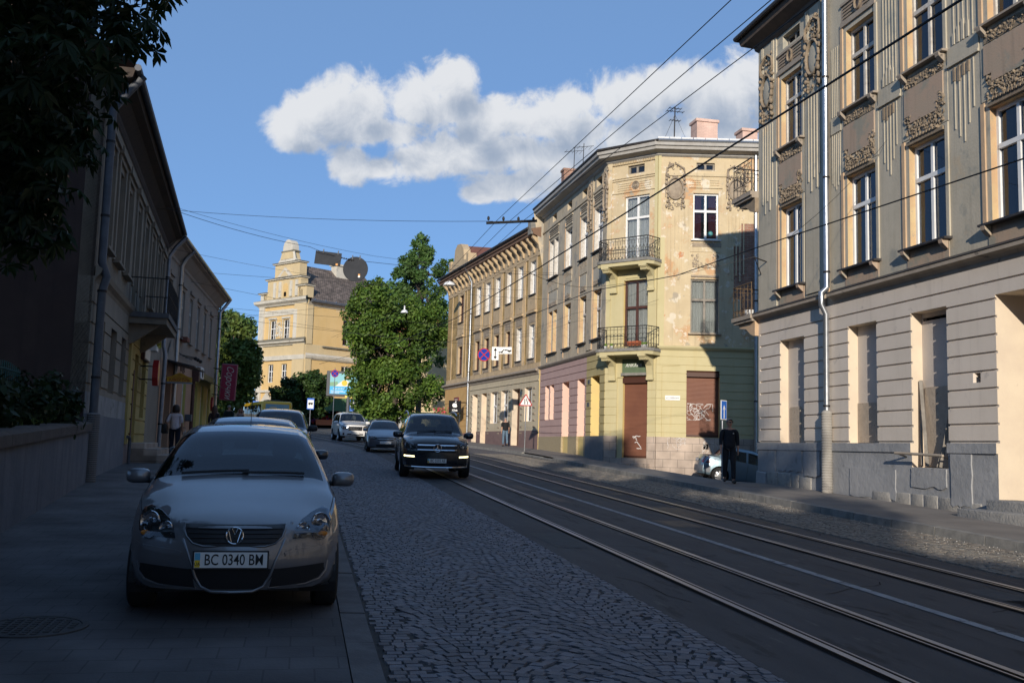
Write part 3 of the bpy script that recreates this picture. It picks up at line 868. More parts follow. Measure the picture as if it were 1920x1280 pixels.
def house_A():
 u_end = 26.0
 root = thing('apartment_house', 'tall grey and pink corner house with boarded ground floor windows, at the right edge', 'house', (13.2, 27.0, 0), -PI / 2)
 F = Facade(0, u_end, -3.2, 12.35, MA_up)
 rust = [3.49 - .349 * k for k in range(10)]
 F.rect(0, u_end, .35, 3.84, .03, MA_gf)
 F.rect(0, u_end, -3.2, .35, .05, MA_pl)
 F.rect(0, u_end, .12, .35, .085, MA_pl)
 for k, z in enumerate(rust): F.groove(0, u_end, [z], .05, .035, .03, MA_gf)
 # corner bay beside the downpipe: slight projection of the end pier
 F.rect(0, .10, .35, 12.35, .03, MA_up); F.rect(0, .10, .35, 3.84, .03, MA_gf)
 wins = [(1.40, 2.60), (4.90, 6.16), (7.50, 8.77), (10.20, 11.45), (12.9, 14.15), (15.55, 16.8), (18.2, 19.45), (20.8, 22.1), (23.4, 24.7)]
 gf = [(1.34, 2.71, .32, .23), (4.91, 6.15, .32, .24), (7.50, 8.75, -.2, .25), (10.25, 13.0, -1.4, 1.1), (15.5, 16.8, .3, .45), (18.2, 19.5, .3, .45), (20.8, 22.1, .3, .45)]
 for i, (a, b, c, r) in enumerate(gf):
  if i == 3: F.rect(a, b, c, 3.22, -r, MA_cream, MA_cream)
  else: F.rect(a, b, c, 3.2, -r, MA_board, MA_cream)
  if c < .3 and i == 2:
   F.rect(a, b, c, -.0, -r, MA_chip, MA_cream)
 # boards standing in the openings
 F.rect(1.52, 2.10, .32, 1.32, -.19, MA_chip); F.rect(2.12, 2.5, .32, 1.25, -.2, MA_chip)
 F.rect(4.93, 5.85, .34, 1.30, -.21, MA_chip)
 F.rect(7.62, 8.6, -.18, 1.55, -.22, MA_chip)
 F.rect(7.55, 8.72, 3.02, 3.1, -.35, M_black)
 F.rect(9.55, 9.78, 1.53, 1.73, -.25, M_black)
 for (a, b) in wins:
  for (z0, z1) in ((4.67, 7.0), (8.76, 10.84)):
   F.hole(a, b, z0, z1, .22, MA_warm)
   F.rect(a - .24, a - .13, z0 - .02, z1 + .15, .035, MA_peach); F.rect(b + .05, b + .15, z0 - .02, z1 + .15, .035, MA_up)
  # apron below the lower window, panels between the floors
  F.rect(a - .1, b + .1, 4.2, 4.62, .02, MA_rose)
  F.rect(a - .22, b + .15, 7.18, 8.72, .015, MA_up)
  F.rect(a - .1, b + .02, 8.36, 8.6, .03, MA_orn)
  F.rect(a - .1, b + .02, 7.7, 8.32, .045, MA_rose)
  F.rect(a + .12, b - .2, 7.52, 7.7, .045, MA_rose)
  F.rect(a - .02, b + .02, 7.02, 7.1, .06, MA_orn); F.rect(a + .14, b - .14, 7.10, 7.17, .07, MA_orn)
  # frieze over the upper window
  F.rect(a - .2, b + .1, 10.98, 11.12, .05, MA_corn); F.rect(a - .2, b + .1, 11.55, 11.62, .05, MA_corn)
  F.rect(a - .2, b + .1, 11.12, 11.55, .01, MA_rose)
  for k in range(4): F.rect(a - .1, a + .42, 11.18 + k * .09, 11.21 + k * .09, .03, MA_orn); F.rect(b - .42, b, 11.18 + k * .09, 11.21 + k * .09, .03, MA_orn)
  F.hole(a + .1, b - .1, 11.72, 12.1, .25, MA_up)
 piers = [(2.75, 3.95), (6.35, 7.25), (8.95, 9.95), (11.6, 12.65), (14.3, 15.3), (17, 17.9)]
 for i, (a, b) in enumerate(piers):
  if i: F.rect(a, b, 8.3, 8.72, .035, MA_up); F.rect(a, b, 8.3, 8.36, .055, MA_up)
 F.rect(4.18, 4.66, 8.3, 8.72, .035, MA_up)
 F.rect(.12, 1.15, 3.9, 12.35, .04, MA_up); F.rect(2.85, 3.85, 4.3, 12.35, .04, MA_up); F.rect(3.95, 4.02, 4.2, 12.35, .03, MA_peach); 
 mb = F.mesh()
 # gable side to the side street and back, closing the volume
 mb.quad((0, 0, -4), (0, 14, -4), (0, 14, 12.35), (0, 0, 12.35), MA_up)
 mb.quad((0, 14, -4), (u_end, 14, -4), (u_end, 14, 12.35), (0, 14, 12.35), MA_up)
 mb.quad((u_end, 0, -4), (u_end, 14, -4), (u_end, 14, 12.35), (u_end, 0, 12.35), MA_up)
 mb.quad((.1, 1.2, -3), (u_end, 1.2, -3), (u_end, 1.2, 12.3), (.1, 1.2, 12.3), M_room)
 wall = mb.build('wall', root)
 # string course over the ground floor, in two runs that stop at the downpipe
 mb = MB()
 prof = [(.02, 3.82), (.05, 3.86), (.05, 3.92), (.13, 3.99), (.24, 4.02), (.24, 4.1), (.2, 4.13), (.03, 4.2)]
 profile_strip(mb, 0, 3.9, prof, MA_corn, 1.0); profile_strip(mb, 4.25, u_end, prof, MA_corn)
 profile_strip(mb, -.0, 3.9, [(.245, 4.1), (.26, 4.11), (.03, 4.225)], M_tin, 1.0); profile_strip(mb, 4.25, u_end, [(.245, 4.1), (.26, 4.11), (.03, 4.225)], M_tin)
 mb.build('string_course', root)
 for (a, b) in wins[:6]:
  mb = MB()
  for k in range(9): mb.box(a + .16 + k * (b - a - .36) / 8, a + .21 + k * (b - a - .36) / 8, -.105, -.07, 7.11, 7.165, MA_orn)
  mb.build('dentil_course', root); mb = MB()
  relief(mb, a - .08, b, 8.38, 8.58, MA_orn, 60, .045, int(a * 10), .06)
  mb.build('sill_relief', root, smooth=50); mb = MB()
  relief(mb, a - .04, b + .02, 7.2, 7.5, MA_orn, 110, .05, int(a * 11) + 3, .06)
  relief(mb, a - .04, a + .12, 7.5, 7.68, MA_orn, 14, .05, int(a * 12), .06)
  relief(mb, b - .2, b + .02, 7.5, 7.86, MA_orn, 28, .05, int(a * 13), .06)
  mb.build('window_relief', root, smooth=50); mb = MB()
  mb.tube([((a + b) / 2 + .13 * math.cos(t * PI / 8), -.06, 11.34 + .17 * math.sin(t * PI / 8)) for t in range(17)], .03, MA_orn, 6, cap=False)
  mb.build('frieze_ring', root, smooth=50)
 for i, (uc, z0, z1) in enumerate(((.63, 9.55, 11.95), (3.35, 9.55, 11.95))):
  mb = MB(); cartouche(mb, uc, z0, z1, .92, MA_orn, 40 + i, MA_up)
  mb.build('cartouche', root, smooth=60, loc=(0, -.04, 0))
 for uc, d in ((.63, .04), (3.35, .04)):
  mb = MB(); us = [uc - .3 + .15 * k for k in range(5)]
  flutes(mb, us, [9.7] * 5, [7.35, 7.05, 7.4, 7.1, 7.45], MA_up, .05, d + .025, True)
  flutes(mb, [uc - .38, uc - .3, uc + .3, uc + .38], [12.2] * 4, [10.9] * 4, MA_up, .04, d + .03); mb.build('fluting', root)
 for (a, b) in piers[1:]:
  mb = MB(); n = 5; us = [a + .2 + (b - a - .4) * k / (n - 1) for k in range(n)]
  flutes(mb, us, [8.25] * n, [6.9, 6.7, 6.55, 6.9, 7.2], MA_up, .03, .018); flutes(mb, us[:4], [8.24] * 4, [7.95, 7.9, 7.98, 8.0], MA_orn, .07, .03)
  flutes(mb, us, [11.0] * n, [8.75] * n, MA_up, .03, .018); flutes(mb, us[:4], [9.0, 9.1, 9.2, 9.1], [8.75] * 4, MA_up, .07, .03); mb.build('fluting', root)
 mb = MB(); us = [4.22 + .09 * k for k in range(5)]
 flutes(mb, us, [10.6] * 5, [8.75] * 5, MA_up, .03, .018); flutes(mb, us, [8.28] * 5, [7.0, 6.9, 6.8, 6.9, 7.0], MA_up, .03, .018); mb.build('fluting', root)
 # eaves
 mb = MB()
 prof = [(.02, 12.2), (.1, 12.28), (.12, 12.36), (.42, 12.52), (.45, 12.6), (.47, 12.74), (.5, 12.78), (.02, 12.82)]
 profile_strip(mb, 0, u_end, prof, mat('dark_eaves', (.10, .075, .06), (.14, .10, .075), scale=4, rough=.9), 1.0)
 mb.build('eaves', root)
 mb = MB()
 mb.add([(-.52, -.52, 12.80), (u_end, -.52, 12.80), (u_end, 7, 15.4), (6, 7, 15.4), (-.52, 14.5, 12.8)], [(0, 1, 2, 3), (0, 3, 4)], M_roof)
 mb.add([(u_end, 7, 15.4), (6, 7, 15.4), (-.52, 14.5, 12.8), (u_end, 14.5, 12.8)], [(0, 1, 2, 3)], M_roof)
 mb.tube([(-.55, -.56, 12.78), (u_end, -.56, 12.78)], .07, M_tin, 8); mb.tube([(-.56, -.55, 12.78), (-.56, 14, 12.78)], .07, M_tin, 8)
 mb.build('roof', root)
 for i, (a, b) in enumerate(wins):
  for j, (z0, z1) in enumerate(((4.67, 7.0), (8.76, 10.84))):
   if i == 0 and j == 0: cu = M_curt
   else: cu = M_curt if (i * 3 + j) % 3 != 2 else None
   w = window(root, a, b, z0, z1, .16, M_oldwhite if j else M_white, M_glass, .66, 2, curtain=[M_curt, MA_curt2, None][(i + j) % 3])
   sill(w, b - a, .2 if j == 0 else .17, .07, M_tin if j == 0 else MA_corn, .2, .16)
   for x in (-.12, b - a - .02):
    mb = MB(); mb.prism([(-.2, -.07), (-.36, -.07), (-.34, -.15), (-.22, -.26), (-.2, -.26)], x, x + .13, MA_rose if j == 0 else MA_corn, axis="x"); mb.build("sill_bracket", w)
  w = window(root, a + .1, b - .1, 11.72, 12.1, .18, M_greywood, M_glassd, 1.0, 2)
 # plinth stones
 r = random.Random(5); u = .62
 gz = lambda u: zg(13.2, 27 - u) + .13
 while u < 9.2:
  w = r.uniform(.42, .8)
  if not (3.3 < u + w and u < 4.9):
   zt = gz(u + w / 2)
   mb = MB(); mb.bbox(u, u + w - .025, -.05 - r.uniform(.012, .035), 0, zt - .1, zt + (.33 if u < 3.5 else .24) + r.uniform(-.03, .03), MA_stone, .035); mb.build('plinth_stone', root, smooth=60)
  u += w
 mb = MB(); mb.add([(0, -.13, gz(0) - .2), (.6, -.13, gz(.6) - .2), (.6, -.1, gz(.6) + .28), (0, -.1, gz(0) + .33), (0, .02, gz(0) - .2), (.6, .02, gz(.6) - .2), (.6, .02, gz(.6) + .36), (0, .02, gz(0) + .42)],
     [(0, 1, 2, 3), (3, 2, 6, 7), (1, 5, 6, 2), (0, 3, 7, 4)], MA_pl)
 mb.build('plinth_corner', root)
 for k, (a, b, c, d) in enumerate(((.1, 1.1, -.5, .1), (1.25, 2.65, -.45, .32), (5.0, 6.9, -.95, -.28), (7.5, 8.7, -.62, -.22), (8.85, 9.5, -.95, .1), (2.8, 3.6, -.55, .1))):
  n = 9; pts = [(lerp(a, b, i / n) , c + r.uniform(-.03, .03)) for i in range(n + 1)] + [(b + r.uniform(-.02, .02), lerp(c, d, i / 5)) for i in range(1, 5)] + [(b, d), (a, d)] + [(a + r.uniform(-.02, .02), lerp(d, c, i / 5)) for i in range(1, 5)]
  mb = MB(); mb.prism(pts, -.051, -.066 - .004 * k, MA_pl); mb.build('plinth_render', root)
 # entrance steps
 mb = MB(); z = gz(10.6)
 mb.bbox(9.95, 13.2, -.75, -.05, z - .5, z + .17, MA_stone, .02); mb.bbox(10.3, 13.1, -.38, .3, z - .3, z + .36, MA_stone, .02)
 mb.build('entrance_step', root, smooth=50)
 # loose boards and a rail in the third opening
 for (p, q, w) in (((7.56, .16, 1.7), (7.98, .0, -.18), .05), ((7.55, .16, 1.05), (7.72, .05, -.18), .03), ((8.68, .18, 1.5), (8.40, .02, -.18), .04), ((8.55, .16, .75), (8.28, .03, -.18), .03)):
  mb = MB(); mb.tube([p, q], w, M_greywood, 4); mb.build('loose_board', root)
 mb = MB(); mb.tube([(7.25, -.3, .1), (8.85, -.25, .06)], .03, MA_corn, 8)
 mb.tube([(7.3, -.3, .1), (7.3, 0, .0)], .02, M_iron, 6); mb.tube([(8.7, -.26, .07), (8.7, 0, .0)], .02, M_iron, 6)
 mb.build('window_bar', root)
 # balconies on the side street facade, seen end on
 for (zb, hh, lab) in ((7.85, 1.05, 'scroll'), (4.1, .98, 'loops')):
  mb = MB()
  mb.box(-1.32, -.0, -.3, 2.6, zb - .1, zb + .02, MA_corn); mb.box(-1.26, 0, -.25, 2.55, zb - .18, zb - .1, MA_corn)
  for yy in (-.15, 2.2):
   pts = [(0, zb - .18), (-1.1, zb - .18), (-1.05, zb - .3), (-.6, zb - .36), (-.3, zb - .55), (-.08, zb - .62), (0, zb - .62)]
   mb.prism(pts, yy, yy + .25, MA_peach if zb < 5 else MA_orn)
  b = mb.build('balcony', root)
  mb = MB(); m = M_rusty if zb < 5 else M_iron
  rail_grid(mb, (-1.26, -.25), (-1.26, 2.55), zb + .02, zb + hh, 9, m, lab)
  rail_grid(mb, (-1.26, -.25), (-.02, -.25), zb + .02, zb + hh, 5, m, lab)
  rail_grid(mb, (-1.26, 2.55), (-.02, 2.55), zb + .02, zb + hh, 5, m, lab)
  mb.build('railing', b)
  if zb < 5:
   mb = MB(); mb.lathe([(.11, 0), (.15, .22), (.13, .22), (.1, .02)], M_white, 16, mx=Matrix.Translation((-.7, .0, zb + .02))); mb.build('flower_pot', b)
 # side facade gets windows behind the balconies
 # wire anchor
 mb = MB(); mb.tube([(.55, 0, 5.6), (.55, -.45, 5.72)], .02, M_iron, 6); mb.tube([(.15, 0, 5.25), (.55, -.42, 5.7)], .015, M_iron, 6); mb.build('wire_anchor', root)
 # downpipe
 zt = zg(13.2, 22.9) + .13
 X0 = 13.2 - .13
 t = pipe_run([(X0 - .32, 22.9, 12.7), (X0 - .3, 22.9, 12.55), (X0, 22.9, 12.1), (X0, 22.9, 4.3), (X0 - .16, 22.9, 4.15), (X0 - .16, 22.9, 3.85), (X0 - .03, 22.9, 3.6), (X0 - .03, 22.9, 1.0)],
   .075, M_zinc, 'downpipe', 'bright zinc downpipe with a wrapped grey foot on the near corner house', clips=(1.25, 4.7, 7.2, 9.9))
 mb = MB(); k = 60
 mb.lathe([(.125, zt - .1)] + [(.125 + (.012 if i % 2 else 0), lerp(zt, 1.1, i / k)) for i in range(k + 1)] + [(.08, 1.14)], mat('wrapped_pipe_foot', (.27, .25, .225), (.33, .31, .28), scale=3, rough=.9), 20)
 mb.build('pipe_foot', t, loc=(X0 - .03 - t.location.x, 0, -t.location.z))
 return root
house_A()
# ------------------------------------------------------------------ yellow corner house (front, chamfer, street side) and its brick neighbour
MB_yel = mat('yellow_render', (.50, .44, .25), (.54, .475, .28), scale=1.0, rough=.9, bump=.15, streak=((.48, .36, .16), .35))
MB_yelg = mat('dirty_yellow_render', (.44, .36, .17), (.50, .41, .20), scale=1.2, rough=.9, bump=.2, streak=((.34, .28, .15), .4))
MB_old = mat('peeling_cream_render', (.52, .42, .27), (.58, .475, .31), scale=1.5, rough=.95, bump=.5, bscale=9,
   patches=[((.53, .33, .18), 1.1, .53, .06), ((.64, .57, .45), 2.2, .55, .05), ((.38, .33, .255), 1.9, .6, .06), ((.50, .24, .12), 1.5, .65, .03), ((.30, .27, .22), 7, .66, .04)], streak=((.30, .24, .16), .6))
MB_grey = mat('grey_beige_render', (.46, .385, .275), (.52, .44, .325), scale=1.2, rough=.92, bump=.25, patches=[((.33, .30, .25), 1.3, .52, .12), ((.50, .42, .30), 2.6, .62, .08)], streak=((.24, .195, .14), .65))
MB_pink = mat('pink_render', (.47, .32, .29), (.52, .36, .325), scale=1.0, rough=.9, bump=.15, streak=((.38, .27, .25), .4))
MB_pinkl = mat('pale_pink_reveal', (.72, .50, .41), (.68, .47, .39), scale=1.4, rough=.9)
MB_yell = mat('pale_yellow_reveal', (.70, .54, .22), (.66, .50, .22), scale=1.4, rough=.9)
MB_orn = mat('stucco_relief_grey', (.36, .295, .22), (.26, .21, .16), scale=5, rough=.95, bump=.4, bscale=30)
MB_shut = mat('brown_roller_shutter', (.205, .088, .055), (.175, .074, .048), scale=1.5, rough=.5, bump=.05)
MB_shutd = mat('shutter_box', (.07, .028, .018), rough=.5)
MB_slab = brick_mat('stone_slab_plinth', (.42, .34, .28), (.38, .31, .26), (.20, .17, .15), .62, .34, .01, off=.5, bump=.3, noise=.3, axes='xzy')
MB_brick = brick_mat('bare_red_brick', (.30, .13, .085), (.38, .20, .14), (.34, .27, .21), .26, .08, .012, bump=.7, noise=.4, axes='xzy')
MB_sgrey = mat('slab_grey', (.185, .185, .19), (.23, .225, .22), scale=2, rough=.9, bump=.3)
MB_stip = mat('stippled_stone', (.44, .36, .22), (.32, .26, .17), scale=18, rough=.95, bump=1.0, bscale=22)
M_graf = mat('graffiti_paint', (.62, .60, .58), rough=.8)
def shutter(parent, u0, u1, z0, z1, y, name='roller_shutter', box=.2):
 mb = MB(); n = int((z1 - box - z0) / .055)
 prof = [(0, z0)]
 vs = []; fs = []
 for k in range(n):
  a = z0 + (z1 - box - z0) * k / n; b = z0 + (z1 - box - z0) * (k + 1) / n
  o = len(vs)
  vs += [(u0, y, a), (u1, y, a), (u1, y - .012, a + (b - a) * .25), (u0, y - .012, a + (b - a) * .25), (u1, y - .012, b - (b - a) * .2), (u0, y - .012, b - (b - a) * .2), (u1, y, b), (u0, y, b)]
  fs += [(o, o + 1, o + 2, o + 3), (o + 3, o + 2, o + 4, o + 5), (o + 5, o + 4, o + 6, o + 7)]
 mb.add(vs, fs, MB_shut)
 mb.box(u0, u1, y - .03, y, z0 - .02, z0 + .07, MB_shutd)
 s = mb.build(name, parent)
 mb = MB(); mb.prism([(y, z1 - box), (y - .17, z1 - box), (y - .17, z1 - box * .3), (y - .1, z1), (y, z1)], u0 - .02, u1 + .02, MB_shutd, axis='x')
 mb.build('shutter_box', s)
 return s
def graffiti(parent, u0, u1, z0, z1, y, seed, n=9, w=.012, name='graffiti'):
 r = random.Random(seed); mb = MB()
 for i in range(n):
  c = (r.uniform(u0, u1), r.uniform(z0, z1)); p = []
  a = r.uniform(0, 6.3); s = (u1 - u0) * .16
  for k in range(12):
   a += r.uniform(-1.1, 1.1); c = (min(u1, max(u0, c[0] + s * .5 * math.cos(a))), min(z1, max(z0, c[1] + s * .5 * math.sin(a))))
   p.append((c[0], y, c[1]))
  mb.tube(p, w, M_graf, 4)
 for k in range(len(mb.v)):
  v = mb.v[k]; mb.v[k] = (v[0], y + (v[1] - y) * .1, v[2])
 return mb.build(name, parent)
def local(p0, p1):
 """facade frame: origin and rotation so that local x runs from p0 to p1"""
 return math.atan2(p1[1] - p0[1], p1[0] - p0[0]), math.hypot(p1[0] - p0[0], p1[1] - p0[1])
RB = [4.02 - .36 * k for k in range(10)]       # joints of the ground floor courses
def corner_house():
 P2, P1 = (13.07, 41.8), (14.73, 39.87)
 P0 = (12.85, 53.2); P3 = (P1[0] + .978 * 4.45, P1[1] - .206 * 4.45)
 root = thing('corner_house', 'yellow corner house with two iron balconies and peeling cream upper floors', 'house', (*P1, 0))
 def frame(name, a, b):
  rz, L = local(a, b)
  e = bpy.data.objects.new(name, None); COL.objects.link(e); e.parent = root
  e.location = (a[0] - P1[0], a[1] - P1[1], 0); e.rotation_euler = (0, 0, rz)
  return e, L
 ZT = 12.95
 # ---- front
 fr, L = frame('front', P1, P3)
 F = Facade(0, L, -3.5, ZT, MB_old)
 F.rect(0, L, .6, 4.3, .03, MB_yel); F.rect(0, L, -3.5, .6, .06, MB_slab)
 F.groove(0, L, RB, .03, .025, .03, MB_yel)
 F.rect(0, .30, 4.45, 9.2, .05, MB_yel); F.rect(.0, .12, 4.4, ZT, .06, MB_yel)
 F.rect(1.29, 2.70, .62, 3.45, -.22, MB_shut, MB_yell)
 for (a, b, z0, z1) in ((1.44, 2.66, 5.06, 7.42), (1.53, 2.63, 9.15, 11.2)):
  F.hole(a, b, z0, z1, .2, MB_old)
 F.hole(1.66, 2.46, 12.22, 12.56, .22, MB_old)
 F.rect(3.62, 4.3, 5.3, 9.9, -.012, MB_brick); F.rect(3.3, 3.62, 6.6, 8.9, -.012, MB_brick)
 F.rect(.3, 4.3, 11.95, 12.08, .05, MB_old); F.rect(1.35, 2.8, 11.42, 11.5, .05, MB_old)
 for k in range(3): F.rect(1.45, 1.85, 11.56 + .1 * k, 11.6 + .1 * k, .03, MB_old); F.rect(2.25, 2.65, 11.56 + .1 * k, 11.6 + .1 * k, .03, MB_old)
 F.rect(1.4, 2.7, 8.6, 9.05, .025, MB_old); F.rect(1.5, 2.6, 7.95, 8.55, .03, MB_old); F.rect(1.45, 2.65, 7.5, 7.58, .06, MB_orn)
 F.rect(2.02, 2.24, .12, .34, -.1, M_black); F.rect(1.5, 2.75, 8.82, 9.0, .035, MB_orn)
 mb = F.mesh()
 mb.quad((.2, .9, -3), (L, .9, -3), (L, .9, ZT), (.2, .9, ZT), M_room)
 mb.build('front_wall', fr)
 for (a, b, z0, z1, m, c) in ((1.44, 2.66, 5.06, 7.42, M_greywood, M_curt), (1.53, 2.63, 9.15, 11.2, M_white, M_curtred)):
  w = window(fr, a, b, z0, z1, .12, m, M_glass, .62, 2, curtain=c); sill(w, b - a, .14, .06, MB_orn if m is M_greywood else M_white, .1, .12)
 mb = MB(); mb.ball((2.32, .26, 9.46), .14, mat('blue_globe', (.03, .16, .35), (.10, .30, .20), scale=9, rough=.3), 16, 10); mb.tube([(2.32, .26, 9.2), (2.32, .26, 9.34)], .03, M_brown, 8)
 mb.build('globe', fr)
 window(fr, 1.66, 2.46, 12.22, 12.56, .12, M_greywood, M_glassd, 1.0, 2)
 s = shutter(fr, 1.29, 2.70, .66, 3.45, .16, box=.26)
 graffiti(s, 1.36, 2.45, 1.35, 2.05, .146, 3, 18, .008)
 graffiti(fr, .5, 1.25, .1, .58, -.064, 5, 9, .006); graffiti(fr, 1.8, 2.9, -.1, .5, -.064, 8, 12, .006)
 for i, uc in enumerate((.74, 3.4)):
  mb = MB(); cartouche(mb, uc, 10.2, 12.55, .95, MB_orn, 70 + i)
  mb.build('cartouche', fr, smooth=60, loc=(0, -.0, 0))
  mb = MB(); flutes(mb, [uc - .32 + .16 * k for k in range(5)], [10.2] * 5, [7.75, 7.5, 7.7, 7.45, 7.75], MB_old, .05, .03, True)
  flutes(mb, [uc - .42, uc - .34, uc + .34, uc + .42], [12.0] * 4, [11.0] * 4, MB_orn, .04, .04)
  mb.build('fluting', fr)
 mb = MB(); relief(mb, 1.5, 1.75, 8.0, 8.5, MB_orn, 20, .05, 3, .05); relief(mb, 1.5, 2.6, 7.95, 8.1, MB_orn, 40, .05, 4, .05); relief(mb, 2.4, 2.62, 8.0, 8.5, MB_orn, 20, .05, 5, .05)
 relief(mb, 1.5, 2.65, 8.84, 8.98, MB_orn, 50, .04, 6, .05)
 mb.build('window_relief', fr, smooth=50)
 # street name plate
 mb = MB(); mb.bbox(.38, 1.02, -.05, -.03, 2.16, 2.36, M_white, .006); pl = mb.build('street_name_plate', fr)
 tm = text_mesh('вул. О. БАРВІНСЬКИХ', .075, mat('plate_lettering', (.03, .03, .04), rough=.6), .004, sx=.72)
 tm.build('lettering', pl, loc=(.70, -.053, 2.26))
 mb = MB(); mb.tube([(.24, -.045, .6), (.24, -.045, 3.6), (1.0, -.045, 3.65)], .008, MB_yelg, 5); mb.build('wall_cable', fr)
 # ---- chamfer
 ch, L2 = frame('chamfer', P2, P1)
 F = Facade(0, L2, -3.5, ZT, MB_old)
 F.rect(0, L2, .6, 4.3, .03, MB_yel); F.rect(0, L2, -3.5, .6, .05, MB_slab)
 F.groove(0, L2, RB, .03, .025, .03, MB_yel)
 F.rect(0, L2, 4.4, 8.05, .02, MB_yel); F.rect(.35, .8, 3.1, 4.3, .04, MB_yel); F.rect(2.2, 2.5, 3.1, 4.3, .04, MB_yel)
 F.rect(0, .22, 4.4, ZT, .05, MB_yel if False else MB_old); F.rect(L2 - .14, L2, 4.4, ZT, .06, MB_yel)
 F.rect(0, .22, 4.4, 8.05, .05, MB_yel)
 F.rect(.62, .9, -.35, 3.15, -.02, MB_yel)
 F.rect(.90, 2.14, -.32, 3.2, -.24, MB_shut, MB_yell); F.rect(.85, 2.16, 3.25, 3.95, -.02, mat('green_sign_board', (.12, .17, .10), (.10, .14, .09), scale=3, rough=.6))
 F.hole(.89, 2.1, 4.42, 7.42, .22, MB_yell); F.hole(.87, 2.12, 8.3, 11.2, .2, MB_old)
 F.hole(1.0, 1.85, 12.2, 12.6, .22, MB_old)
 for z in (11.95, 12.05, 11.38): F.rect(.22, L2 - .14, z, z + .06, .05, MB_old)
 for k in range(4): F.rect(.5, 1.22, 11.5 + .1 * k, 11.54 + .1 * k, .03, MB_old); F.rect(1.62, 2.2, 11.5 + .1 * k, 11.54 + .1 * k, .03, MB_old)
 F.rect(1.0, 2.0, 7.5, 7.56, .05, MB_yel)
 mb = F.mesh(); mb.quad((0, .8, -3), (L2, .8, -3), (L2, .8, ZT), (0, .8, ZT), M_room)
 for k in range(26): mb.box(.25 + k * .085, .29 + k * .085, -.09, 0, 12.68, 12.78, MB_old)
 for q in range(3): mb.tube([(1.42 + (.17 - .06 * q) * math.cos(t * PI / 8), -.03, 11.68 + (.17 - .06 * q) * math.sin(t * PI / 8)) for t in range(17)], .022, MB_orn, 5, cap=False)
 mb.build('corner_wall', ch)
 window(ch, .89, 2.1, 4.42, 7.42, .14, M_brown, M_glass, .60, 2, curtain=M_curt, name='balcony_door')
 window(ch, .87, 2.12, 8.3, 11.2, .12, M_white, M_glass, .66, 2, curtain=M_curt, name='balcony_door')
 window(ch, 1.0, 1.85, 12.2, 12.6, .14, M_greywood, M_glassd, 1.0, 2)
 s = shutter(ch, .90, 2.14, -.3, 3.2, .18, box=.3)
 graffiti(s, 1.35, 1.85, .08, .62, .164, 12, 5, .016)
 mb = MB(); mb.bbox(.84, 2.18, -.1, 0, 3.22, 3.34, M_kerb, .01); mb.build('door_canopy', ch)
 tm = text_mesh('АНКАРА', .2, M_white, .012, shear=.2); tm.build('sign_lettering', ch, loc=(1.42, .01, 3.66))
 mb = MB(); gz = zg(14.0, 40.5); mb.bbox(.5, 2.3, -.35, 0, gz - .2, gz + .28, MB_slab, .02); mb.build('door_step', ch)
 # balconies
 for (zb, st, lab) in ((4.33, 'loops', 0), (8.2, 'diamond', 1)):
  mb = MB(); o = .95
  mb.prism([(.0, 0), (.0, -o + .1), (.22, -o), (2.6, -o), (2.75, -o + .35), (2.75, 0)], zb - .13, zb, M_kerb, axis='z')
  mb.prism([(.0, 0), (.02, -o + .14), (.24, -o + .05), (2.58, -o + .05), (2.72, -o + .35), (2.72, 0)], zb - .28, zb - .131, MB_yel, axis='z')
  b = mb.build('balcony', ch)
  for uc in (.42, 2.3):
   mb = MB(); pts = [(0, zb - .28), (-.82, zb - .28), (-.85, zb - .4), (-.7, zb - .5), (-.45, zb - .5), (-.22, zb - .72), (-.14, zb - 1.1), (-.16, zb - 1.2), (0, zb - 1.25)]
   mb.prism(pts, uc - .15, uc + .15, MB_yel, axis='x')
   mb.box(uc - .18, uc + .18, -.9, -.5, zb - .36, zb - .281, MB_yel); mb.lathe([(.07, -.16), (.07, .16)], MB_yel, 12, axis='x', mx=Matrix.Translation((uc, -.72, zb - .45)))
   mb.bbox(uc - .17, uc + .17, -.18, 0, zb - 1.33, zb - 1.2, MB_yel, .02)
   mb.build('bracket', b)
  mb = MB(); h = .93
  rail_grid(mb, (.05, -.78), (.25, -o + .05), zb, zb + h, 2, M_iron, st); rail_grid(mb, (.25, -o + .05), (2.55, -o + .05), zb, zb + h, 13, M_iron, st)
  rail_grid(mb, (2.55, -o + .05), (2.68, -.05), zb, zb + h, 5, M_iron, st); rail_grid(mb, (.05, -.78), (.05, -.05), zb, zb + h, 4, M_iron, st)
  mb.build('railing', b)
  if not lab:
   mb = MB(); mb.bbox(1.55, 2.15, -.8, -.6, zb + .1, zb + .3, mat('terracotta', (.42, .12, .05), (.36, .10, .045), scale=6), .01); mb.build('flower_box', b)
   for u in (.45, .75, 2.3, 2.45):
    mb = MB(); mb.lathe([(.06, 0), (.09, .13), (.0, .13)], M_white, 12, mx=Matrix.Translation((u, -.75, zb))); mb.ball((u, -.75, zb + .18), .07, mat('pot_plant', (.25, .40, .05), rough=.8) if 'pot_plant' not in MATS else MATS['pot_plant'], 7, 5); mb.build('flower_pot', b)
 # ---- street side
 sd, L3 = frame('street_side', P0, P2)
 F = Facade(0, L3, -3.5, ZT, MB_grey)
 UY = 8.72
 F.rect(0, UY, .6, 4.3, .03, MB_pink); F.rect(UY, L3, .6, 4.3, .035, MB_yelg); F.rect(0, UY, -3.5, .6, .05, MB_stip); F.rect(UY, L3, -3.5, .6, .06, MB_sgrey)
 F.groove(0, UY, RB, .04, .03, .03, MB_pink); F.groove(UY, L3, RB, .04, .03, .035, MB_yelg)
 F.rect(0, .12, -2, 4.4, .06, MB_yell)
 gfw = ((1.30, 2.05, 1.5), (2.3, 3.05, 1.5), (4.65, 5.85, .6), (7.3, 8.45, .6), (9.45, 10.7, .6))
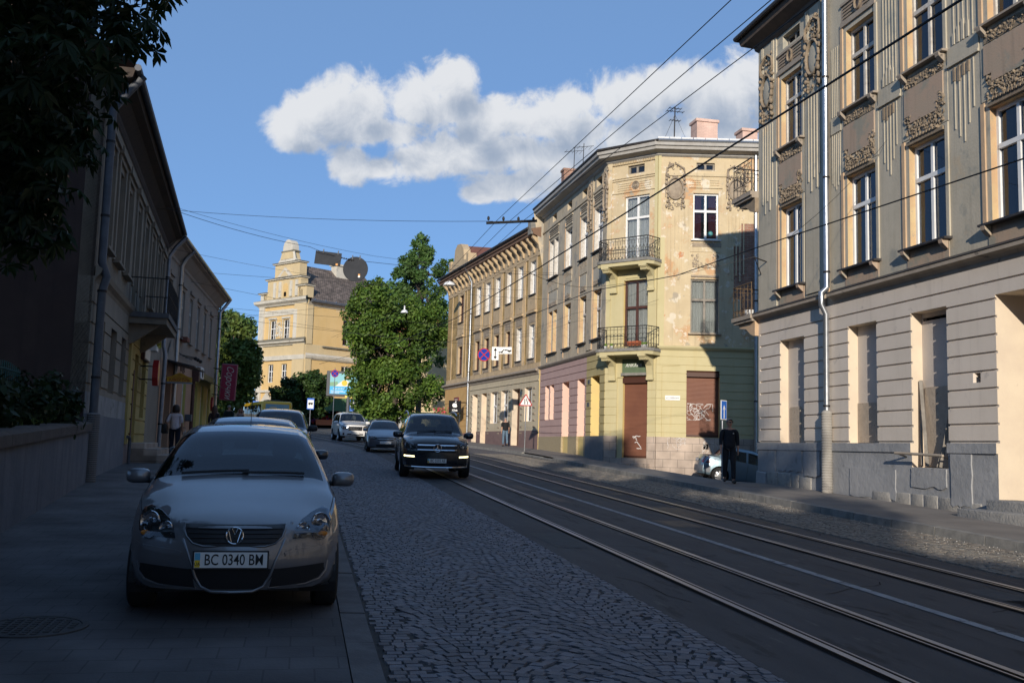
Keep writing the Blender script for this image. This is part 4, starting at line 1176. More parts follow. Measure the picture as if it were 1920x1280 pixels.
 for i, (a, b, z) in enumerate(gfw):
  F.rect(a, b, z, 3.33, -.42, MB_pinkl if i < 4 else MB_shutd, MB_pinkl if i < 4 else MB_yell)
 F.rect(4.65, 5.85, -2, .6, -.05, MB_yell); F.rect(7.3, 8.45, -2, .6, -.05, MB_yell)
 lo = ((1.5, 2.25), (2.45, 3.2), (4.65, 5.75), (7.3, 8.35), (9.45, 10.65))
 for i, (a, b) in enumerate(lo):
  for (z0, z1) in ((5.06, 7.3), (9.15, 11.2)):
   F.hole(a, b, z0, z1, .26, MA_warm if z0 < 6 else M_oldwhite)
  if i != 1:
   bb = lo[1][1] if i == 0 else b
   F.rect(a - .15, bb + .12, 8.4, 9.0, .03, MB_grey); F.rect(a, bb, 7.55, 8.3, .02, MA_up)
   F.rect(a + .12, bb - .1, 7.55, 7.75, .05, MB_orn)
   F.rect(a - .18, a - .1, 4.6, 11.6, .035, MA_peach); F.hole((a + bb) / 2 - .4, (a + bb) / 2 + .4, 12.2, 12.6, .2)
   F.rect(a - .1, bb + .1, 11.35, 11.42, .05, MB_grey); F.rect(a - .1, bb + .1, 11.8, 11.87, .05, MB_grey)
   for k in range(3): F.rect(a, bb, 11.5 + k * .1, 11.53 + k * .1, .03, MB_orn)
 for a in (8.55, 10.85): F.rect(a, a + .75, 4.6, ZT, .05, MB_grey)
 F.rect(0, L3, 11.95, 12.05, .06, MB_grey)
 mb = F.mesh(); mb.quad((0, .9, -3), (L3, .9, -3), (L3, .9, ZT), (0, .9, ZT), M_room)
 mb.build('street_wall', sd)
 for i, (a, b) in enumerate(lo):
  for j, (z0, z1) in enumerate(((5.06, 7.3), (9.15, 11.2))):
   w = window(sd, a, b, z0, z1, .2, M_oldwhite if j == 0 else M_white, M_glass, .62, 2 if b - a > .9 else 1, curtain=M_curt if (i + j) % 2 else None); sill(w, b - a, .15, .08, M_tin, .14, .2)
 for i, uc in enumerate((8.92, 11.25)):
  mb = MB(); cartouche(mb, uc, 9.9, 12.6, .7, MB_orn, 80 + i); mb.build('cartouche', sd, smooth=60, loc=(0, -.05, 0))
 for i, (a, b) in enumerate(((1.5, 3.2), (4.65, 5.75), (7.3, 8.35), (9.45, 10.65))):
  mb = MB(); relief(mb, a + .1, b - .1, 7.58, 7.75, MB_orn, 40, .045, 90 + i, .06); mb.build('window_relief', sd, smooth=50)
  mb = MB(); relief(mb, a, b, 8.7, 8.95, MB_orn, 40, .045, 95 + i, .05); mb.build('sill_relief', sd, smooth=50)
 # house number plates
 for u, z in ((9.05, 3.1), (9.0, 2.05)):
  mb = MB(); mb.bbox(u - .1, u + .22, -.05, -.035, z - .1, z + .1, M_pipeg, .005); mb.build('wall_plate', sd)
 # ---- mouldings and roof over all three sides
 for e, a, b, ma, mbt in ((sd, 0, L3, 0, .3), (ch, 0, L2, .0, .35), (fr, 0, L, 0, 0)):
  mb = MB()
  prof = [(.03, 4.28), (.06, 4.32), (.1, 4.34), (.16, 4.42), (.16, 4.47), (.02, 4.5)]
  profile_strip(mb, a, b, prof, MB_yel if e is not sd else MA_corn)
  mb.build('string_course', e)
  mb = MB()
  prof = [(.03, 12.8), (.12, 12.86), (.14, 12.92), (.5, 13.0), (.52, 13.12), (.6, 13.14), (.62, 13.3), (.66, 13.33), (.1, 13.38)]
  profile_strip(mb, a, b, prof, mat('painted_cornice', (.40, .385, .36), (.34, .32, .29), scale=3, rough=.7) if 'painted_cornice' not in MATS else MATS['painted_cornice'], .42 if e is not sd else 0, .2 if e is sd else .3)
  mb.build('cornice', e)
 mb = MB(); q = lambda p, z: (p[0] - P1[0], p[1] - P1[1], z)
 o = .62
 E0, E2, E1, E3 = (P0[0] - o, P0[1]), (P2[0] - o, P2[1] - .3), (P1[0] - .25, P1[1] - o), (P3[0], P3[1] - o)
 R0, R1, R3 = (P0[0] + 6, P0[1]), (P1[0] + 4.2, P1[1] + 5.5), (P3[0] + 3, P1[1] + 5.0)
 zr = 15.0
 mb.add([q(E0, 13.36), q(E2, 13.36), q(E1, 13.36), q(E3, 13.36), q(R0, zr), q(R1, zr), q(R3, zr)], [(0, 1, 5, 4), (1, 2, 5), (2, 3, 6, 5)], M_roof)
 for a, b in ((E0, E2), (E2, E1), (E1, E3)): mb.tube([q(a, 13.34), q(b, 13.34)], .06, M_zinc if b is E3 else M_tin, 8)
 mb.quad(q((P0[0] + 1, P0[1]), -3), q((P0[0] + 9, P0[1]), -3), q((P0[0] + 9, P0[1]), 13.3), q((P0[0] + 1, P0[1]), 13.3), MB_grey)
 mb.quad(q(P0, 10), q((P0[0] + 7, P0[1]), 10), q(R0, zr), q(E0, 13.3), MB_grey)
 mb.build('roof', root)
 for i in range(34):
  pass
 mb = MB()
 for i in range(30):
  t = (i + .5) / 30; a = Vector(q(E1, 13.38)).lerp(Vector(q(E3, 13.38)), t); b = Vector(q(R1, zr + .02)).lerp(Vector(q(R3, zr + .02)), t)
  mb.tube([a, b], .018, M_roof, 4)
 for i in range(40):
  t = (i + .5) / 40; a = Vector(q(E0, 13.38)).lerp(Vector(q(E2, 13.38)), t); b = Vector(q(R0, zr + .02)).lerp(Vector(q(R1, zr + .02)), t)
  mb.tube([a, b], .018, M_roof, 4)
 mb.build('standing_seam', root)
 mb = MB()
 for k in range(9):
  a = Vector(q(E1, 13.42)).lerp(Vector(q(E3, 13.42)), k / 9); b = Vector(q(E1, 13.42)).lerp(Vector(q(E3, 13.42)), (k + .93) / 9)
  mb.tube([a + Vector((.1, .35, .12)), b + Vector((.1, .35, .12))], .055, M_white, 6)
 mb.build('snow_guard', root)
 Mch = brick_mat('pink_chimney', (.62, .42, .34), (.56, .38, .31), (.5, .36, .3), .26, .08, .008, bump=.3, noise=.2, axes='xzy')
 for (u, v, w, h, lab) in ((4.35, 5.3, 1.1, 1.6, 0), (6.6, 5.2, .8, 1.3, 1)):
  mb = MB(); mb.box(u - w / 2, u + w / 2, v - .4, v + .4, 14.2, zr + h - .25, Mch); mb.bbox(u - w / 2 - .07, u + w / 2 + .07, v - .47, v + .47, zr + h - .25, zr + h - .1, Mch, .02)
  mb.build('chimney', root)
 mb = MB(); u, v = -1.0, 12.4; mb.box(u, u + 1.1, v, v + .6, 12.5, 15.5, MB_brick); mb.box(u - .05, u + 1.15, v - .05, v + .65, 15.5, 15.62, MB_brick); mb.build('chimney', root)
 mb = MB()
 mb.tube([(2.2, 3.9, 13.8), (2.25, 3.9, 16.6)], .03, M_iron, 6)
 for z, w in ((16.5, .3), (16.35, .42), (15.9, .25)):
  mb.tube([(2.25 - w, 3.9, z), (2.25 + w, 3.9, z)], .018, M_iron, 5)
  for k in (-1, -.4, .4, 1): mb.tube([(2.25 + w * k, 3.75, z), (2.25 + w * k, 4.05, z)], .014, M_iron, 5)
 mb.tube([(2.25, 3.9, 16.2), (1.4, 4.2, 14.0)], .008, M_iron, 4); mb.tube([(2.25, 3.9, 16.2), (3.4, 4.2, 14.2)], .008, M_iron, 4)
 mb.build('roof_aerial', root)
 for (x, y, h) in ((-1.6, 6.5, 1.6), (-1.5, 8.6, 2.0)):
  mb = MB(); mb.tube([(x, y, 13.5), (x + .05, y, 13.6 + h)], .02, M_iron, 5)
  mb.tube([(x - .45, y + .2, 13.4 + h), (x + .5, y - .2, 13.45 + h)], .013, M_iron, 4)
  for k in range(5): mb.tube([(x - .4 + .2 * k, y - .15, 13.41 + h), (x - .4 + .2 * k, y + .35, 13.41 + h)], .01, M_iron, 4)
  mb.build('roof_aerial', root)
 # downpipe at the right end of the front
 d = Vector((.978, -.206, 0)); n = Vector((-.206, -.978, 0)); b0 = Vector((*P1, 0)) + d * 4.22 + n * .14
 pipe_run([(b0.x, b0.y, 12.9), (b0.x, b0.y, 9.0), (b0.x, b0.y, 5.0), (b0.x, b0.y, -1.2)], .07, M_zinc, 'downpipe', 'zinc downpipe at the right end of the yellow corner house front', clips=(2.2, 6.5, 10.5))
 return root
corner_house()
# ------------------------------------------------------------------ yellow brick terrace
MD_brick = brick_mat('ochre_brick', (.46, .30, .11), (.37, .24, .09), (.31, .23, .12), .27, .09, .014, bump=.5, noise=.3, axes='xzy')
MD_st = mat('terrace_stucco', (.52, .395, .245), (.44, .33, .205), scale=1.4, rough=.92, bump=.3, streak=((.24, .18, .12), .55), patches=[((.30, .24, .17), 2, .6, .1)])
MD_gf = mat('terrace_ground_floor', (.46, .395, .28), (.51, .44, .32), scale=1.2, rough=.92, bump=.2, streak=((.28, .245, .18), .4))
MD_or = mat('orange_render', (.52, .32, .125), (.56, .355, .145), scale=1.5, rough=.9, bump=.15)
MD_base = mat('maroon_base', (.17, .11, .105), (.20, .135, .125), scale=2, rough=.85)
MD_red = mat('red_tin_roof', (.17, .075, .055), (.14, .06, .045), scale=2, rough=.6, metal=.1)
def terrace():
 Pf, Pn = (9.4, 80.8), (12.85, 53.2)
 rz, L = local(Pf, Pn)
 root = thing('brick_terrace', 'ochre brick terrace with white windows, bracketed eaves and ornate aprons', 'house', (*Pf, 0), rz)
 us = 7.6       # visible far end of the orange part
 L = 27.8
 u0 = 8.1
 F = Facade(u0, L, -3, 12.4, MD_brick)
 F.rect(u0, L, .3, 4.1, .05, MD_gf); F.rect(u0, 14.35, -.6, 4.1, .055, MD_or); F.rect(14.35, L, -3, .95, .08, MD_base); F.rect(u0, 14.35, -3, .85, .09, mat('purple_base', (.27, .13, .13), rough=.8))
 F.groove(u0, 14.35, [3.0 - .42 * k for k in range(6)], .05, .03, .055, MD_or)
 F.rect(u0, L, 4.4, 4.75, .02, MD_st)
 F.rect(u0, L, 10.85, 12.4, .05, MD_st)
 win = [(11.15, 12.2), (15.35, 16.3), (17.4, 18.35), (19.5, 20.4), (21.75, 22.55), (23.8, 24.65), (25.95, 26.8)]
 pil = [9.4, 13.1, 16.75, 18.8, 20.9, 23.0, 25.15]
 for a in pil: F.rect(a - .12, a + .0, 4.7, 10.9, .04, MD_st)
 for i, (a, b) in enumerate(win):
  F.rect(a - .4, b + .25, 4.75, 10.9, .03, MD_st)
  F.hole(a, b, 5.06, 7.0, .22, M_oldwhite if i > 4 else MD_st); F.hole(a, b, 8.75, 10.68, .22, M_oldwhite if i else MD_st)
  F.rect(a - .1, b + .1, 4.78, 5.0, .05, MB_orn); F.rect(a - .1, b + .1, 7.85, 8.6, .05, MD_st); F.rect(a - .35, b + .3, 7.65, 7.78, .16, MD_st); F.rect(a - .1, b + .1, 7.1, 7.6, .05, MB_orn)
 # ground floor
 for k in range(8):
  z = 3.35 - .36 * k
  for a in (15.0, 16.7, 18.75, 20.85, 22.9, 25.0, 27.1): F.rect(a - .12, a + .2, z - .05, z + .02, .1, MB_orn)
 for (a, b, z0, m) in ((15.2, 16.3, -.2, MA_cream), (17.2, 18.3, .0, MD_or), (19.15, 20.5, 1.45, None), (21.25, 22.55, 1.45, None), (23.35, 24.7, .1, M_brown), (25.5, 26.7, 1.48, None)):
  if m: F.rect(a, b, z0, 3.42, -.3, m, MA_cream)
  else: F.hole(a, b, z0, 3.42, .25, MA_cream)
 F.rect(11.1, 12.2, .9, 2.9, -.2, M_oldwhite, MD_or)
 mb = F.mesh()
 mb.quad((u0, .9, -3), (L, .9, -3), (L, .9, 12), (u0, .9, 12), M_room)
 mb.quad((u0, 0, -3), (u0, 9, -3), (u0, 9, 12.4), (u0, 0, 12.4), MD_st)
 mb.build('wall', root)
 mb = MB()
 profile_strip(mb, u0, L, [(.05, 4.05), (.1, 4.1), (.12, 4.2), (.28, 4.28), (.28, 4.36), (.04, 4.46)], MA_corn, 1.0); profile_strip(mb, 14.6, L, [(.05, 3.7), (.1, 3.72), (.1, 3.78), (.05, 3.8)], MD_gf)
 mb.build('string_course', root)
 for i, (a, b) in enumerate(win):
  m0 = M_brown if i in (0, 1, 2, 3, 4) else M_white
  w = window(root, a, b, 5.06, 7.0, .14, M_brown if i < 5 else M_white, M_glass, .62, 2, curtain=(M_curt, None, MA_curt2, None, M_curt, MA_curt2, M_curt)[i]); sill(w, b - a, .14, .06, M_tin, .1, .14)
  w = window(root, a, b, 8.75, 10.68, .14, M_brown if i == 0 else M_white, M_glass, (.62, .7, .62, .66, .62, .7, .64)[i], 2, curtain=(None, M_curt, MA_curt2, M_curt, None, MA_curt2, M_curt)[i]); sill(w, b - a, .14, .06, M_tin, .1, .14)
 for (a, b) in ((19.15, 20.5), (21.25, 22.55), (25.5, 26.7)):
  window(root, a, b, 1.45, 3.42, .18, M_white, M_glass, .55, 2)
 for i, (a, b) in enumerate(win):
  for (c, d) in ((7.9, 8.55), (4.8, 4.98), (7.12, 7.58)):
   mb = MB(); relief(mb, a + .02, b - .02, c, d, MB_orn, 26, .06, 200 + i, .05); mb.build('window_relief', root, smooth=50)
 # eaves on brackets
 mb = MB()
 profile_strip(mb, u0, L, [(.05, 11.75), (.6, 11.95), (.62, 12.1), (.7, 12.12), (.72, 12.25), (.05, 12.4)], mat('eaves_board', (.20, .12, .08), (.16, .10, .07), scale=4, rough=.9), 1.0)
 mb.build('eaves', root)
 n = 22
 for k in range(n):
  u = u0 + .3 + (L - u0 - .6) * k / (n - 1)
  mb = MB(); mb.prism([(-.05, 11.1), (-.12, 11.1), (-.2, 11.4), (-.55, 11.75), (-.58, 11.9), (-.05, 11.9)], u - .1, u + .1, MD_st, axis='x')
  mb.build('eaves_bracket', root)
 mb = MB()
 for k in range(n - 1):
  u = u0 + .3 + (L - u0 - .6) * (k + .5) / (n - 1)
  relief(mb, u - .22, u + .22, 10.9, 11.6, MB_orn, 12, .07, 300 + k, .06)
 mb.build('frieze_relief', root, smooth=50)
 mb = MB()
 mb.add([(u0 - .7, -.74, 12.38), (L - .05, -.74, 12.38), (L - .05, 5, 14.3), (u0 + 2, 5, 14.3), (u0 - .7, 9, 12.38)], [(0, 1, 2, 3), (0, 3, 4)], M_roof)
 mb.tube([(u0 - .7, -.78, 12.33), (L - .4, -.78, 12.33)], .08, M_tin, 8)
 mb.box(L - .55, L - .06, -.74, .2, 11.95, 12.75, M_kerb)
 mb.build('roof', root)
 # attic gable over the far end
 mb = MB(); m = MD_st
 mb.prism([(8.6, 12.3), (13.0, 12.3), (13.0, 13.1), (12.2, 13.2), (12.0, 14.0), (11.3, 14.5), (10.4, 14.6), (9.8, 14.3), (9.6, 13.5), (8.7, 13.3)], -.12, .4, m)
 mb.box(12.9, 13.4, -.16, .45, 12.3, 13.5, m); mb.box(8.4, 8.9, -.16, .45, 12.3, 13.6, m)
 mb.build('attic_gable', root)
 mb = MB(); mb.add([(9.4, .4, 13.2), (12.4, .4, 13.2), (11.7, .4, 14.3), (10.0, .4, 14.4), (9.4, 4, 13.2), (12.6, 4, 13.2), (11.7, 3.8, 14.4), (10.0, 3.8, 14.4)],
     [(0, 1, 2, 3), (1, 5, 6, 2), (2, 6, 7, 3), (0, 3, 7, 4)], MD_red); mb.build('attic_roof', root)
 mb = MB(); mb.tube([(24.5, 1.5, 12.8), (24.5, 1.5, 14.6)], .03, M_iron, 5)
 for z in (14.5, 14.2): mb.tube([(24.1, 1.5, z), (24.9, 1.5, z)], .02, M_iron, 5)
 mb.build('roof_aerial', root)
 # downpipes
 c, s = math.cos(rz), math.sin(rz)
 def W(u, y, z): return (Pf[0] + u * c - y * s, Pf[1] + u * s + y * c, z)
 pipe_run([W(14.5, -.7, 12.3), W(14.5, -.16, 11.2), W(14.5, -.16, 7), W(14.5, -.2, 4.2), W(14.5, -.18, .9)], .07, M_zinc, 'downpipe', 'pale downpipe beside the orange end of the brick terrace', clips=(2, 5, 9))
 # hanging shop sign
 t = thing('shop_sign', 'black projecting box sign with a white apple on the brick terrace', 'shop sign', W(14.05, -.95, 2.62), rz + R(75))
 t.rotation_euler = (0, 0, math.atan2(0, 1) + R(-12))
 mb = MB(); mb.bbox(-.42, .42, -.08, .08, -.42, .42, mat('sign_black', (.008, .008, .01), rough=.6, spec=.1), .02); bx = mb.build('sign_box', t)
 mb = MB(); pts = []
 for k in range(28):
  a = 2 * PI * k / 28 + PI / 2
  rr = .165 * (1 + .06 * math.cos(2 * a) - .13 * math.exp(-((a - PI / 2 + PI) % (2 * PI) - PI) ** 2 * 14) - .08 * math.exp(-((a - 3 * PI / 2 + PI) % (2 * PI) - PI) ** 2 * 14))
  dx = rr * math.cos(a); dz = rr * math.sin(a)
  ex, ez = .19, .03
  if math.hypot(dx - ex, dz - ez) < .085:
   v = Vector((dx - ex, dz - ez)).normalized() * .085; dx, dz = ex + v.x, ez + v.y
  pts.append((dx, dz + .1))
 mb.prism(pts, -.09, -.081, M_white)
 mb.prism([(-.0, .28), (.03, .36), (.1, .39), (.08, .32), (.02, .275)], -.09, -.081, M_white)
 mb.build('emblem', bx)
 tm = text_mesh('iClub', .17, M_white, .008, bold=.006); tm.build('lettering', bx, loc=(0, -.085, -.24))
 mb = MB(); mb.tube([(0, .05, .3), (.9, .5, .3)], .025, M_iron, 5); mb.build('sign_bracket', t)
 # flower baskets
 Mfl = mat('geranium_red', (.55, .03, .05), (.60, .10, .16), scale=20, rough=.8); Mlf = mat('geranium_leaf', (.07, .16, .035), (.12, .22, .05), scale=12, rough=.7)
 for i, (u, y, z, lab) in enumerate(((9.2, -.7, 2.35, 'hanging basket of red geraniums at the far corner of the brick terrace'), (12.7, -.6, 2.3, 'hanging basket of red geraniums beside the black shop sign'), (12.2, -.35, .85, 'window box of red geraniums low on the orange wall'), (10.2, -.4, 1.0, 'window box of red geraniums low on the orange wall'))):
  t = thing('flower_basket', lab, 'flower basket', W(u, y, z), rz, 'flower baskets')
  r = random.Random(i)
  mb = MB(); mb.lathe([(.12, -.25), (.28, 0), (.25, 0)], M_greywood, 12); mb.build('basket', t)
  for nm, m, n in (('foliage', Mlf, 170), ('blossom', Mfl, 90)):
   mb = MB()
   for k in range(n):
    a, q = r.uniform(0, 6.3), r.uniform(.1, .55); p = Vector((q * math.cos(a), q * math.sin(a) * .8, r.uniform(-.4 if nm == 'foliage' else -.05, .35)))
    s_ = r.uniform(.05, .09); x = Vector((r.uniform(-1, 1), r.uniform(-1, 1), r.uniform(-1, 1))).normalized() * s_; yv = Vector((r.uniform(-1, 1), r.uniform(-1, 1), r.uniform(-1, 1))).normalized() * s_
    mb.add([p - x, p + yv, p + x, p - yv], [(0, 1, 2, 3)], m)
   mb.build(nm, t)
 mb = MB(); mb.bbox(10.8, 11.9, -.12, -.06, 2.95, 3.4, mat('maroon_board', (.16, .03, .04), rough=.6), .01); sg = mb.build('shop_board', root)
 tm = text_mesh('АРКА', .3, M_oldwhite, .008); tm.build('lettering', sg, loc=(11.35, -.125, 3.17))
 return root
terrace()
# ------------------------------------------------------------------ left side: low wall, garden, two old houses
ME_st = mat('brown_grey_render', (.20, .165, .125), (.25, .21, .16), scale=1.2, rough=.92, bump=.3, streak=((.12, .10, .08), .5), patches=[((.16, .14, .115), 1.4, .58, .1)])
ME_gf = mat('soiled_ground_floor', (.22, .185, .145), (.27, .23, .18), scale=1.0, rough=.92, bump=.3, streak=((.14, .115, .10), .5), patches=[((.25, .17, .15), 1.2, .62, .1)])
ME_yel = mat('ochre_shop_front', (.40, .30, .10), (.46, .35, .13), scale=1.0, rough=.9, bump=.2)
ME_pl = mat('blue_grey_plinth', (.13, .14, .165), (.18, .185, .205), scale=1.4, rough=.85, bump=.4, streak=((.09, .095, .11), .6))
ME_pat = mat('washed_render', (.32, .31, .30), (.24, .235, .235), scale=1.3, rough=.9, bump=.3, patches=[((.15, .145, .14), 1.6, .55, .1)])
ME_brick = brick_mat('dark_red_brick', (.14, .06, .045), (.11, .05, .04), (.10, .085, .075), .26, .08, .012, bump=.6, noise=.4, axes='xzy')
MF_up = mat('taupe_render', (.27, .225, .185), (.31, .26, .215), scale=1.2, rough=.92, bump=.25, streak=((.18, .15, .12), .5))
MF_sal = mat('salmon_render', (.42, .25, .16), (.46, .28, .185), scale=1.2, rough=.9, bump=.2)
MF_lem = mat('lemon_render', (.48, .39, .11), (.52, .43, .14), scale=1.2, rough=.9, bump=.2)
M_lowwall = mat('blue_grey_wall', (.105, .115, .14), (.15, .155, .175), scale=1.5, rough=.9, bump=.5, bscale=12, streak=((.055, .06, .075), .8))
M_cope = mat('wall_coping', (.075, .06, .055), (.10, .085, .075), scale=3, rough=.95, bump=.6, bscale=12)
M_soilg = mat('garden_soil', (.04, .035, .028), (.055, .045, .035), scale=3, rough=1)
M_fence = mat('green_fence_paint', (.02, .075, .075), (.025, .09, .085), scale=5, rough=.6)
M_zincd = mat('dull_zinc', (.30, .31, .34), (.22, .23, .26), scale=4, rough=.4, metal=.7)
def low_wall():
 t = thing('garden_wall', 'low blue grey retaining wall with a dark coping along the left pavement', 'wall', (-3.44, 12.9, 0))
 ys = [-6, 0, 6, 10, 12.9, 15, 17, 19, 21.45]
 fx = lambda y: -3.44 - .089 * max(y - 10, 0) + .26 if y > 10 else -3.18
 ft = lambda y: .03 + .030 * (y - 13)
 mb = MB(); cp = MB()
 for a, b in zip(ys, ys[1:]):
  za, zb = zg(-3, a) + .1, zg(-3, b) + .1
  O = Vector((-3.44, 12.9, 0))
  P = lambda x, y, z: Vector((x, y, z)) - O
  mb.quad(P(fx(a), a, za), P(fx(b), b, zb), P(fx(b), b, ft(b) - .18), P(fx(a), a, ft(a) - .18), M_lowwall)
  mb.quad(P(fx(a) - .35, a, za), P(fx(b) - .35, b, zb), P(fx(b) - .35, b, ft(b) - .18), P(fx(a) - .35, a, ft(a) - .18), M_lowwall)
  q = [(fx(a) + .06, ft(a) - .18), (fx(a) + .06, ft(a) - .04), (fx(a) - .02, ft(a)), (fx(a) - .4, ft(a)), (fx(a) - .4, ft(a) - .18)]
  w = [(fx(b) + .06, ft(b) - .18), (fx(b) + .06, ft(b) - .04), (fx(b) - .02, ft(b)), (fx(b) - .4, ft(b)), (fx(b) - .4, ft(b) - .18)]
  vs = [P(x, a + .006, z) for x, z in q] + [P(x, b - .006, z) for x, z in w]
  cp.add(vs, [(i, i + 1, 6 + i, 5 + i) for i in range(4)] + [(0, 1, 2, 3, 4), (9, 8, 7, 6, 5), (4, 0, 5, 9)], M_cope)
 mb.build('wall', t); cp.build('coping', t)
 mb = MB()
 ys = frange(-6, 21.5, 14); vs = []
 for y in ys: vs += [(fx(y) - .3, y, ft(y) - .06), (-9, y, ft(y) + .3), (-16, y, ft(y) + .5)]
 mb.add(vs, [(j * 3 + i, j * 3 + i + 1, (j + 1) * 3 + i + 1, (j + 1) * 3 + i) for j in range(len(ys) - 1) for i in range(2)], M_soilg)
 structure('garden_terrain', mb)
 f = thing('garden_fence', 'low green metal fence in the garden behind the low wall', 'fence', (-4.7, 12, 0))
 for y0 in (9.0, 11.3, 13.6, 15.9, 18.2):
  a, b = (-4.75 - .05 * (y0 - 9), y0), (-4.75 - .05 * (y0 - 6.7), y0 + 2.25)
  z = ft(y0) + .02
  mb = MB(); O = Vector((-4.7, 12, 0))
  for k in range(15):
   p = Vector((lerp(a[0], b[0], k / 14), lerp(a[1], b[1], k / 14), z)) - O; mb.tube([p, p + Vector((0, 0, 1.0 + .1 * math.sin(k / 14 * PI)))], .012, M_fence, 5)
  for zz in (.15, .95): mb.tube([Vector((*a, z + zz)) - O, Vector((*b, z + zz)) - O], .018, M_fence, 5)
  mb.build('fence_panel', f)
  mb = MB(); p = Vector((*a, z - .2)) - O; mb.tube([p, p + Vector((0, 0, 1.4))], .035, M_fence, 6); mb.build('post', f)
 for (x, y, h, lab) in ((-5.2, 14.0, 2.35, 'thin pale pole rising from the garden fence, taller of two'), (-5.5, 17.2, 2.2, 'thin pale pole in the garden near the brick side wall')):
  mb = MB(); mb.tube([(0, 0, 0), (.03, 0, h)], .022, M_zincd, 6); o = mb.build('garden_pole', loc=(x, y, ft(y)))
  tag(o, lab, 'pole', 'garden poles')
low_wall()
def house_E():
 Pn, Pf = (-4.36, 21.6), (-5.3, 38.9)
 # seen from the street the facade runs from its far end (left) ... to near end: x from near to far is mirrored, so local x starts far
 rz, L = local(Pn, Pf)
 # local +x must run left to right for a viewer in the street facing -X: from near (left) to far (right)
 root = thing('old_house', 'dim two storey brown house with a balcony and wide eaves behind the low garden wall', 'house', (*Pn, 0), rz)
 F = Facade(0, L, -2.2, 7.75, ME_st)
 GY = 6.9
 F.rect(0, GY, .9, 3.3, .03, ME_gf); F.rect(GY, 12.6, -.2, 3.3, .04, ME_yel); F.rect(12.6, L, -2, 3.3, .03, ME_gf)
 F.rect(0, GY, .45, .9, .035, ME_pat); F.rect(0, GY, -2.2, .45, .06, ME_pl); F.rect(GY, 12.6, -2.2, -.2, .06, mat('pinkish_plinth', (.26, .19, .17), (.22, .165, .15), scale=2, rough=.9))
 rs = [2.75 - .42 * k for k in range(5)]
 F.groove(0, GY, rs, .04, .03, .03, ME_gf); F.groove(GY, 12.6, [2.6 - .42 * k for k in range(7)], .04, .03, .04, ME_yel)
 F.rect(GY, GY + .35, -.2, 3.3, .1, ME_yel)
 for (a, b) in ((.9, 2.0), (3.1, 4.2), (5.2, 6.2)): F.hole(a, b, 1.02, 2.55, .25, ME_gf)
 F.hole(8.5, 9.5, -.2, 2.4, .3, ME_yel); F.hole(10.6, 11.8, .6, 2.4, .3, ME_yel)
 up = [(.9, 1.9), (2.75, 3.75), (4.6, 5.6), (6.8, 7.8), (9.0, 10.0), (11.2, 12.2), (13.4, 14.4), (15.4, 16.3)]
 for i, (a, b) in enumerate(up):
  F.hole(a, b, 4.15 if i not in (3, 4) else 3.45, 6.35, .22, ME_st)
  F.rect(a - .22, a, 4.1, 6.5, .05, ME_st); F.rect(b, b + .22, 4.1, 6.5, .05, ME_st)
  F.rect(a - .3, b + .3, 6.62, 6.8, .12, ME_st); F.rect(a - .25, b + .25, 6.5, 6.62, .06, ME_st)
 mb = F.mesh()
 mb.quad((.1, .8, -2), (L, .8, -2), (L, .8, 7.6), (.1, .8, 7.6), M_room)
 mb.quad((L, 0, -2), (L, 11, -2), (L, 11, 7.75), (L, 0, 7.75), ME_st)
 mb.build('wall', root)
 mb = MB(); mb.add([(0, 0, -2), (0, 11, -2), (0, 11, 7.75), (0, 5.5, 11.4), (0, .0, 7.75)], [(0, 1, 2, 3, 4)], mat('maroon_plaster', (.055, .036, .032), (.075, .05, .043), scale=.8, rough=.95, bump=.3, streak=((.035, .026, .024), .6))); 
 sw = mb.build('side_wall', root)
 for i, (a, b) in enumerate(up):
  w = window(root, a, b, 4.15 if i not in (3, 4) else 3.45, 6.35, .12, M_oldwhite, M_glass, .66, 2, curtain=M_curt if i < 3 else None)
  if i not in (3, 4): sill(w, b - a, .16, .1, ME_st, .1, .12)
 for (a, b) in ((.9, 2.0), (3.1, 4.2), (5.2, 6.2)): window(root, a, b, 1.02, 2.55, .16, M_brown, M_glassd, .66, 2)
 window(root, 10.6, 11.8, .6, 2.4, .2, M_brown, M_glassd, .7, 2)
 mb = MB(); mb.box(8.5, 9.5, .2, .26, -.2, 2.4, M_brown); mb.box(8.6, 8.95, .17, .2, .2, 2.2, M_brown); mb.box(9.05, 9.4, .17, .2, .2, 2.2, M_brown); mb.build('door', root)
 mb = MB(); profile_strip(mb, 0, 7.4, [(.03, 3.2), (.06, 3.28), (.14, 3.36), (.17, 3.46), (.03, 3.55)], ME_st, .0); mb.build('string_course', root)
 mb = MB(); profile_strip(mb, GY, 12.6, [(.04, 2.95), (.2, 3.05), (.22, 3.12), (.04, 3.18)], ME_yel); mb.build('shop_cornice', root)
 # eaves
 mb = MB(); prof = [(.02, 7.1), (.06, 7.2), (.06, 7.3), (.3, 7.52), (.5, 7.58), (.54, 7.72), (.58, 7.78), (.02, 7.82)]
 profile_strip(mb, 0, L, prof, mat('dark_soffit', (.05, .04, .035), (.065, .05, .042), scale=4, rough=.95), .25)
 mb.tube([(-.3, -.62, 7.74), (L, -.62, 7.74)], .075, M_pipeg, 8)
 mb.build('eaves', root)
 mb = MB(); mb.add([(-.3, -.6, 7.8), (L, -.6, 7.8), (L, 5.5, 11.5), (-.3, 5.5, 11.5), (-.3, 11.6, 7.7), (L, 11.6, 7.7)], [(0, 1, 2, 3), (3, 2, 5, 4)], mat('old_tile_roof', (.09, .05, .04), (.12, .07, .055), scale=8, rough=.9))
 mb.build('roof', root)
 mb = MB(); mb.box(L - .8, L - .05, 2.2, 3.2, 8, 11.4, MB_brick); mb.box(L - .86, L + .01, 2.14, 3.26, 11.4, 11.55, MB_brick); mb.build('chimney', root)
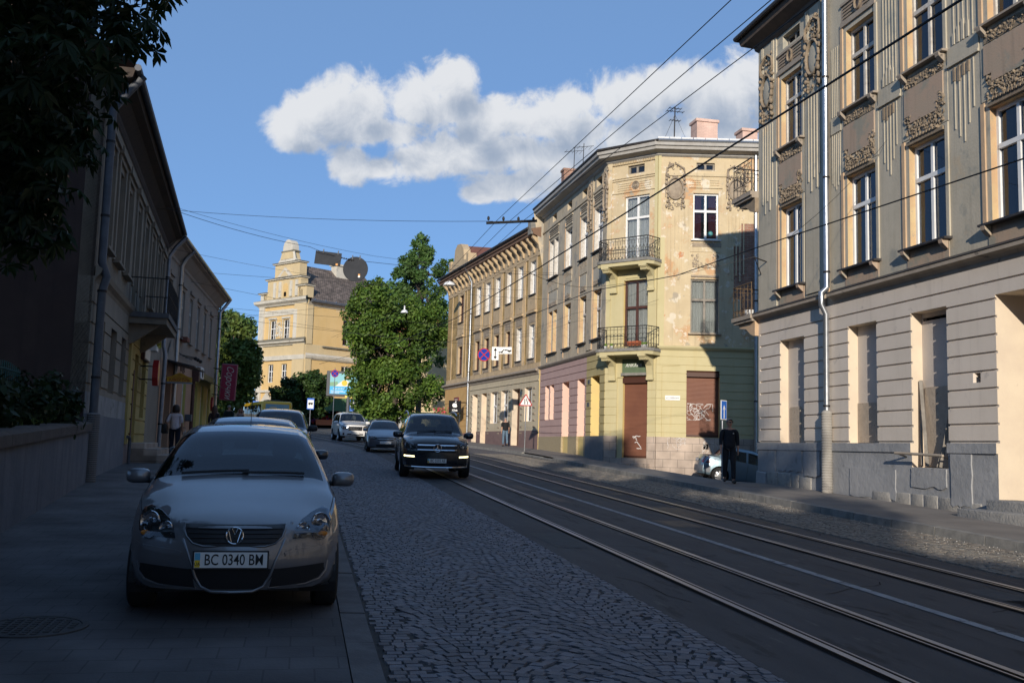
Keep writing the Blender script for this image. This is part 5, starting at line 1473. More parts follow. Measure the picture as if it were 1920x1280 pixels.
 # balcony
 mb = MB(); mb.box(6.3, 10.2, -1.05, 0, 3.22, 3.36, M_kerbd); mb.box(6.35, 10.15, -1.0, 0, 3.05, 3.22, ME_st)
 for u in (6.6, 9.6): mb.prism([(0, 2.5), (-.15, 2.55), (-.8, 3.05), (0, 3.05)], u, u + .2, ME_st, axis='x')
 b = mb.build('balcony', root)
 mb = MB()
 for k in range(22):
  u = 6.35 + 3.8 * k / 21; mb.tube([(u, -1.0, 3.36), (u, -1.0, 4.3)], .009, M_iron, 5)
 for z in (3.45, 3.9): mb.tube([(6.35, -1.0, z), (10.15, -1.0, z)], .01, M_iron, 5)
 for u in (6.35, 10.15):
  for k in range(6): mb.tube([(u, -1.0 + k * .2, 3.36), (u, -1.0 + k * .2, 4.3)], .009, M_iron, 5)
  mb.tube([(u, -1.0, 4.3), (u, 0, 4.3)], .018, M_iron, 6)
 mb.tube([(6.35, -1.0, 4.3), (10.15, -1.0, 4.3)], .018, M_iron, 6)
 mb.box(6.37, 10.13, -.985, -.98, 3.45, 4.2, mat('balcony_screen', (.05, .055, .06), rough=.8))
 mb.build('railing', b)
 # shop fittings
 mb = MB(); mb.bbox(9.9, 11.6, -.16, -.05, 2.35, 2.8, M_brown, .01); s = mb.build('shop_board', root)
 mb = MB(); mb.box(9.95, 11.55, -.175, -.161, 2.39, 2.76, mat('cream_sign', (.62, .55, .46), rough=.5)); mb.build('sign_face', s)
 mb = MB(); mb.box(8.3, 8.5, -.06, .0, -.3, 1.9, M_brown); mb.build('folded_shutter', root)
 mb = MB(); r = random.Random(3)
 mb.bbox(11.5, 12.2, -.35, -.1, 2.75, 2.95, M_white, .02); pb = mb.build('planter', root)
 mb = MB()
 for k in range(60):
  p = Vector((r.uniform(11.4, 12.3), r.uniform(-.45, 0), r.uniform(2.9, 3.3))); x = Vector((r.uniform(-1, 1), r.uniform(-1, 1), r.uniform(-1, 1))) * .08; y = Vector((r.uniform(-1, 1), r.uniform(-1, 1), r.uniform(-1, 1))) * .08
  mb.add([p - x, p + y, p + x, p - y], [(0, 1, 2, 3)], mat('yellow_leaf', (.40, .36, .06), rough=.8) if 'yellow_leaf' not in MATS else MATS['yellow_leaf'])
 mb.build('foliage', pb)
 gz = lambda u: zg(-4.5, 21.6 + u) + .15
 for k, (d, h) in enumerate(((1.0, .17), (.65, .34), (.3, .5))):
  mb = MB(); mb.bbox(8.0, 12.4, -d - .2, 0, gz(8) - .3, gz(10) + h, MB_slab, .02); mb.build('entrance_step', root)
 mb = MB(); mb.tube([(7.0, -.14, .0), (7.2, -.16, -.02), (7.25, -.17, -.1), (7.25, -.17, gz(7.2))], .045, M_pipeg, 8); mb.build('waste_pipe', root)
 c, s_ = math.cos(rz), math.sin(rz)
 W = lambda u, y, z: (Pn[0] + u * c - y * s_, Pn[1] + u * s_ + y * c, z)
 zt = gz(.25)
 t = pipe_run([W(.1, -.7, 7.7), W(.1, -.4, 7.3), W(.12, -.13, 6.9), W(.12, -.13, 3.6), W(.12, -.24, 3.3), W(.12, -.17, 3.0), W(.12, -.17, .45)], .085, M_pipeg, 'downpipe', 'thick grey downpipe with a ribbed wrapped foot at the corner of the brown house', clips=(6.2, 4.6, 3.0, 1.2))
 mb = MB(); k = 64; p = Vector(W(.12, -.17, 0)) - t.location
 mb.lathe([(.13, zt - .1)] + [(.13 + (.014 if i % 2 else 0), lerp(zt, .45, i / k)) for i in range(k + 1)] + [(.09, .47)], mat('ribbed_foot', (.16, .15, .145), rough=.9), 18, mx=Matrix.Translation(p))
 mb.build('pipe_foot', t)
 pipe_run([W(L - .2, -.7, 7.6), W(L - .2, -.35, 7.2), W(L - .22, -.12, 6.8), W(L - .22, -.12, 3.4), W(L - .22, -.2, 3.1), W(L - .22, -.16, -.35)], .08, M_zincd, 'downpipe', 'grey downpipe where the brown house meets the taupe house', clips=(6.0, 4.0, 2.0, .5))
 # red octagonal sign
 t = thing('octagonal_sign', 'red octagonal shop sign projecting from the ochre shop front', 'shop sign', W(10.1, -.5, 1.95), rz)
 o = [(.42 * math.cos(PI / 8 + k * PI / 4), .42 * math.sin(PI / 8 + k * PI / 4)) for k in range(8)]
 mb = MB(); mb.prism(o, -.08, .08, mat('sign_red', (.40, .02, .02), rough=.4), axis='y'); mb.build('sign_box', t)
 mb = MB(); mb.prism([(.27 * math.cos(k * PI / 6), .27 * math.sin(k * PI / 6)) for k in range(12)], -.085, -.081, mat('sign_orange', (.60, .26, .04), rough=.5), axis='y'); mb.build('emblem', t)
 mb = MB(); mb.tube([(0, .08, .2), (0, .5, .2)], .02, M_iron, 5); mb.tube([(0, .08, -.2), (0, .5, -.2)], .02, M_iron, 5); mb.build('sign_bracket', t)
 return root
house_E()
def house_F():
 Pn, Pf = (-5.3, 38.95), (-4.75, 56.0)
 rz, L = local(Pn, Pf)
 root = thing('old_house', 'taupe house beyond the brown one, with yellow and salmon shop fronts and zinc pipes', 'house', (*Pn, 0), rz)
 F = Facade(0, L, -1.5, 7.7, MF_up)
 F.rect(0, 4.2, -1, 3.0, .03, MF_sal); F.rect(4.2, 8.6, -1, 3.2, .04, MF_sal); F.rect(8.6, L, -1, 3.0, .03, MF_lem)
 up = [(.9, 1.8), (4.2, 5.1), (6.6, 7.5), (9.0, 9.9), (11.4, 12.3), (13.8, 14.7)]
 for a, b in up:
  F.hole(a, b, 4.2, 6.2, .2, MF_up); F.rect(a - .15, b + .15, 6.35, 6.5, .08, MF_up)
 gf = [(5.6, 6.6), (9.4, 10.4), (11.7, 12.7), (14.2, 15.2)]
 for a, b in gf: F.hole(a, b, .5, 2.6, .2, MF_lem)
 F.hole(1.2, 2.6, -.6, 2.3, .4, MF_sal)
 mb = F.mesh(); mb.quad((0, .8, -1), (L, .8, -1), (L, .8, 7.6), (0, .8, 7.6), M_room)
 mb.quad((L, 0, -1.5), (L, 10, -1.5), (L, 10, 7.7), (L, 0, 7.7), MF_up)
 mb.build('wall', root)
 for a, b in up: w = window(root, a, b, 4.2, 6.2, .1, M_oldwhite, M_glassd, .66, 2); sill(w, b - a, .12, .06, MF_up, .08, .1)
 for a, b in gf: w = window(root, a, b, .5, 2.6, .1, M_white, M_glass, .7, 2, curtain=M_curt); sill(w, b - a, .12, .06, M_tin, .08, .1)
 mb = MB(); mb.box(1.2, 2.6, .3, .36, -.6, 2.3, M_brown); mb.build('door', root)
 mb = MB(); profile_strip(mb, 0, L, [(.02, 7.0), (.05, 7.05), (.05, 7.15), (.35, 7.5), (.5, 7.56), (.52, 7.7), (.02, 7.75)], MF_up, 0, .4)
 mb.build('eaves', root)
 mb = MB(); mb.tube([(-.2, -.58, 7.7), (L + .4, -.58, 7.7)], .08, M_zinc, 8); mb.build('gutter', root)
 mb = MB(); mb.add([(0, -.55, 7.75), (L + .4, -.55, 7.75), (L - 3, 5, 10.5), (0, 5, 10.5), (L + .4, 10.4, 7.75), (0, 10.4, 7.75)], [(0, 1, 2, 3), (1, 4, 2), (3, 2, 4, 5)], M_roof); mb.build('roof', root)
 mb = MB(); mb.add([(3.2, .8, 7.8), (5.6, .8, 7.8), (5.6, .8, 9.4), (5.2, .8, 9.65), (4.2, .8, 9.7), (3.2, .8, 10.4)] + [(3.2, 1.7, 7.8), (5.6, 1.7, 7.8), (5.6, 1.7, 9.4), (5.2, 1.7, 9.65), (4.2, 1.7, 9.7), (3.2, 1.7, 10.4)],
     [(0, 1, 2, 3, 4, 5), (11, 10, 9, 8, 7, 6), (0, 6, 7, 1), (1, 7, 8, 2), (2, 8, 9, 3), (3, 9, 10, 4), (4, 10, 11, 5), (5, 11, 6, 0)], brick_mat('worn_chimney_brick', (.40, .25, .16), (.46, .33, .23), (.48, .40, .32), .3, .1, .02, bump=.8, noise=.5, axes='xzy'))
 mb.build('chimney', root)
 mb = MB(); mb.box(5.62, 6.4, 1.0, 1.6, 8.7, 9.3, M_zinc); mb.prism([(5.6, 9.3), (6.6, 9.3), (6.1, 9.65)], .95, 1.65, M_zinc); mb.tube([(5.9, 1.3, 7.8), (5.9, 1.3, 8.7)], .1, M_zinc, 8); mb.build('vent_cowl', root)
 mb = MB(); mb.bbox(4.4, 5.1, -.3, -.02, 4.05, 4.25, mat('terracotta_box', (.20, .07, .045), rough=.8), .02); mb.build('flower_box', root)
 c, s_ = math.cos(rz), math.sin(rz)
 W = lambda u, y, z: (Pn[0] + u * c - y * s_, Pn[1] + u * s_ + y * c, z)
 pipe_run([W(2.9, -.6, 7.65), W(2.9, -.3, 7.35), W(2.95, -.12, 7.0), W(2.95, -.12, 3.3), W(2.95, -.13, -.5)], .08, M_zinc, 'downpipe', 'shiny zinc downpipe in the middle of the taupe house front', clips=(6.2, 4.4))
 pipe_run([W(L + .1, -.6, 7.65), W(L + .1, -.3, 7.2), W(L - .1, -.12, 6.9), W(L - .1, -.12, 2.0), W(L - .1, -.12, -.05)], .085, M_zinc, 'downpipe', 'zinc downpipe at the far corner of the taupe house', clips=(6.0, 3.8, 1.8))
 # awning over the door
 Mdk = mat('dark_canopy', (.04, .04, .045), rough=.6)
 mb = MB()
 mb.add([(.4, -.05, 3.0), (3.6, -.05, 3.0), (3.6, -1.2, 2.75), (.4, -1.2, 2.75), (.4, -.05, 2.95), (3.6, -.05, 2.95), (3.6, -1.2, 2.7), (.4, -1.2, 2.7)], [(0, 1, 2, 3), (7, 6, 5, 4), (3, 2, 6, 7), (0, 3, 7, 4), (1, 5, 6, 2)], Mdk)
 mb.prism([(1.0, 3.0), (3.0, 3.0), (2.0, 3.9)], -.08, -.04, MF_up)
 mb.build('door_canopy', root)
 mb = MB(); 
 for u in (3.9, 4.6, 5.4): mb.tube([(u, -.1, 3.45), (u, -.7, 3.35)], .015, M_iron, 5); mb.ball((u, -.75, 3.3), .08, M_iron, 8, 6)
 mb.tube([(3.6, -.1, 3.5), (7.5, -.1, 3.5)], .02, M_iron, 5); mb.build('spot_lamp', root)
 tm = text_mesh('МОДА', .42, mat('letter_brown', (.10, .05, .035), rough=.6), .02); tm.build('sign_lettering', root, loc=(5.2, -.06, 2.95))
 mb = MB(); mb.bbox(8.6, 9.5, -.4, -.05, 2.75, 3.3, M_white, .03); mb.lathe([(0, 0), (.2, 0), (.2, .01)], M_black, 14, axis='y', mx=Matrix.Translation((9.05, -.41, 3.02))); mb.build('air_conditioner', root)
 mb = MB(); mb.add([(9.9, -.05, 2.9), (15.3, -.05, 2.9), (15.3, -.9, 2.6), (9.9, -.9, 2.6)], [(0, 1, 2, 3)], M_zincd); mb.box(8.4, 15.4, -.14, -.04, 2.9, 3.2, mat('olive_fascia', (.16, .13, .03), rough=.6)); mb.build('shop_canopy', root)
 mb = MB(); mb.bbox(6.75, 7.1, -.32, -.06, .75, 1.05, M_pipeg, .02); mb.build('meter_box', root)
 mb = MB(); mb.tube([(8.4, -.1, -1), (8.4, -.1, 3.2)], .09, M_brown, 8); mb.box(8.2, 8.6, -.35, 0, 2.6, 3.25, M_brown); mb.build('porch_post', root)
 mb = MB(); mb.prism([(.3 * math.cos(k * PI / 8), .36 * math.sin(k * PI / 8)) for k in range(16)], -.05, .05, mat('disc_red', (.34, .03, .03), rough=.5), axis='y')
 t = thing('round_sign', 'small red round shop sign on the lemon shop front', 'shop sign', W(13.3, -.4, 1.75), rz)
 mb.build('sign_box', t)
 # yellow shop sign hung across the walk
 t = thing('shop_sign', 'yellow arched sign with red lettering hung over the left pavement', 'shop sign', W(.8, -.62, 2.25), 0); t.scale = (.64,) * 3
 n = 20; pts = [(-.72, -.17), (.72, -.17)] + [(lerp(.72, -.72, i / n), .1 + .27 * math.exp(-(lerp(.72, -.72, i / n) / .4) ** 2)) for i in range(n + 1)]
 mb = MB(); mb.prism(pts, -.04, .04, mat('sign_yellow', (.62, .33, .02), rough=.5)); b = mb.build('sign_board', t)
 mb = MB(); mb.box(-.74, .74, -.05, .05, -.27, -.171, M_zincd); mb.build('sign_rail', t)
 Mrd = mat('letter_red', (.30, .03, .02), rough=.6)
 tm = text_mesh('АЛКОГОЛЬ', .215, Mrd, .008, bold=.006); tm.build('lettering', b, loc=(0, -.045, -.07))
 tm = text_mesh('ГУРТОВІ ЦІНИ', .13, Mrd, .008); tm.build('lettering', b, loc=(0, -.045, .09))
 tm = text_mesh('БАР', .11, Mrd, .008); tm.build('lettering', b, loc=(0, -.045, .24))
 mb = MB(); mb.tube([(-.72, 0, .15), (-1.1, .1, .2)], .015, M_iron, 5); mb.tube([(0, 0, .35), (0, .3, .8)], .012, M_iron, 5); mb.build('sign_bracket', t)
 # tall red sign
 t = thing('shop_sign', 'tall magenta red vertical sign with white script on the corner of the taupe house', 'shop sign', W(L - .9, -.85, 3.05), R(-4))
 t.rotation_euler = (0, R(2), 0)
 mb = MB(); mb.bbox(-.42, .42, -.09, .09, -.98, .98, mat('sign_pink_edge', (.35, .10, .13), rough=.5), .03); b = mb.build('sign_box', t)
 mb = MB(); mb.bbox(-.36, .36, -.1, -.085, -.92, .92, mat('sign_magenta', (.30, .012, .045), rough=.45), .006); mb.build('sign_face', b)
 tm = text_mesh('Сорочки', .50, M_oldwhite, .01, shear=.35, sx=.84); tm.build('lettering', b, loc=(.02, -.105, 0), rot=(0, R(90), 0))
 mb = MB(); mb.tube([(-.42, 0, .7), (-.85, 0, .7)], .025, M_iron, 5); mb.tube([(-.42, 0, -.7), (-.85, 0, -.7)], .025, M_iron, 5); mb.build('sign_bracket', t)
 # handrail of the steps
 t = thing('handrail', 'silver handrail with posts on the steps in front of the taupe house', 'handrail', W(7.2, -1.1, zg(-4, 46) + .15), rz)
 mb = MB()
 for k in range(5): mb.tube([(k * .8, 0, 0), (k * .8, 0, 1.0 - .04 * k)], .02, M_zinc, 6)
 mb.tube([(-.1, 0, 1.02), (3.3, 0, .85)], .028, M_zinc, 8); mb.tube([(-.1, 0, .55), (3.3, 0, .4)], .018, M_zinc, 6)
 mb.build('rail', t)
house_F()
def street_behind():
 # the left row goes on behind the camera: it is what keeps the near street in the shade
 root = thing('apartment_house', 'tall plain render house behind the viewer on the left side of the street', 'house', (-4.9, -62, 0), PI / 2)
 L = 58
 F = Facade(0, L, -5, 10.4, ME_st)
 F.rect(0, L, -5, 2.6, .04, ME_gf)
 for i in range(22):
  u = 1.2 + i * 2.6
  for z in (.0, 3.8, 7.2): F.rect(u, u + 1.2, z, z + 2.1, -.25, M_glassd, ME_st)
 mb = F.mesh(); mb.quad((0, 10, -5), (L, 10, -5), (L, 10, 10.4), (0, 10, 10.4), ME_st); mb.quad((L, 0, -5), (L, 10, -5), (L, 10, 10.4), (L, 0, 10.4), ME_st); mb.quad((0, 0, -5), (0, 10, -5), (0, 10, 10.4), (0, 0, 10.4), ME_st)
 mb.build('wall', root)
 mb = MB(); mb.add([(0, -.5, 10.35), (L, -.5, 10.35), (L, 5, 13.0), (0, 5, 13.0), (0, 10.5, 10.35), (L, 10.5, 10.35)], [(0, 1, 2, 3), (3, 2, 5, 4), (0, 3, 4), (1, 5, 2)], M_roof); mb.build('roof', root)
 root = thing('apartment_house', 'plain grey house behind the viewer on the right side of the street', 'house', (13.4, .9, 0), -PI / 2)
 F = Facade(0, 50, -5, 12.0, MA_up); F.rect(0, 50, -5, 3.8, .04, MA_gf)
 for i in range(18):
  u = 1.2 + i * 2.7
  for z in (.3, 4.6, 8.7): F.rect(u, u + 1.2, z, z + 2.2, -.25, M_glassd, MA_up)
 mb = F.mesh(); mb.quad((0, 10, -5), (50, 10, -5), (50, 10, 12), (0, 10, 12), MA_up); mb.build('wall', root)
 mb = MB(); mb.add([(0, -.5, 12), (50, -.5, 12), (50, 5, 15), (0, 5, 15), (0, 10.5, 12), (50, 10.5, 12)], [(0, 1, 2, 3), (3, 2, 5, 4), (0, 3, 4), (1, 5, 2)], M_roof); mb.build('roof', root)
street_behind()
# ------------------------------------------------------------------ trees and plants
M_bark = mat('bark', (.075, .058, .045), (.045, .036, .03), scale=6, rough=.95, bump=.8, bscale=14, stretch=(1, 1, .25))
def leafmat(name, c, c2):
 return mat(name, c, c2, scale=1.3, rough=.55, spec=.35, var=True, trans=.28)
ML_ch = leafmat('chestnut_leaf', (.075, .145, .022), (.115, .185, .032))
ML_dk = leafmat('dark_leaf', (.028, .062, .014), (.045, .085, .02))
ML_ol = leafmat('olive_leaf', (.09, .14, .028), (.125, .17, .04))
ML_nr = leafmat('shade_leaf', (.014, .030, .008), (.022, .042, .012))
ML_as = leafmat('ash_leaf', (.07, .145, .035), (.10, .18, .05))
def blob_clumps(r, c, rad, n, rs=(.28, .45), squash=1.0):
 """clumps spread over an ellipsoid, most of them near its surface"""
 out = []
 for i in range(n):
  v = Vector((r.gauss(0, 1), r.gauss(0, 1), r.gauss(0, 1))).normalized()
  k = r.uniform(.55, .92)
  out.append((Vector((c[0] + v.x * rad[0] * k, c[1] + v.y * rad[1] * k, c[2] + v.z * rad[2] * k)), r.uniform(*rs) * min(rad)))
 return out
def leaves(clumps, n, size, m, seed, aspect=.55, droop=.2, clip=None):
 r = random.Random(seed); mb = MB(); mb.var = []
 w = [k[1] ** 2 for k in clumps]
 tot = sum(w); acc = []
 s = 0
 for x in w: s += x / tot; acc.append(s)
 tone = [r.uniform(.72, 1.25) for _ in clumps]
 import bisect
 while len(mb.f) < n:
  i = min(bisect.bisect(acc, r.random()), len(clumps) - 1)
  c, R_ = clumps[i]
  v = Vector((r.gauss(0, 1), r.gauss(0, 1), r.gauss(0, 1))).normalized()
  p = c + v * (R_ * r.random() ** .45) * Vector((1, 1, .8)).length / 1.62
  if clip and not clip(p): continue
  nrm = (v * .7 + Vector((r.gauss(0, .6), r.gauss(0, .6), r.gauss(.5, .6)))).normalized()
  a = nrm.cross(Vector((r.gauss(0, 1), r.gauss(0, 1), r.gauss(0, 1)))).normalized(); b = nrm.cross(a)
  k = size * r.uniform(.6, 1.35)
  a *= k; b *= k * aspect
  mb.add([p - a, p - a * .1 + b - nrm * k * droop * .3, p + a - nrm * k * droop, p - a * .1 - b - nrm * k * droop * .3], [(0, 1, 2, 3)], m)
  t = tone[i] * r.uniform(.8, 1.2); y = r.uniform(-.08, .12)
  mb.var.append((t * (1 + y), t, t * (1 - y)))
 return mb
def limbs(base, top, r0, clumps, seed, n=9, rt=.12):
 """tapered trunk with limbs reaching into the crown"""
 r = random.Random(seed); mb = MB()
 base, top = Vector(base), Vector(top)
 pts = [base.lerp(top, i / 6) + Vector((r.uniform(-.1, .1), r.uniform(-.1, .1), 0)) * (i > 0) for i in range(7)]
 mb.tube([base + Vector((0, 0, -.3))] + pts, [r0 * 1.5] + [lerp(r0 * 1.15, r0 * rt, i / 6) for i in range(7)], M_bark, 10)
 for c, R_ in r.sample(clumps, min(n, len(clumps))):
  k = r.uniform(.35, .85); s = base.lerp(top, k)
  mid = s.lerp(c, .5) + Vector((r.uniform(-.3, .3), r.uniform(-.3, .3), r.uniform(.0, .5)))
  mb.tube([s, s.lerp(mid, .5), mid, c], [r0 * .38, r0 * .3, r0 * .2, r0 * .06], M_bark, 6)
 return mb
def tree(name, label, base, top, r0, clumps, n, size, m, seed, group=None, aspect=.55, nl=9):
 t = thing(name, label, 'tree', base, group=group)
 O = Vector(base); cl = [(c - O, q) for c, q in clumps]
 limbs((0, 0, 0), Vector(top) - O, r0, cl, seed, nl).build('trunk', t, smooth=60)
 leaves(cl, n, size, m, seed + 1, aspect).build('crown', t)
 return t
def palmate(clumps, n, size, m, seed):
 """horse chestnut: fans of seven drooping leaflets"""
 r = random.Random(seed); mb = MB(); mb.var = []
 w = [k[1] ** 2 for k in clumps]
 for q in range(n):
  c, R_ = r.choices(clumps, w)[0]
  v = Vector((r.gauss(0, 1), r.gauss(0, 1), r.gauss(0, 1))).normalized()
  p = c + v * R_ * r.random() ** .35
  ax = (v * .5 + Vector((0, 0, .7)) + Vector((r.gauss(0, .35), r.gauss(0, .35), 0))).normalized()
  e1 = ax.cross(Vector((r.gauss(0, 1), r.gauss(0, 1), r.gauss(0, 1)))).normalized(); e2 = ax.cross(e1)
  t = r.uniform(.6, 1.3)
  for j in range(7):
   a = (j - 3) * .72 + r.uniform(-.1, .1)
   L = size * (1 - .11 * abs(j - 3)) * r.uniform(.85, 1.1)
   d = e1 * math.cos(a) + e2 * math.sin(a); s = ax.cross(d)
   dr = -ax * L * .35 + Vector((0, 0, -L * .25))
   q1 = p + d * L * .62 + dr * .35
   mb.add([p, q1 + s * L * .2, p + d * L + dr, q1 - s * L * .2], [(0, 1, 2, 3)], m)
   mb.var.append((t, t * r.uniform(.92, 1.05), t * .9))
 return mb
def plants():
 r = random.Random(21)
 # near horse chestnut in the garden: crown overhangs the upper left of the view
 base = (-7.0, 10.5, .1)
 cl = blob_clumps(r, (-6.0, 8.5, 6.8), (4.4, 5.2, 4.2), 60, (.2, .3)) + blob_clumps(r, (-3.6, 6.0, 6.6), (2.6, 3.5, 1.8), 24, (.3, .45))  # second group: unseen overhead crown, added to shade the left foreground
 # the overhanging right flank, limb by limb
 for y0 in (8.6, 9.7, 10.8):
  for (x, z, q) in ((-1.75, 4.5, .34), (-1.95, 3.95, .36), (-2.15, 4.4, .5), (-2.25, 3.4, .34), (-2.45, 3.9, .5), (-2.45, 2.95, .36), (-2.7, 3.4, .5), (-2.55, 2.45, .32), (-2.85, 2.75, .5), (-2.7, 2.0, .36), (-3.0, 2.2, .5), (-3.2, 1.75, .5), (-3.3, 3.0, .7), (-3.2, 3.9, .7), (-2.8, 4.6, .6), (-3.7, 2.2, .6), (-3.9, 3.4, .8)):
   k = y0 / 10.0
   cl.append((Vector((x * k + r.uniform(-.12, .12), y0 + r.uniform(-.4, .4), z * k + r.uniform(-.1, .1))), q * r.uniform(.85, 1.1)))
 t = thing('chestnut_tree', 'dark horse chestnut overhanging the low garden wall at the upper left', 'tree', base)
 O = Vector(base); c2 = [(c - O, q) for c, q in cl]
 limbs((0, 0, 0), (.6, 0, 8.5), .28, c2, 5, 16).build('trunk', t, smooth=60)
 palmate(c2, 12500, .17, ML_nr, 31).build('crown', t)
 # more garden trees further along and behind the viewer
 for (b, c, rad, n, lab, sd) in (((-9.5, 16.0, .3), (-8.6, 16.5, 7.2), (3.2, 4.0, 4.2), 2600, 'broad dark chestnut deeper in the garden by the brick side wall', 3),
         ((-7.5, 3.0, 0), (-6.6, 3.0, 7.0), (3.6, 4.4, 4.2), 2600, 'chestnut tree in the garden beside the viewer', 4),
         ((-6.0, -25, -2.2), (-5.4, -25.8, 12.0), (2.8, 2.7, 5.4), 3200, 'very tall tree by the tall house behind the viewer', 6),
         ((-6.0, -15, -2.0), (-5.4, -15, 12.6), (2.4, 2.6, 5.2), 2600, 'tall tree behind the viewer nearest the garden', 7)):
  cl = blob_clumps(r, c, rad, 34, (.24, .36))
  tree('chestnut_tree', lab, b, (c[0], c[1], c[2] + rad[2] * .5), .25, cl, n, .34, ML_dk, sd)
 # big sunlit chestnut closing the street
 cl = blob_clumps(r, (7.9, 91, 9.4), (4.7, 4.4, 4.6), 64, (.18, .30)) + blob_clumps(r, (8.4, 90.5, 5.4), (5.3, 4.4, 3.4), 56, (.2, .33)) + blob_clumps(r, (6.1, 90, 12.6), (2.9, 2.6, 2.5), 30, (.22, .36)) + blob_clumps(r, (11.0, 91, 11.8), (2.9, 2.6, 3.2), 32, (.22, .36))
 tree('chestnut_tree', 'big sunlit horse chestnut standing at the end of the street beside the brick terrace', (8.4, 91, zg(8, 91)), (8.2, 91, 12), .38, cl, 44000, .185, ML_ch, 51, aspect=.5, nl=24)
 cl = blob_clumps(r, (12.2, 106, 16.8), (4.3, 3.2, 4.4), 44, (.17, .28)) + blob_clumps(r, (12.0, 106, 21.5), (1.3, 1.3, 2.2), 14, (.35, .5)) + blob_clumps(r, (10.0, 106, 18.5), (1.3, 1.2, 2.2), 10, (.3, .45)) + blob_clumps(r, (14.9, 106, 19.0), (1.1, .9, 2.2), 10, (.3, .45)) + blob_clumps(r, (13.5, 107, 12.5), (3.5, 3, 4), 24, (.25, .36))
 tree('ash_tree', 'tall feathery ash rising behind the big chestnut', (12.2, 106, 1.3), (12.1, 106, 22.5), .3, cl, 17000, .22, ML_as, 61, aspect=.4, nl=26)
 cl = blob_clumps(r, (-.2, 111, 5.0), (3.4, 2.6, 2.9), 50, (.25, .4))
 tree('bushy_tree', 'round dark green bushy tree above the green kiosk roof', (0, 111, 1.3), (0, 111, 6.5), .2, cl, 13000, .2, ML_dk, 71)
 # wood on the left beyond the taupe house
 sp = [((-9.0, 84, 1.0), (2.6, 2.6, 6.0), 6.8, ML_dk, 'dark leafy tree just beyond the taupe house corner'), ((-6.6, 96, 1.1), (2.5, 2.6, 5.6), 7.6, ML_ol, 'olive green tree left of the gabled church building'),
  ((-11.5, 100, 1.2), (4.0, 3.5, 6.2), 8.2, ML_dk, 'tall dark tree rising over the taupe house gutter'), ((-8.2, 112, 1.2), (3.2, 3.0, 6.0), 8.6, ML_as, 'fresh green tree behind the olive one near the gateposts'), ((-15.5, 118, 1.2), (4.0, 4.0, 6.5), 8.5, ML_dk, 'dark tree furthest left in the churchyard')]
 for i, (b, rad, zc, m, lab) in enumerate(sp):
  cl = blob_clumps(r, (b[0], b[1], zc), rad, 44, (.3, .48))
  tree('churchyard_tree', lab, b, (b[0], b[1], zc + rad[2] * .5), .28, cl, 13000, .22, m, 80 + i * 3, 'trees beyond the taupe house')
 # garden bushes behind the low wall
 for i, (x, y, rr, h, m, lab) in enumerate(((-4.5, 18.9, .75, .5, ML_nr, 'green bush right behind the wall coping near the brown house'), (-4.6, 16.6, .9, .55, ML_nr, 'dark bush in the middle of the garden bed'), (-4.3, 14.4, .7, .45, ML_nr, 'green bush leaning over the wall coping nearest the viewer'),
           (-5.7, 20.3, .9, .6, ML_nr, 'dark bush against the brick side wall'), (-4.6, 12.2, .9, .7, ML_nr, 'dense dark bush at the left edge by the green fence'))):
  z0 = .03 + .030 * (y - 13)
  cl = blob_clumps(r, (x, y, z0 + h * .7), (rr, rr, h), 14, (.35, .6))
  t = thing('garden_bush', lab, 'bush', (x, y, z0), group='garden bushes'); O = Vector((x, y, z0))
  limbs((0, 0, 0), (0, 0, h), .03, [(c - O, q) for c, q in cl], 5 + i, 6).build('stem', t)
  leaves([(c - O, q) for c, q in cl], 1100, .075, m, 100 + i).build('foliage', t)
 # grass tufts along the coping
 mb = MB(); mb.var = []
 for k in range(2600):
  y = r.uniform(8, 21.3); x = -3.44 - .089 * max(y - 10, 0) + .26 - .4 - abs(r.gauss(0, .5)); z = .0 + .030 * (y - 13)
  h = r.uniform(.08, .28); a = r.uniform(0, 6.3); b = r.uniform(-.1, .1)
  mb.add([(x - .008 * math.cos(a), y - .008 * math.sin(a), z), (x + .008 * math.cos(a), y + .008 * math.sin(a), z), (x + b, y + r.uniform(-.1, .1), z + h)], [(0, 1, 2)], ML_ol)
  t = r.uniform(.6, 1.2); mb.var.append((t, t, t))
 tag(mb.build('grass'), 'rough grass growing behind the wall coping', 'grass', kind='stuff')
plants()
# ------------------------------------------------------------------ gabled yellow building at the end of the street, kiosk, billboard
MG_yel = mat('church_ochre', (.60, .415, .18), (.64, .45, .21), scale=.6, rough=.9, bump=.2, bscale=6, patches=[((.64, .55, .40), .5, .64, .05), ((.50, .34, .18), .7, .6, .1)], streak=((.40, .31, .20), .35))
MG_pale = mat('church_pale_stucco', (.58, .46, .27), (.53, .42, .25), scale=.7, rough=.9, bump=.2, patches=[((.40, .35, .26), .8, .62, .1)], streak=((.33, .29, .22), .4))
MG_trim = mat('church_trim', (.58, .54, .46), (.48, .45, .385), scale=1.2, rough=.9, patches=[((.28, .26, .23), 1.5, .6, .1)])
MG_roof = brick_mat('slate_roof', (.15, .115, .095), (.20, .155, .13), (.045, .04, .036), .35, .25, .03, bump=.6, noise=.5, axes='xzy')
MG_ledge = mat('mossy_ledge', (.20, .18, .14), (.14, .13, .10), scale=2, rough=.95)
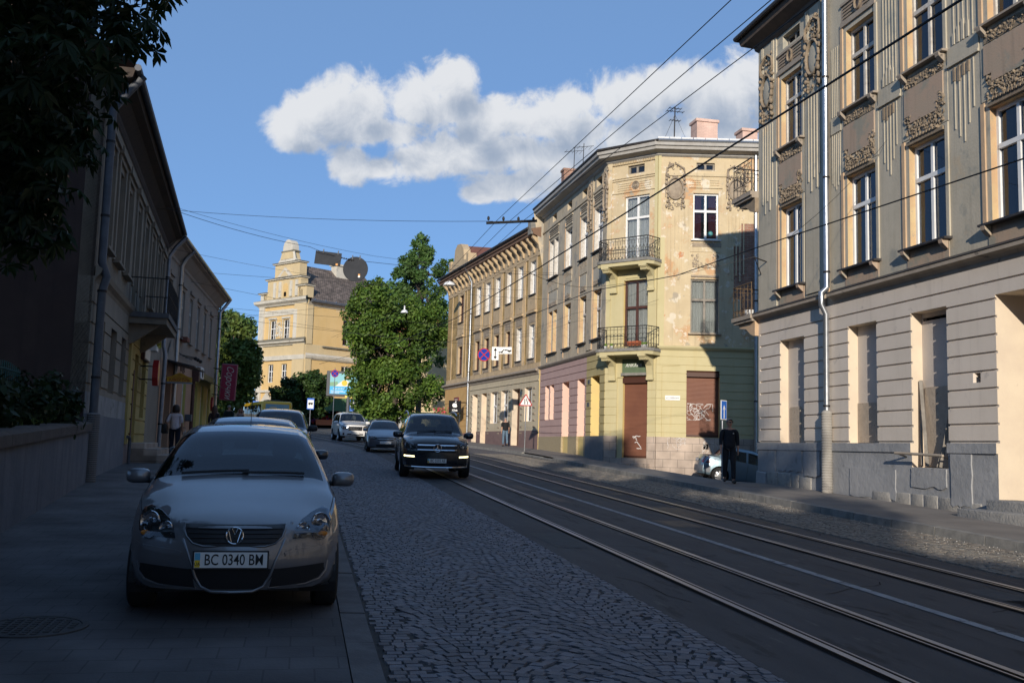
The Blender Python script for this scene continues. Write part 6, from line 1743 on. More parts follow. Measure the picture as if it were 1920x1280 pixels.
def church():
 K = (0.05, 130.0); A = (-6.15, 138.2); B = (11.5, 138.4)
 root = thing('gabled_church_building', 'ochre monastery building with a stepped gable and small spire facing the street end', 'church building', (*K, 0))
 def frame(name, a, b):
  rz, L = local(a, b); e = bpy.data.objects.new(name, None); COL.objects.link(e); e.parent = root
  e.location = (a[0] - K[0], a[1] - K[1], 0); e.rotation_euler = (0, 0, rz); return e, L
 Z1, Z2, Z3 = 13.0, 18.2, 26.5
 gf, L = frame('gable_side', A, K)
 F = Facade(0, L, 0, 18.4, MG_yel)
 F.rect(0, 1.1, 0, 18.4, .25, MG_trim); F.rect(L - 2.4, L, 0, 18.4, .25, MG_pale); F.rect(L - 2.4, L - 1.7, 13.4, 17.2, .35, MG_trim)
 F.rect(1.1, L - 2.4, 16.6, 17.4, .1, MG_trim); F.rect(0, L, 10.6, 11.2, .3, MG_trim); F.rect(0, L, 6.4, 6.7, .3, MG_trim); F.rect(1.1, L - 2.4, 11.2, 12.6, .02, MG_pale)
 for u in (2.35, 5.3):
  F.hole(u, u + 1.35, 13.2, 16.0, .35, MG_pale); F.rect(u - .2, u + 1.55, 16.15, 16.4, .2, MG_trim); F.hole(u, u + 1.2, 7.7, 10.1, .35, MG_pale)
  F.rect(u - .15, u, 13.1, 16.1, .08, MG_trim); F.rect(u + 1.35, u + 1.5, 13.1, 16.1, .08, MG_trim)
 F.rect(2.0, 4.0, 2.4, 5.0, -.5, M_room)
 mb = F.mesh(); mb.quad((0, 1, 0), (L, 1, 0), (L, 1, 18), (0, 1, 18), M_room); mb.build('gable_wall', gf)
 mb = MB()
 profile_strip(mb, 0, L, [(.2, 12.55), (.3, 12.7), (.7, 12.85), (.75, 13.05)], MG_trim, .8, .8); profile_strip(mb, 0, L, [(.75, 13.05), (.2, 13.5)], MG_ledge, .8, .8)
 profile_strip(mb, 0, L, [(.2, 17.9), (.35, 18.1), (.75, 18.35), (.8, 18.7)], MG_trim, .8, .8); profile_strip(mb, 0, L, [(.8, 18.7), (-.4, 19.1)], MG_ledge, .8, .8)
 mb.build('cornice', gf)
 Q = lambda z: 18.7 + (z - 18.7) * .653
 mb = MB(); t0, t1 = -.35, .9
 def blk(a, b, c, d, m=MG_pale): mb.box(a, b, t0 * .7, t1, Q(c), Q(d), m)
 blk(.9, 9.5, 18.7, 20.4); blk(0.2, 1.6, 18.7, 20.2, MG_trim); blk(8.6, L - .0, 18.7, 21.0); blk(1.7, 9.0, 20.4, 22.9); blk(3.2, 8.6, 22.9, 26.0)
 for (a, b, z) in ((.0, 1.8, 20.2), (1.5, 9.2, 22.9), (3.0, 8.8, 26.0), (8.4, L + .2, 21.0)):
  mb.box(a, b, t0 * .7 - .25, t1 + .1, Q(z), Q(z) + .14, MG_trim); mb.box(a - .1, b + .1, t0 * .7 - .35, t1 + .15, Q(z) + .14, Q(z) + .22, MG_ledge)
 mb.prism([(4.2, Q(23.3)), (7.4, Q(23.3)), (5.8, Q(25.2))], -.6, -.3, MG_trim); mb.prism([(4.9, Q(23.4)), (6.7, Q(23.4)), (5.8, Q(24.6))], -.62, -.59, MG_pale)
 for u in (3.2, 4.4, 6.8, 8.0): mb.box(u, u + .5, -.42, -.2, 19.0, Q(22.4), MG_trim)
 mb.box(5.2, 6.2, -.27, -.2, 19.0, 20.4, MG_yel); mb.lathe([(0, 0), (.5, 0), (.5, .06)], MG_yel, 16, axis='y', mx=Matrix.Translation((5.7, -.3, 20.4)))
 mb.box(5.45, 5.95, -.3, -.26, 19.1, 19.7, M_black)
 mb.build('stepped_gable', gf)
 mb = MB(); cx = 5.9; z0 = Q(26.2)
 def tier(w0, w1, za, zb, m): mb.add([(cx - w0, -.45, za), (cx + w0, -.45, za), (cx + w0, .85, za), (cx - w0, .85, za), (cx - w1, -.4, zb), (cx + w1, -.4, zb), (cx + w1, .75, zb), (cx - w1, .75, zb)], [(4, 5, 6, 7), (0, 1, 5, 4), (1, 2, 6, 5), (2, 3, 7, 6), (3, 0, 4, 7)], m)
 tier(1.75, 1.35, z0, z0 + .5, MG_trim); tier(1.35, 1.1, z0 + .5, z0 + 1.45, MG_pale); tier(1.3, 1.35, z0 + 1.45, z0 + 1.65, MG_ledge)
 mb.prism([(cx + 1.05 * math.cos(k * PI / 10), z0 + 1.65 + 1.5 * math.sin(k * PI / 10) ** .8) for k in range(11)], -.35, .7, MG_trim)
 for s in (-1, 1): mb.tube([(cx + s * 1.7, -.2, z0 + .1), (cx + s * 1.45, -.2, z0 + .5), (cx + s * 1.3, -.2, z0 + 1.1), (cx + s * 1.15, -.2, z0 + 1.4)], [.3, .22, .16, .2], MG_trim, 8)
 mb.build('spire', gf)
 for u in (2.35, 5.3):
  window(gf, u, u + 1.35, 13.2, 16.0, .2, M_white, M_glassd, .62, 2, sub=(.3,)); window(gf, u, u + 1.2, 7.7, 10.1, .2, M_white, M_glassd, .62, 2, sub=(.3,))
 mb = MB(); mb.prism([(1.6, 4.9), (4.4, 4.9), (3.0, 6.3)], -.6, -.1, MG_trim); mb.box(1.8, 2.2, -.5, 0, 2, 4.9, MG_trim); mb.box(3.8, 4.2, -.5, 0, 2, 4.9, MG_trim)
 mb.build('portal', gf)
 mb = MB(); relief(mb, 3.9, 5.0, 13.9, 15.6, MG_trim, 30, .22, 9, .12); mb.build('wall_relief', gf, smooth=60)
 sf, L2 = frame('long_side', K, B)
 F = Facade(0, L2, 0, 18.1, MG_yel)
 F.rect(0, .9, 0, 18.1, .15, MG_pale); F.rect(0, L2, 11.2, 12.6, .05, MG_pale)
 for u in (6.0, 11.0):
  F.hole(u, u + 1.8, 12.9, 16.4, .35, MG_pale); F.hole(u, u + 1.9, 6.2, 10.1, .35, MG_pale)
 mb = F.mesh(); mb.quad((0, 1, 0), (L2, 1, 0), (L2, 1, 18), (0, 1, 18), M_room); mb.build('long_wall', sf)
 for u in (6.0, 11.0): window(sf, u, u + 1.8, 12.9, 16.4, .15, M_white, M_glassd, .62, 2, sub=(.3,)); window(sf, u, u + 1.9, 6.2, 10.1, .15, M_white, M_glassd, .62, 3, sub=(.3,))
 mb = MB(); profile_strip(mb, 0, L2, [(.1, 10.6), (.3, 10.8), (.4, 11.1), (.1, 11.4)], MG_trim, .3)
 profile_strip(mb, 0, L2, [(.05, 17.6), (.2, 17.8), (.5, 18.1)], MG_trim)
 r = random.Random(2); mb.box(2.6, 7.0, -.35, 0, 12.3, 12.5, MG_ledge)
 mb.build('cornice', sf)
 mb = MB(); mb.tube([(.2, -.65, 18.2), (L2, -.65, 18.2)], .22, M_pipeg, 8)
 for k in range(8): mb.box(k * 1.7 + .5, k * 1.7 + .6, -.9, -.4, 18.3, 18.5, M_zinc)
 mb.build('gutter', sf)
 mb = MB(); mb.add([(.6, -.6, 18.2), (L2, -.6, 18.2), (L2, 6.0, 24.0), (.6, 6.0, 24.0), (.6, 12, 18.2), (L2, 12, 18.2)], [(0, 1, 2, 3), (3, 2, 5, 4)], MG_roof); mb.build('roof', sf)
 mb = MB(); mb.box(8.2, 10.8, 4.8, 6.0, 22.0, 24.6, MG_trim); mb.box(8.0, 11.0, 4.6, 6.2, 24.6, 24.85, MG_trim); mb.build('chimney', sf)
church()
def street_end():
 Mg = mat('green_roof_sheet', (.055, .115, .04), (.07, .135, .05), scale=3, rough=.6)
 # kiosk
 z = zg(2, 120)
 t = thing('market_kiosk', 'kiosk with a deep green ribbed roof, open front and goods inside', 'kiosk', (2.6, 120, z))
 mb = MB(); n = 46
 for k in range(n):
  a, b = lerp(-4.6, 4.2, k / n), lerp(-4.6, 4.2, (k + 1) / n); q = .06 if k % 2 else 0
  mb.add([(a, -1.4 - q, 2.05), (b, -1.4 - q, 2.05), (b, -.6 - q, 3.5), (a, -.6 - q, 3.5)], [(0, 1, 2, 3)], Mg)
 mb.box(-4.6, 4.2, -.6, 3.5, 3.45, 3.6, Mg)
 mb.build('roof', t)
 mb = MB(); Mw = mat('kiosk_wall', (.45, .44, .42), (.38, .37, .36), scale=3, rough=.8)
 mb.box(-4.4, 4.0, 2.4, 2.5, 0, 3.4, M_room); mb.box(-4.4, -3.0, -.2, 2.4, 0, 3.3, M_room); mb.box(2.3, 4.0, -.2, 2.4, 0, 3.3, Mw); mb.build('wall', t)
 for x in (-2.9, -2.5, -1.6, 2.2):
  mb = MB(); mb.box(x - .07, x + .07, -1.1, -.95, 0, 2.3, M_white); mb.build('post', t)
 mb = MB(); r = random.Random(4)
 cols = [mat('goods_%s' % nm, c, rough=.7) for nm, c in (('red', (.45, .03, .03)), ('blue', (.05, .16, .30)), ('white', (.6, .6, .58)), ('green', (.12, .25, .08)), ('purple', (.3, .05, .3)))]
 for k in range(60):
  x, zz = r.uniform(-2.3, 2.1), r.uniform(.5, 2.1); s = r.uniform(.08, .22); mb.box(x - s, x + s, .4 + r.uniform(0, .8), 1.4, zz - s, zz + s, r.choice(cols))
 mb.build('goods', t)
 mb = MB(); mb.bbox(-.9, 1.0, -1.0, -.2, .35, .85, mat('orange_crate', (.75, .20, .08), rough=.6), .03); mb.box(-.95, 1.05, -1.02, -.98, .85, 1.0, MATS['orange_crate']); mb.build('display_crate', t)
 mb = MB(); mb.box(-1.2, 1.3, -1.2, -.6, 2.12, 2.22, M_white); mb.build('lamp_bar', t)
 # low pale wall right of the kiosk
 t = thing('pale_shed', 'low pale shed wall with a small dark window beside the kiosk', 'shed', (8.5, 117, zg(8, 117)))
 mb = MB(); mb.box(-1.6, 3.5, 0, 3, 0, 2.6, Mw); mb.box(-1.8, 3.7, -.2, 3.2, 2.6, 2.75, M_pipeg); mb.build('wall', t); mb = MB(); mb.box(.2, 1.6, -.05, .02, 1.0, 1.7, M_glassd); mb.build('window', t)
 # billboard
 z = zg(4.6, 105)
 t = thing('billboard', 'backlit billboard on one grey post showing a smiling figure over a blue band', 'billboard', (4.6, 105, z))
 mb = MB(); mb.tube([(.1, .1, 0), (.1, .1, 3.6)], .17, M_pipeg, 12); mb.build('post', t)
 mb = MB(); mb.bbox(-2.2, 1.3, 0, .45, 3.55, 6.2, mat('billboard_case', (.07, .075, .085), rough=.5), .05); c = mb.build('case', t)
 Ms = lambda nm, col: mat(nm, col, rough=.5)
 mb = MB()
 mb.box(-1.85, 1.15, -.02, -.004, 4.55, 5.95, Ms('poster_teal', (.22, .50, .55))); mb.box(-1.85, 1.15, -.024, -.004, 3.8, 4.58, Ms('poster_blue', (.05, .42, .78)))
 mb.prism([(-1.85, 4.6), (-.9, 4.6), (-1.1, 5.1), (-1.85, 5.0)], -.03, -.024, Ms('poster_green', (.20, .36, .22)))
 mb.prism([(-1.3, 4.6), (.35, 4.6), (.25, 5.0), (-.1, 5.25), (-.5, 5.25), (-1.0, 4.85)], -.034, -.026, Ms('poster_white', (.72, .70, .64)))
 mb.lathe([(0, 0), (.3, 0)], Ms('poster_yellow', (.75, .50, .05)), 16, axis='y', mx=TR(-.35, -.036, 4.95)); mb.lathe([(0, 0), (.21, 0)], Ms('poster_skin', (.62, .36, .25)), 16, axis='y', mx=TR(.05, -.038, 5.5)); mb.prism([(-.35, 5.35), (-.3, 5.75), (.1, 5.85), (-.05, 5.6), (-.2, 5.3)], -.042, -.039, Ms('poster_hair', (.45, .30, .12)))
 mb.build('poster', c)
 tm = text_mesh('Кожній 50-тій  до 50 грн', .26, M_white, .004, sx=.8); tm.build('lettering', c, loc=(-.35, -.03, 4.35))
 for k, w in enumerate((1.3, 1.5, .9)):
  mb = MB(); mb.box(-1.75, -1.75 + w, -.03, -.026, 4.1 - .11 * k, 4.14 - .11 * k, M_white); mb.build('small_print', c)
 mb = MB(); mb.bbox(-.25, .45, -.03, .02, 3.42, 3.66, Ms('plate_yellow', (.72, .58, .12)), .01); mb.build('owner_plate', c)
 # bus stop signs
 Mblue = mat('sign_blue', (.03, .14, .55), rough=.4)
 def stop(x, y, zc, w, h, lab, blue):
  z = zg(x, y); t = thing('bus_stop_sign', lab, 'bus stop sign', (x, y, z))
  mb = MB(); mb.tube([(0, .04, 0), (0, .04, zc + h / 2 - z)], .035, M_zincd, 8); mb.build('pole', t)
  mb = MB(); mb.bbox(-w / 2, w / 2, -.02, .02, zc - h / 2 - z, zc + h / 2 - z, Mblue, .01); p = mb.build('plate', t)
  mb = MB(); q = zc - z
  mb.box(-w * .42, w * .42, -.026, -.021, q - h * (.12 if blue else .40), q + h * (.34 if blue else .34), M_white); mb.build('white_field', p)
  mb = MB(); mb.bbox(-w * .3, w * .3, -.034, -.027, q - .03, q + .1, M_black, .02); mb.lathe([(0, 0), (.06, 0)], M_black, 10, axis='y', mx=TR(-w * .18, -.03, q - .05)); mb.lathe([(0, 0), (.06, 0)], M_black, 10, axis='y', mx=TR(w * .18, -.03, q - .05)); mb.build('bus_symbol', p)
 stop(.74, 90, 3.35, .62, 1.0, 'white and blue bus stop sign in front of the kiosk', False)
 stop(4.6, 92, 3.4, .62, 1.05, 'blue bus stop sign beside the billboard post', True)
 stop(-3.9, 88, 3.0, .5, .7, 'small white bus stop plate beside the churchyard gatepost', False)
 # far no stopping sign on a mast
 t = thing('no_stopping_sign', 'small round no stopping sign on a thin post in front of the billboard', 'road sign', (2.45, 80, zg(2.4, 80)))
 no_stop(t, .3, 5.46 - zg(2.4, 80)); mb = MB(); mb.tube([(0, .05, 0), (0, .05, 5.9 - zg(2.4, 80))], .03, M_zincd, 6); mb.build('pole', t)
 # churchyard gateposts and blue gates
 Mgp = mat('gatepost_render', (.60, .52, .40), (.52, .45, .35), scale=2, rough=.9); Mbg = mat('faded_blue_gate', (.20, .34, .40), (.16, .28, .34), scale=4, rough=.7)
 for i, (x, lab) in enumerate(((-5.75, 'pale churchyard gatepost nearest the taupe house'), (-4.1, 'pale churchyard gatepost beside the yellow bus'))):
  t = thing('gatepost', lab, 'gatepost', (x, 96, zg(x, 96)), group='churchyard gateposts')
  mb = MB(); mb.bbox(-.38, .38, -.3, .3, 0, 2.35, Mgp, .02); mb.build('shaft', t); mb = MB(); mb.bbox(-.46, .46, -.38, .38, 2.35, 2.5, Mgp, .02); mb.build('cap', t)
 for i, (x, w, lab) in enumerate(((-7.0, 1.7, 'faded blue metal gate left of the first gatepost'), (-4.9, .95, 'faded blue metal gate between the two gateposts'))):
  t = thing('metal_gate', lab, 'gate', (x, 96, zg(x, 96)), group='churchyard gates')
  mb = MB(); mb.box(-w / 2, w / 2, -.02, .02, .1, 1.75, Mbg)
  for k in range(9): mb.box(-w / 2 + w * k / 9, -w / 2 + w * k / 9 + .03, -.05, -.02, .1, 1.8, Mbg)
  mb.build('gate_leaf', t)
 t = thing('churchyard_wall', 'low grey churchyard wall behind the people on the left pavement', 'wall', (-12, 96.2, zg(-12, 96)))
 mb = MB(); mb.bbox(-6, 4.3, 0, .4, 0, 1.5, M_kerb, .02); mb.build('wall', t)
 # house glimpsed behind the chestnut
 t = thing('far_house', 'pale house with an orange tiled roof glimpsed behind the big chestnut', 'house', (16, 128, 2))
 mb = MB(); mb.box(-5, 7, 0, 8, 0, 11, MG_pale); mb.build('wall', t); mb = MB(); mb.add([(-5.4, -.4, 11), (7.4, -.4, 11), (6, 4, 15), (-4, 4, 15), (-5.4, 8.4, 11), (7.4, 8.4, 11)], [(0, 1, 2, 3), (3, 2, 5, 4), (0, 3, 4), (1, 5, 2)], mat('orange_tiles', (.40, .15, .07), (.34, .13, .06), scale=3, rough=.8)); mb.build('roof', t)
 # houses further round the bend close the view
 for i, (x, y, w, h, m, lab) in enumerate(((-22, 150, 14, 14, MG_pale, 'pale house far behind the churchyard trees'), (30, 112, 12, 12, MD_st, 'stucco house round the bend behind the terrace'))):
  t = thing('far_house', lab, 'house', (x, y, 1.5)); mb = MB(); mb.box(-w / 2, w / 2, 0, 9, 0, h, m); mb.build('wall', t)
  mb = MB(); mb.add([(-w / 2 - .4, -.4, h), (w / 2 + .4, -.4, h), (w / 2 - 2, 4.5, h + 3.5), (-w / 2 + 2, 4.5, h + 3.5), (-w / 2 - .4, 9.4, h), (w / 2 + .4, 9.4, h)], [(0, 1, 2, 3), (3, 2, 5, 4), (0, 3, 4), (1, 5, 2)], MD_red); mb.build('roof', t)
 # green door house in the side street, behind the corner house
 t = thing('side_street_house', 'narrow grey house with a green ground floor in the side street gap', 'house', (19.15, 39.1, 0), math.atan2(-.206, .978))
 F = Facade(0, 14, -5, 9.0, mat('side_grey', (.25, .25, .25), (.30, .295, .29), scale=1, rough=.9, bump=.3))
 F.rect(0, 14, -5, 3.2, .03, mat('side_green', (.05, .12, .085), (.06, .14, .10), scale=2, rough=.8)); F.groove(0, 14, [2.9 - .36 * k for k in range(9)], .03, .02, .03, MATS['side_green'])
 for u in (1.0, 4.0, 7.0, 10.0): F.rect(u, u + 1.2, 4.4, 6.8, -.2, M_glassd, MATS['side_grey'])
 mb = F.mesh(); mb.quad((0, 8, -5), (14, 8, -5), (14, 8, 9), (0, 8, 9), MATS['side_grey']); mb.quad((0, 0, -5), (0, 8, -5), (0, 8, 9), (0, 0, 9), MATS['side_grey']); mb.build('wall', t)
 mb = MB(); mb.add([(0, -.4, 9), (14, -.4, 9), (14, 4, 11), (0, 4, 11), (0, 8, 9), (14, 8, 9)], [(0, 1, 2, 3), (3, 2, 5, 4), (0, 3, 4)], M_roof); mb.build('roof', t)
M_sred = mat('sign_rim_red', (.42, .035, .04), rough=.7, spec=.1); M_sblue = mat('sign_field_blue', (.012, .045, .34), rough=.7, spec=.1); M_sback = mat('sign_back_grey', (.040, .043, .050), (.05, .053, .06), scale=3, rough=.8, spec=.1)
def no_stop(t, R_, z):
 mb = MB(); mb.lathe([(0, 0), (R_, 0), (R_, .03), (0, .03)], M_sback, 40, axis='y', mx=TR(0, 0, z)); p = mb.build('plate', t)
 mb = MB(); mb.lathe([(0, 0), (R_ * .99, 0)], M_sred, 40, axis='y', mx=TR(0, -.003, z)); mb.build('red_rim', p)
 mb = MB(); mb.lathe([(0, 0), (R_ * .84, 0)], M_sblue, 40, axis='y', mx=TR(0, -.006, z)); mb.build('blue_field', p)
 mb = MB()
 for a in (PI / 4, -PI / 4):
  d = Vector((math.cos(a), 0, math.sin(a))); n = Vector((-math.sin(a), 0, math.cos(a))) * R_ * .075
  mb.add([d * R_ * .86 + n, -d * R_ * .86 + n, -d * R_ * .86 - n, d * R_ * .86 - n], [(0, 1, 2, 3)], M_sred, TR(0, -.009 - (.001 if a > 0 else 0), z))
 mb.build('red_cross', p)
street_end()
# ------------------------------------------------------------------ signs, lamps, overhead lines
def signs():
 # span wire sign backs
 t = thing('hanging_sign', 'round grey back of a road sign hung from the span wire', 'road sign', (1.85, 40, 7.0), R(-12), 'sign backs on the span wire')
 mb = MB(); mb.lathe([(0, 0), (.50, 0), (.51, .015), (.50, .03), (0, .03)], M_sback, 44, axis='y'); p = mb.build('plate', t)
 mb = MB(); mb.box(.12, .2, -.006, -.002, -.34, -.27, M_white); mb.box(.12, .2, -.006, -.002, -.27, -.20, MATS['sign_orange']); mb.build('sticker', p)
 for x in (-.13, .17):
  mb = MB(); mb.box(x - .018, x + .018, -.03, .02, .38, .56, M_pipeg); mb.build('clamp', t)
 t = thing('hanging_sign', 'rectangular grey back of a road sign hung from the span wire', 'road sign', (.74, 40, 7.36), R(-12), 'sign backs on the span wire')
 t.rotation_euler = (0, R(5.5), R(-12))
 mb = MB(); mb.bbox(-.53, .53, -.012, .012, -.27, .27, M_sback, .008); p = mb.build('plate', t)
 mb = MB(); mb.box(.34, .43, -.02, -.013, -.24, -.16, MATS['sign_orange']); mb.build('sticker', p)
 for x in (-.22, .38):
  mb = MB(); mb.box(x - .018, x + .018, -.03, .02, .2, .36, M_pipeg); mb.build('clamp', t)
 # no stopping group over the road by the terrace
 y = 50.0; rz = R(-10)
 t = thing('no_stopping_sign', 'round blue and red no stopping sign hung from a wire before the brick terrace', 'road sign', (9.07, y, 4.70), rz)
 no_stop(t, .34, 0)
 t = thing('arrow_plate', 'white plate with a black up and down arrow hung beside the no stopping sign', 'road sign', (9.64, y - .1, 4.78), rz)
 mb = MB(); mb.bbox(-.18, .18, 0, .02, -.35, .35, M_white, .006); p = mb.build('plate', t)
 mb = MB(); mb.prism([(-.022, -.16), (.022, -.16), (.022, .16), (-.022, .16)], -.006, -.001, M_black)
 for s in (1, -1): mb.prism([(-.085, s * .15), (.085, s * .15), (0, s * .30)], -.006, -.001, M_black)
 mb.build('arrow', p)
 t = thing('tow_plate', 'white plate with a black tow truck symbol hung beside the arrow plate', 'road sign', (10.12, y - .2, 4.95), rz)
 t.rotation_euler = (0, R(-2), rz)
 mb = MB(); mb.bbox(-.36, .36, 0, .02, -.18, .18, M_white, .006); p = mb.build('plate', t)
 mb = MB(); mb.prism([(-.34, -.07), (-.22, -.07), (-.14, -.02), (-.06, .07), (-.03, .05), (-.1, -.06), (-.12, -.1), (-.34, -.1)], -.006, -.001, M_black)
 for x in (-.27, -.15): mb.lathe([(.02, 0), (.045, 0)], M_black, 14, axis='y', mx=TR(x, -.004, -.1))
 mb.prism([(-.05, .06), (.05, .05), (.28, -.0), (.32, .06), (.34, -.06), (.26, -.07), (.05, .0), (-.05, .035)], -.006, -.001, M_black)
 mb.lathe([(.02, 0), (.04, 0)], M_black, 14, axis='y', mx=TR(.22, -.004, -.08)); mb.build('tow_symbol', p)
 # triangle warning sign on a post
 x, y = 11.05, 48.7; z = zg(x, y) + .13
 t = thing('warning_sign', 'triangular red rimmed road narrows warning sign on a grey post', 'road sign', (x, y, z), R(-8))
 mb = MB(); mb.tube([(0, .03, 0), (.03, .03, 2.75)], .03, M_zinc, 10); mb.build('pole', t)
 tri = lambda s: [(-s, -s * .577), (s, -s * .577), (0, s * 1.155)]
 def rt(s, c=.16):
  p = [Vector(q) for q in tri(s)]; o = []
  for i in range(3):
   a, b, d = p[i - 1], p[i], p[(i + 1) % 3]
   for k in range(5):
    u = k / 4; q1 = b.lerp(a, c * (1 - u)); q2 = b.lerp(d, c * u); o.append(tuple(q1.lerp(q2, u)))
  return o
 zc = 2.5
 mb = MB(); mb.prism(rt(.37), -.012, .012, M_sred, mx=TR(0, -.01, zc)); p = mb.build('plate', t)
 mb = MB(); mb.prism(rt(.285, .08), -.016, -.0125, M_white, mx=TR(0, -.01, zc)); mb.build('white_field', p)
 mb = MB(); mb.prism([(-.07, -.13), (-.03, -.13), (-.03, .14), (-.07, .14)], -.03, -.027, M_black, mx=TR(0, 0, zc)); mb.prism([(.11, -.13), (.07, -.13), (.075, -.02), (.02, .06), (.02, .14), (.055, .14), (.055, .07), (.11, -.01)], -.03, -.027, M_black, mx=TR(0, 0, zc)); mb.build('symbol', p)
 # one way sign behind the walking man
 x, y = 13.3, 29.75; z = zg(x, y) + .13
 t = thing('one_way_sign', 'tall blue one way sign with a white arrow behind the walking man', 'road sign', (x, y, z), R(38))
 mb = MB(); mb.tube([(0, .05, 0), (0, .05, 2.55)], .03, M_zincd, 10); mb.build('pole', t)
 mb = MB(); mb.bbox(-.19, .19, -.012, .012, 1.95, 2.58, M_white, .005); p = mb.build('plate', t)
 mb = MB(); mb.box(-.165, .165, -.016, -.0125, 1.98, 2.55, MATS['sign_blue']); mb.build('blue_field', p)
 mb = MB(); mb.prism([(-.028, 2.0), (.028, 2.0), (.028, 2.3), (.09, 2.27), (0, 2.42), (-.09, 2.27), (-.028, 2.3)], -.021, -.0165, M_white); mb.build('arrow', p)
 # street lamps hung on wires
 def dish(x, y, z, R_, lab, h=.5):
  t = thing('street_lamp', lab, 'street lamp', (x, y, z), group='street lamps on wires')
  mb = MB(); mb.lathe([(R_, 0), (R_ * 1.02, .04), (R_ * .75, .2), (R_ * .3, .28), (.06, .3), (.06, h), (0, h)], M_white, 24); mb.lathe([(R_ * .97, .01), (R_ * .6, .12), (0, .14)], M_white, 24); mb.build('lamp_shade', t, smooth=40)
  mb = MB(); mb.tube([(0, 0, h), (0, 0, h + .4)], .012, M_iron, 5); mb.build('hook', t)
 dish(9.55, 66.8, 10.95, .42, 'grey dish street lamp hung before the far end of the brick terrace', .32)
 dish(8.0, 82, 10.9, .3, 'small white bell street lamp hung in front of the chestnut crown', .6)
def wires():
 Mw = mat('cable_black', (.012, .012, .013), rough=.6)
 def wire(name, label, pts, r=.012, sag=0.0, cat='overhead wire', group='overhead wires', seg=20, ins=()):
  o = Vector(pts[0]); P = []
  for a, b in zip(pts, pts[1:]):
   a, b = Vector(a), Vector(b)
   for k in range(seg):
    u = k / seg; p = a.lerp(b, u); p.z -= sag * 4 * u * (1 - u); P.append(p - o)
  P.append(Vector(pts[-1]) - o)
  mb = MB(); mb.tube(P, r, Mw, 5)
  for u in ins:
   q = P[int(u * (len(P) - 1))]; q2 = P[int(u * (len(P) - 1)) + 1]; d = (q2 - q).normalized()
   for j in range(5): mb.ball(q + d * .09 * j, .035, Mw, 6, 5)
  t = mb.build(name, loc=o); tag(t, label, cat, group)
 g = 'overhead wires'
 # contact wires along the two tracks
 S_ = .028
 W = lambda x, y, z: (x + bend(y), y, z)
 wire('contact_wire', 'thick black contact wire over the near tram track, crossing the corner house', [(6.0, 3, 4.28), (6.0, 12.4, 4.47), (6.0, 25.9, 4.78)] + [W(6.0, y, 4.78 + .03 * (y - 25.9)) for y in (40, 55, 70, 85)], .015, seg=8)
 wire('contact_wire', 'black contact wire over the far tram track, crossing the near house sills', [(8.2, 5, 3.4), (8.2, 9.9, 3.55), (8.2, 16.9, 3.84), (8.2, 20.9, 3.98), (8.2, 27.7, 4.64)] + [W(8.2, y, 4.64 + .035 * (y - 27.7)) for y in (40, 55, 70, 85)], .011, seg=8)
 # feeder wires high above, carried by a cross bar
 for i, (x, z0, z1, lab) in enumerate(((4.6, 4.85, 5.69, 'leftmost of the long feeder wires rising to the upper right'), (4.95, 4.75, 5.72, 'second of the long feeder wires rising to the upper right'), (5.3, 4.6, 5.75, 'third of the long feeder wires rising to the upper right'))):
  wire('feeder_wire', lab, [(x - .15, 5, z0 - .02), (x, 24.2, z1), (x + .3 , 42, z1 + .55), (x + 0 + bend(70), 70, z1 + 1.6)], .0065, seg=8)
 mb = MB(); mb.tube([(-.25, .12, -.03), (1.0, -.2, .05)], .035, Mw, 8)
 for k in range(4): mb.ball((-.2 + k * .37, .1 - k * .09, .09), (.035, .035, .06), Mw, 8, 6)
 o = mb.build('cross_bar', loc=(4.6, 24.1, 5.66)); tag(o, 'black insulated cross bar carrying the feeder wires', 'cross bar')
 # span wires across the street
 E_ = lambda u, z: (-4.2 - .055 * u + .0, 21.6 + u, z)
 sp = [([(-4.6, 33, 7.4), (.0, 39.8, 7.75), (2.4, 40.1, 7.35), (12.9, 47, 8.6)], .012, 'span wire carrying the two grey sign backs', (.52, .58)),
  ([(-4.6, 33.3, 7.55), (2.6, 40.6, 7.7), (12.9, 47.2, 8.7)], .008, 'thin second span wire just above the sign backs', (.6,)),
  ([(-4.6, 31, 6.9), (4.5, 24.1, 5.66)], .008, 'thin wire from the brown house eaves to the cross bar', ()),
  ([(-4.6, 45, 7.3), (12.6, 56, 9.2)], .009, 'thin span wire high across the middle of the street', ()),
  ([(-4.6, 48, 6.2), (12.3, 58, 7.2)], .009, 'thin span wire low across the middle of the street', ()),
  ([(-4.7, 54, 6.3), (11.5, 66, 10.9)], .009, 'span wire carrying the grey dish lamp', ()),
  ([(12.7, 26.2, 5.7), (8.2, 27.7, 4.75), (6.0, 26.5, 4.85)], .008, 'stay wire from the near house anchor to the contact wires', ()),
  ([(13.15, 20.3, 7.4), (8.2, 15.5, 3.8)], .006, 'thin stay wire fixed beside the near house window', ()),
  ([(12.2, 57, 5.9), (9.0, 50, 5.2), (-4.6, 49, 5.9)], .010, 'span wire carrying the no stopping sign group', ()),
  ([(12.6, 53.5, 6.4), (8.0, 45, 5.3), (-4.7, 42, 6.4)], .008, 'thin span wire from the grey house to the brown house', ()),
  ([(11.9, 60, 9.2), (6.0, 58, 6.1), (-4.6, 55, 7.0)], .009, 'thin span wire holding the contact wires near the terrace', ()),
  ([(13.2, 41.6, 6.6), (4, 38, 6.0), (-5, 37.5, 6.9)], .007, 'thin wire fixed to the corner house balcony side', ()),
  ([(14.2, 39.4, 6.9), (12.6, 46, 6.5), (12.2, 58, 6.8)], .007, 'loose telephone wire along the corner house facade', ()),
  ([(14.6, 39.3, 6.4), (12.6, 46, 6.1), (12.2, 58, 6.5)], .007, 'lower loose telephone wire along the corner house facade', ())]
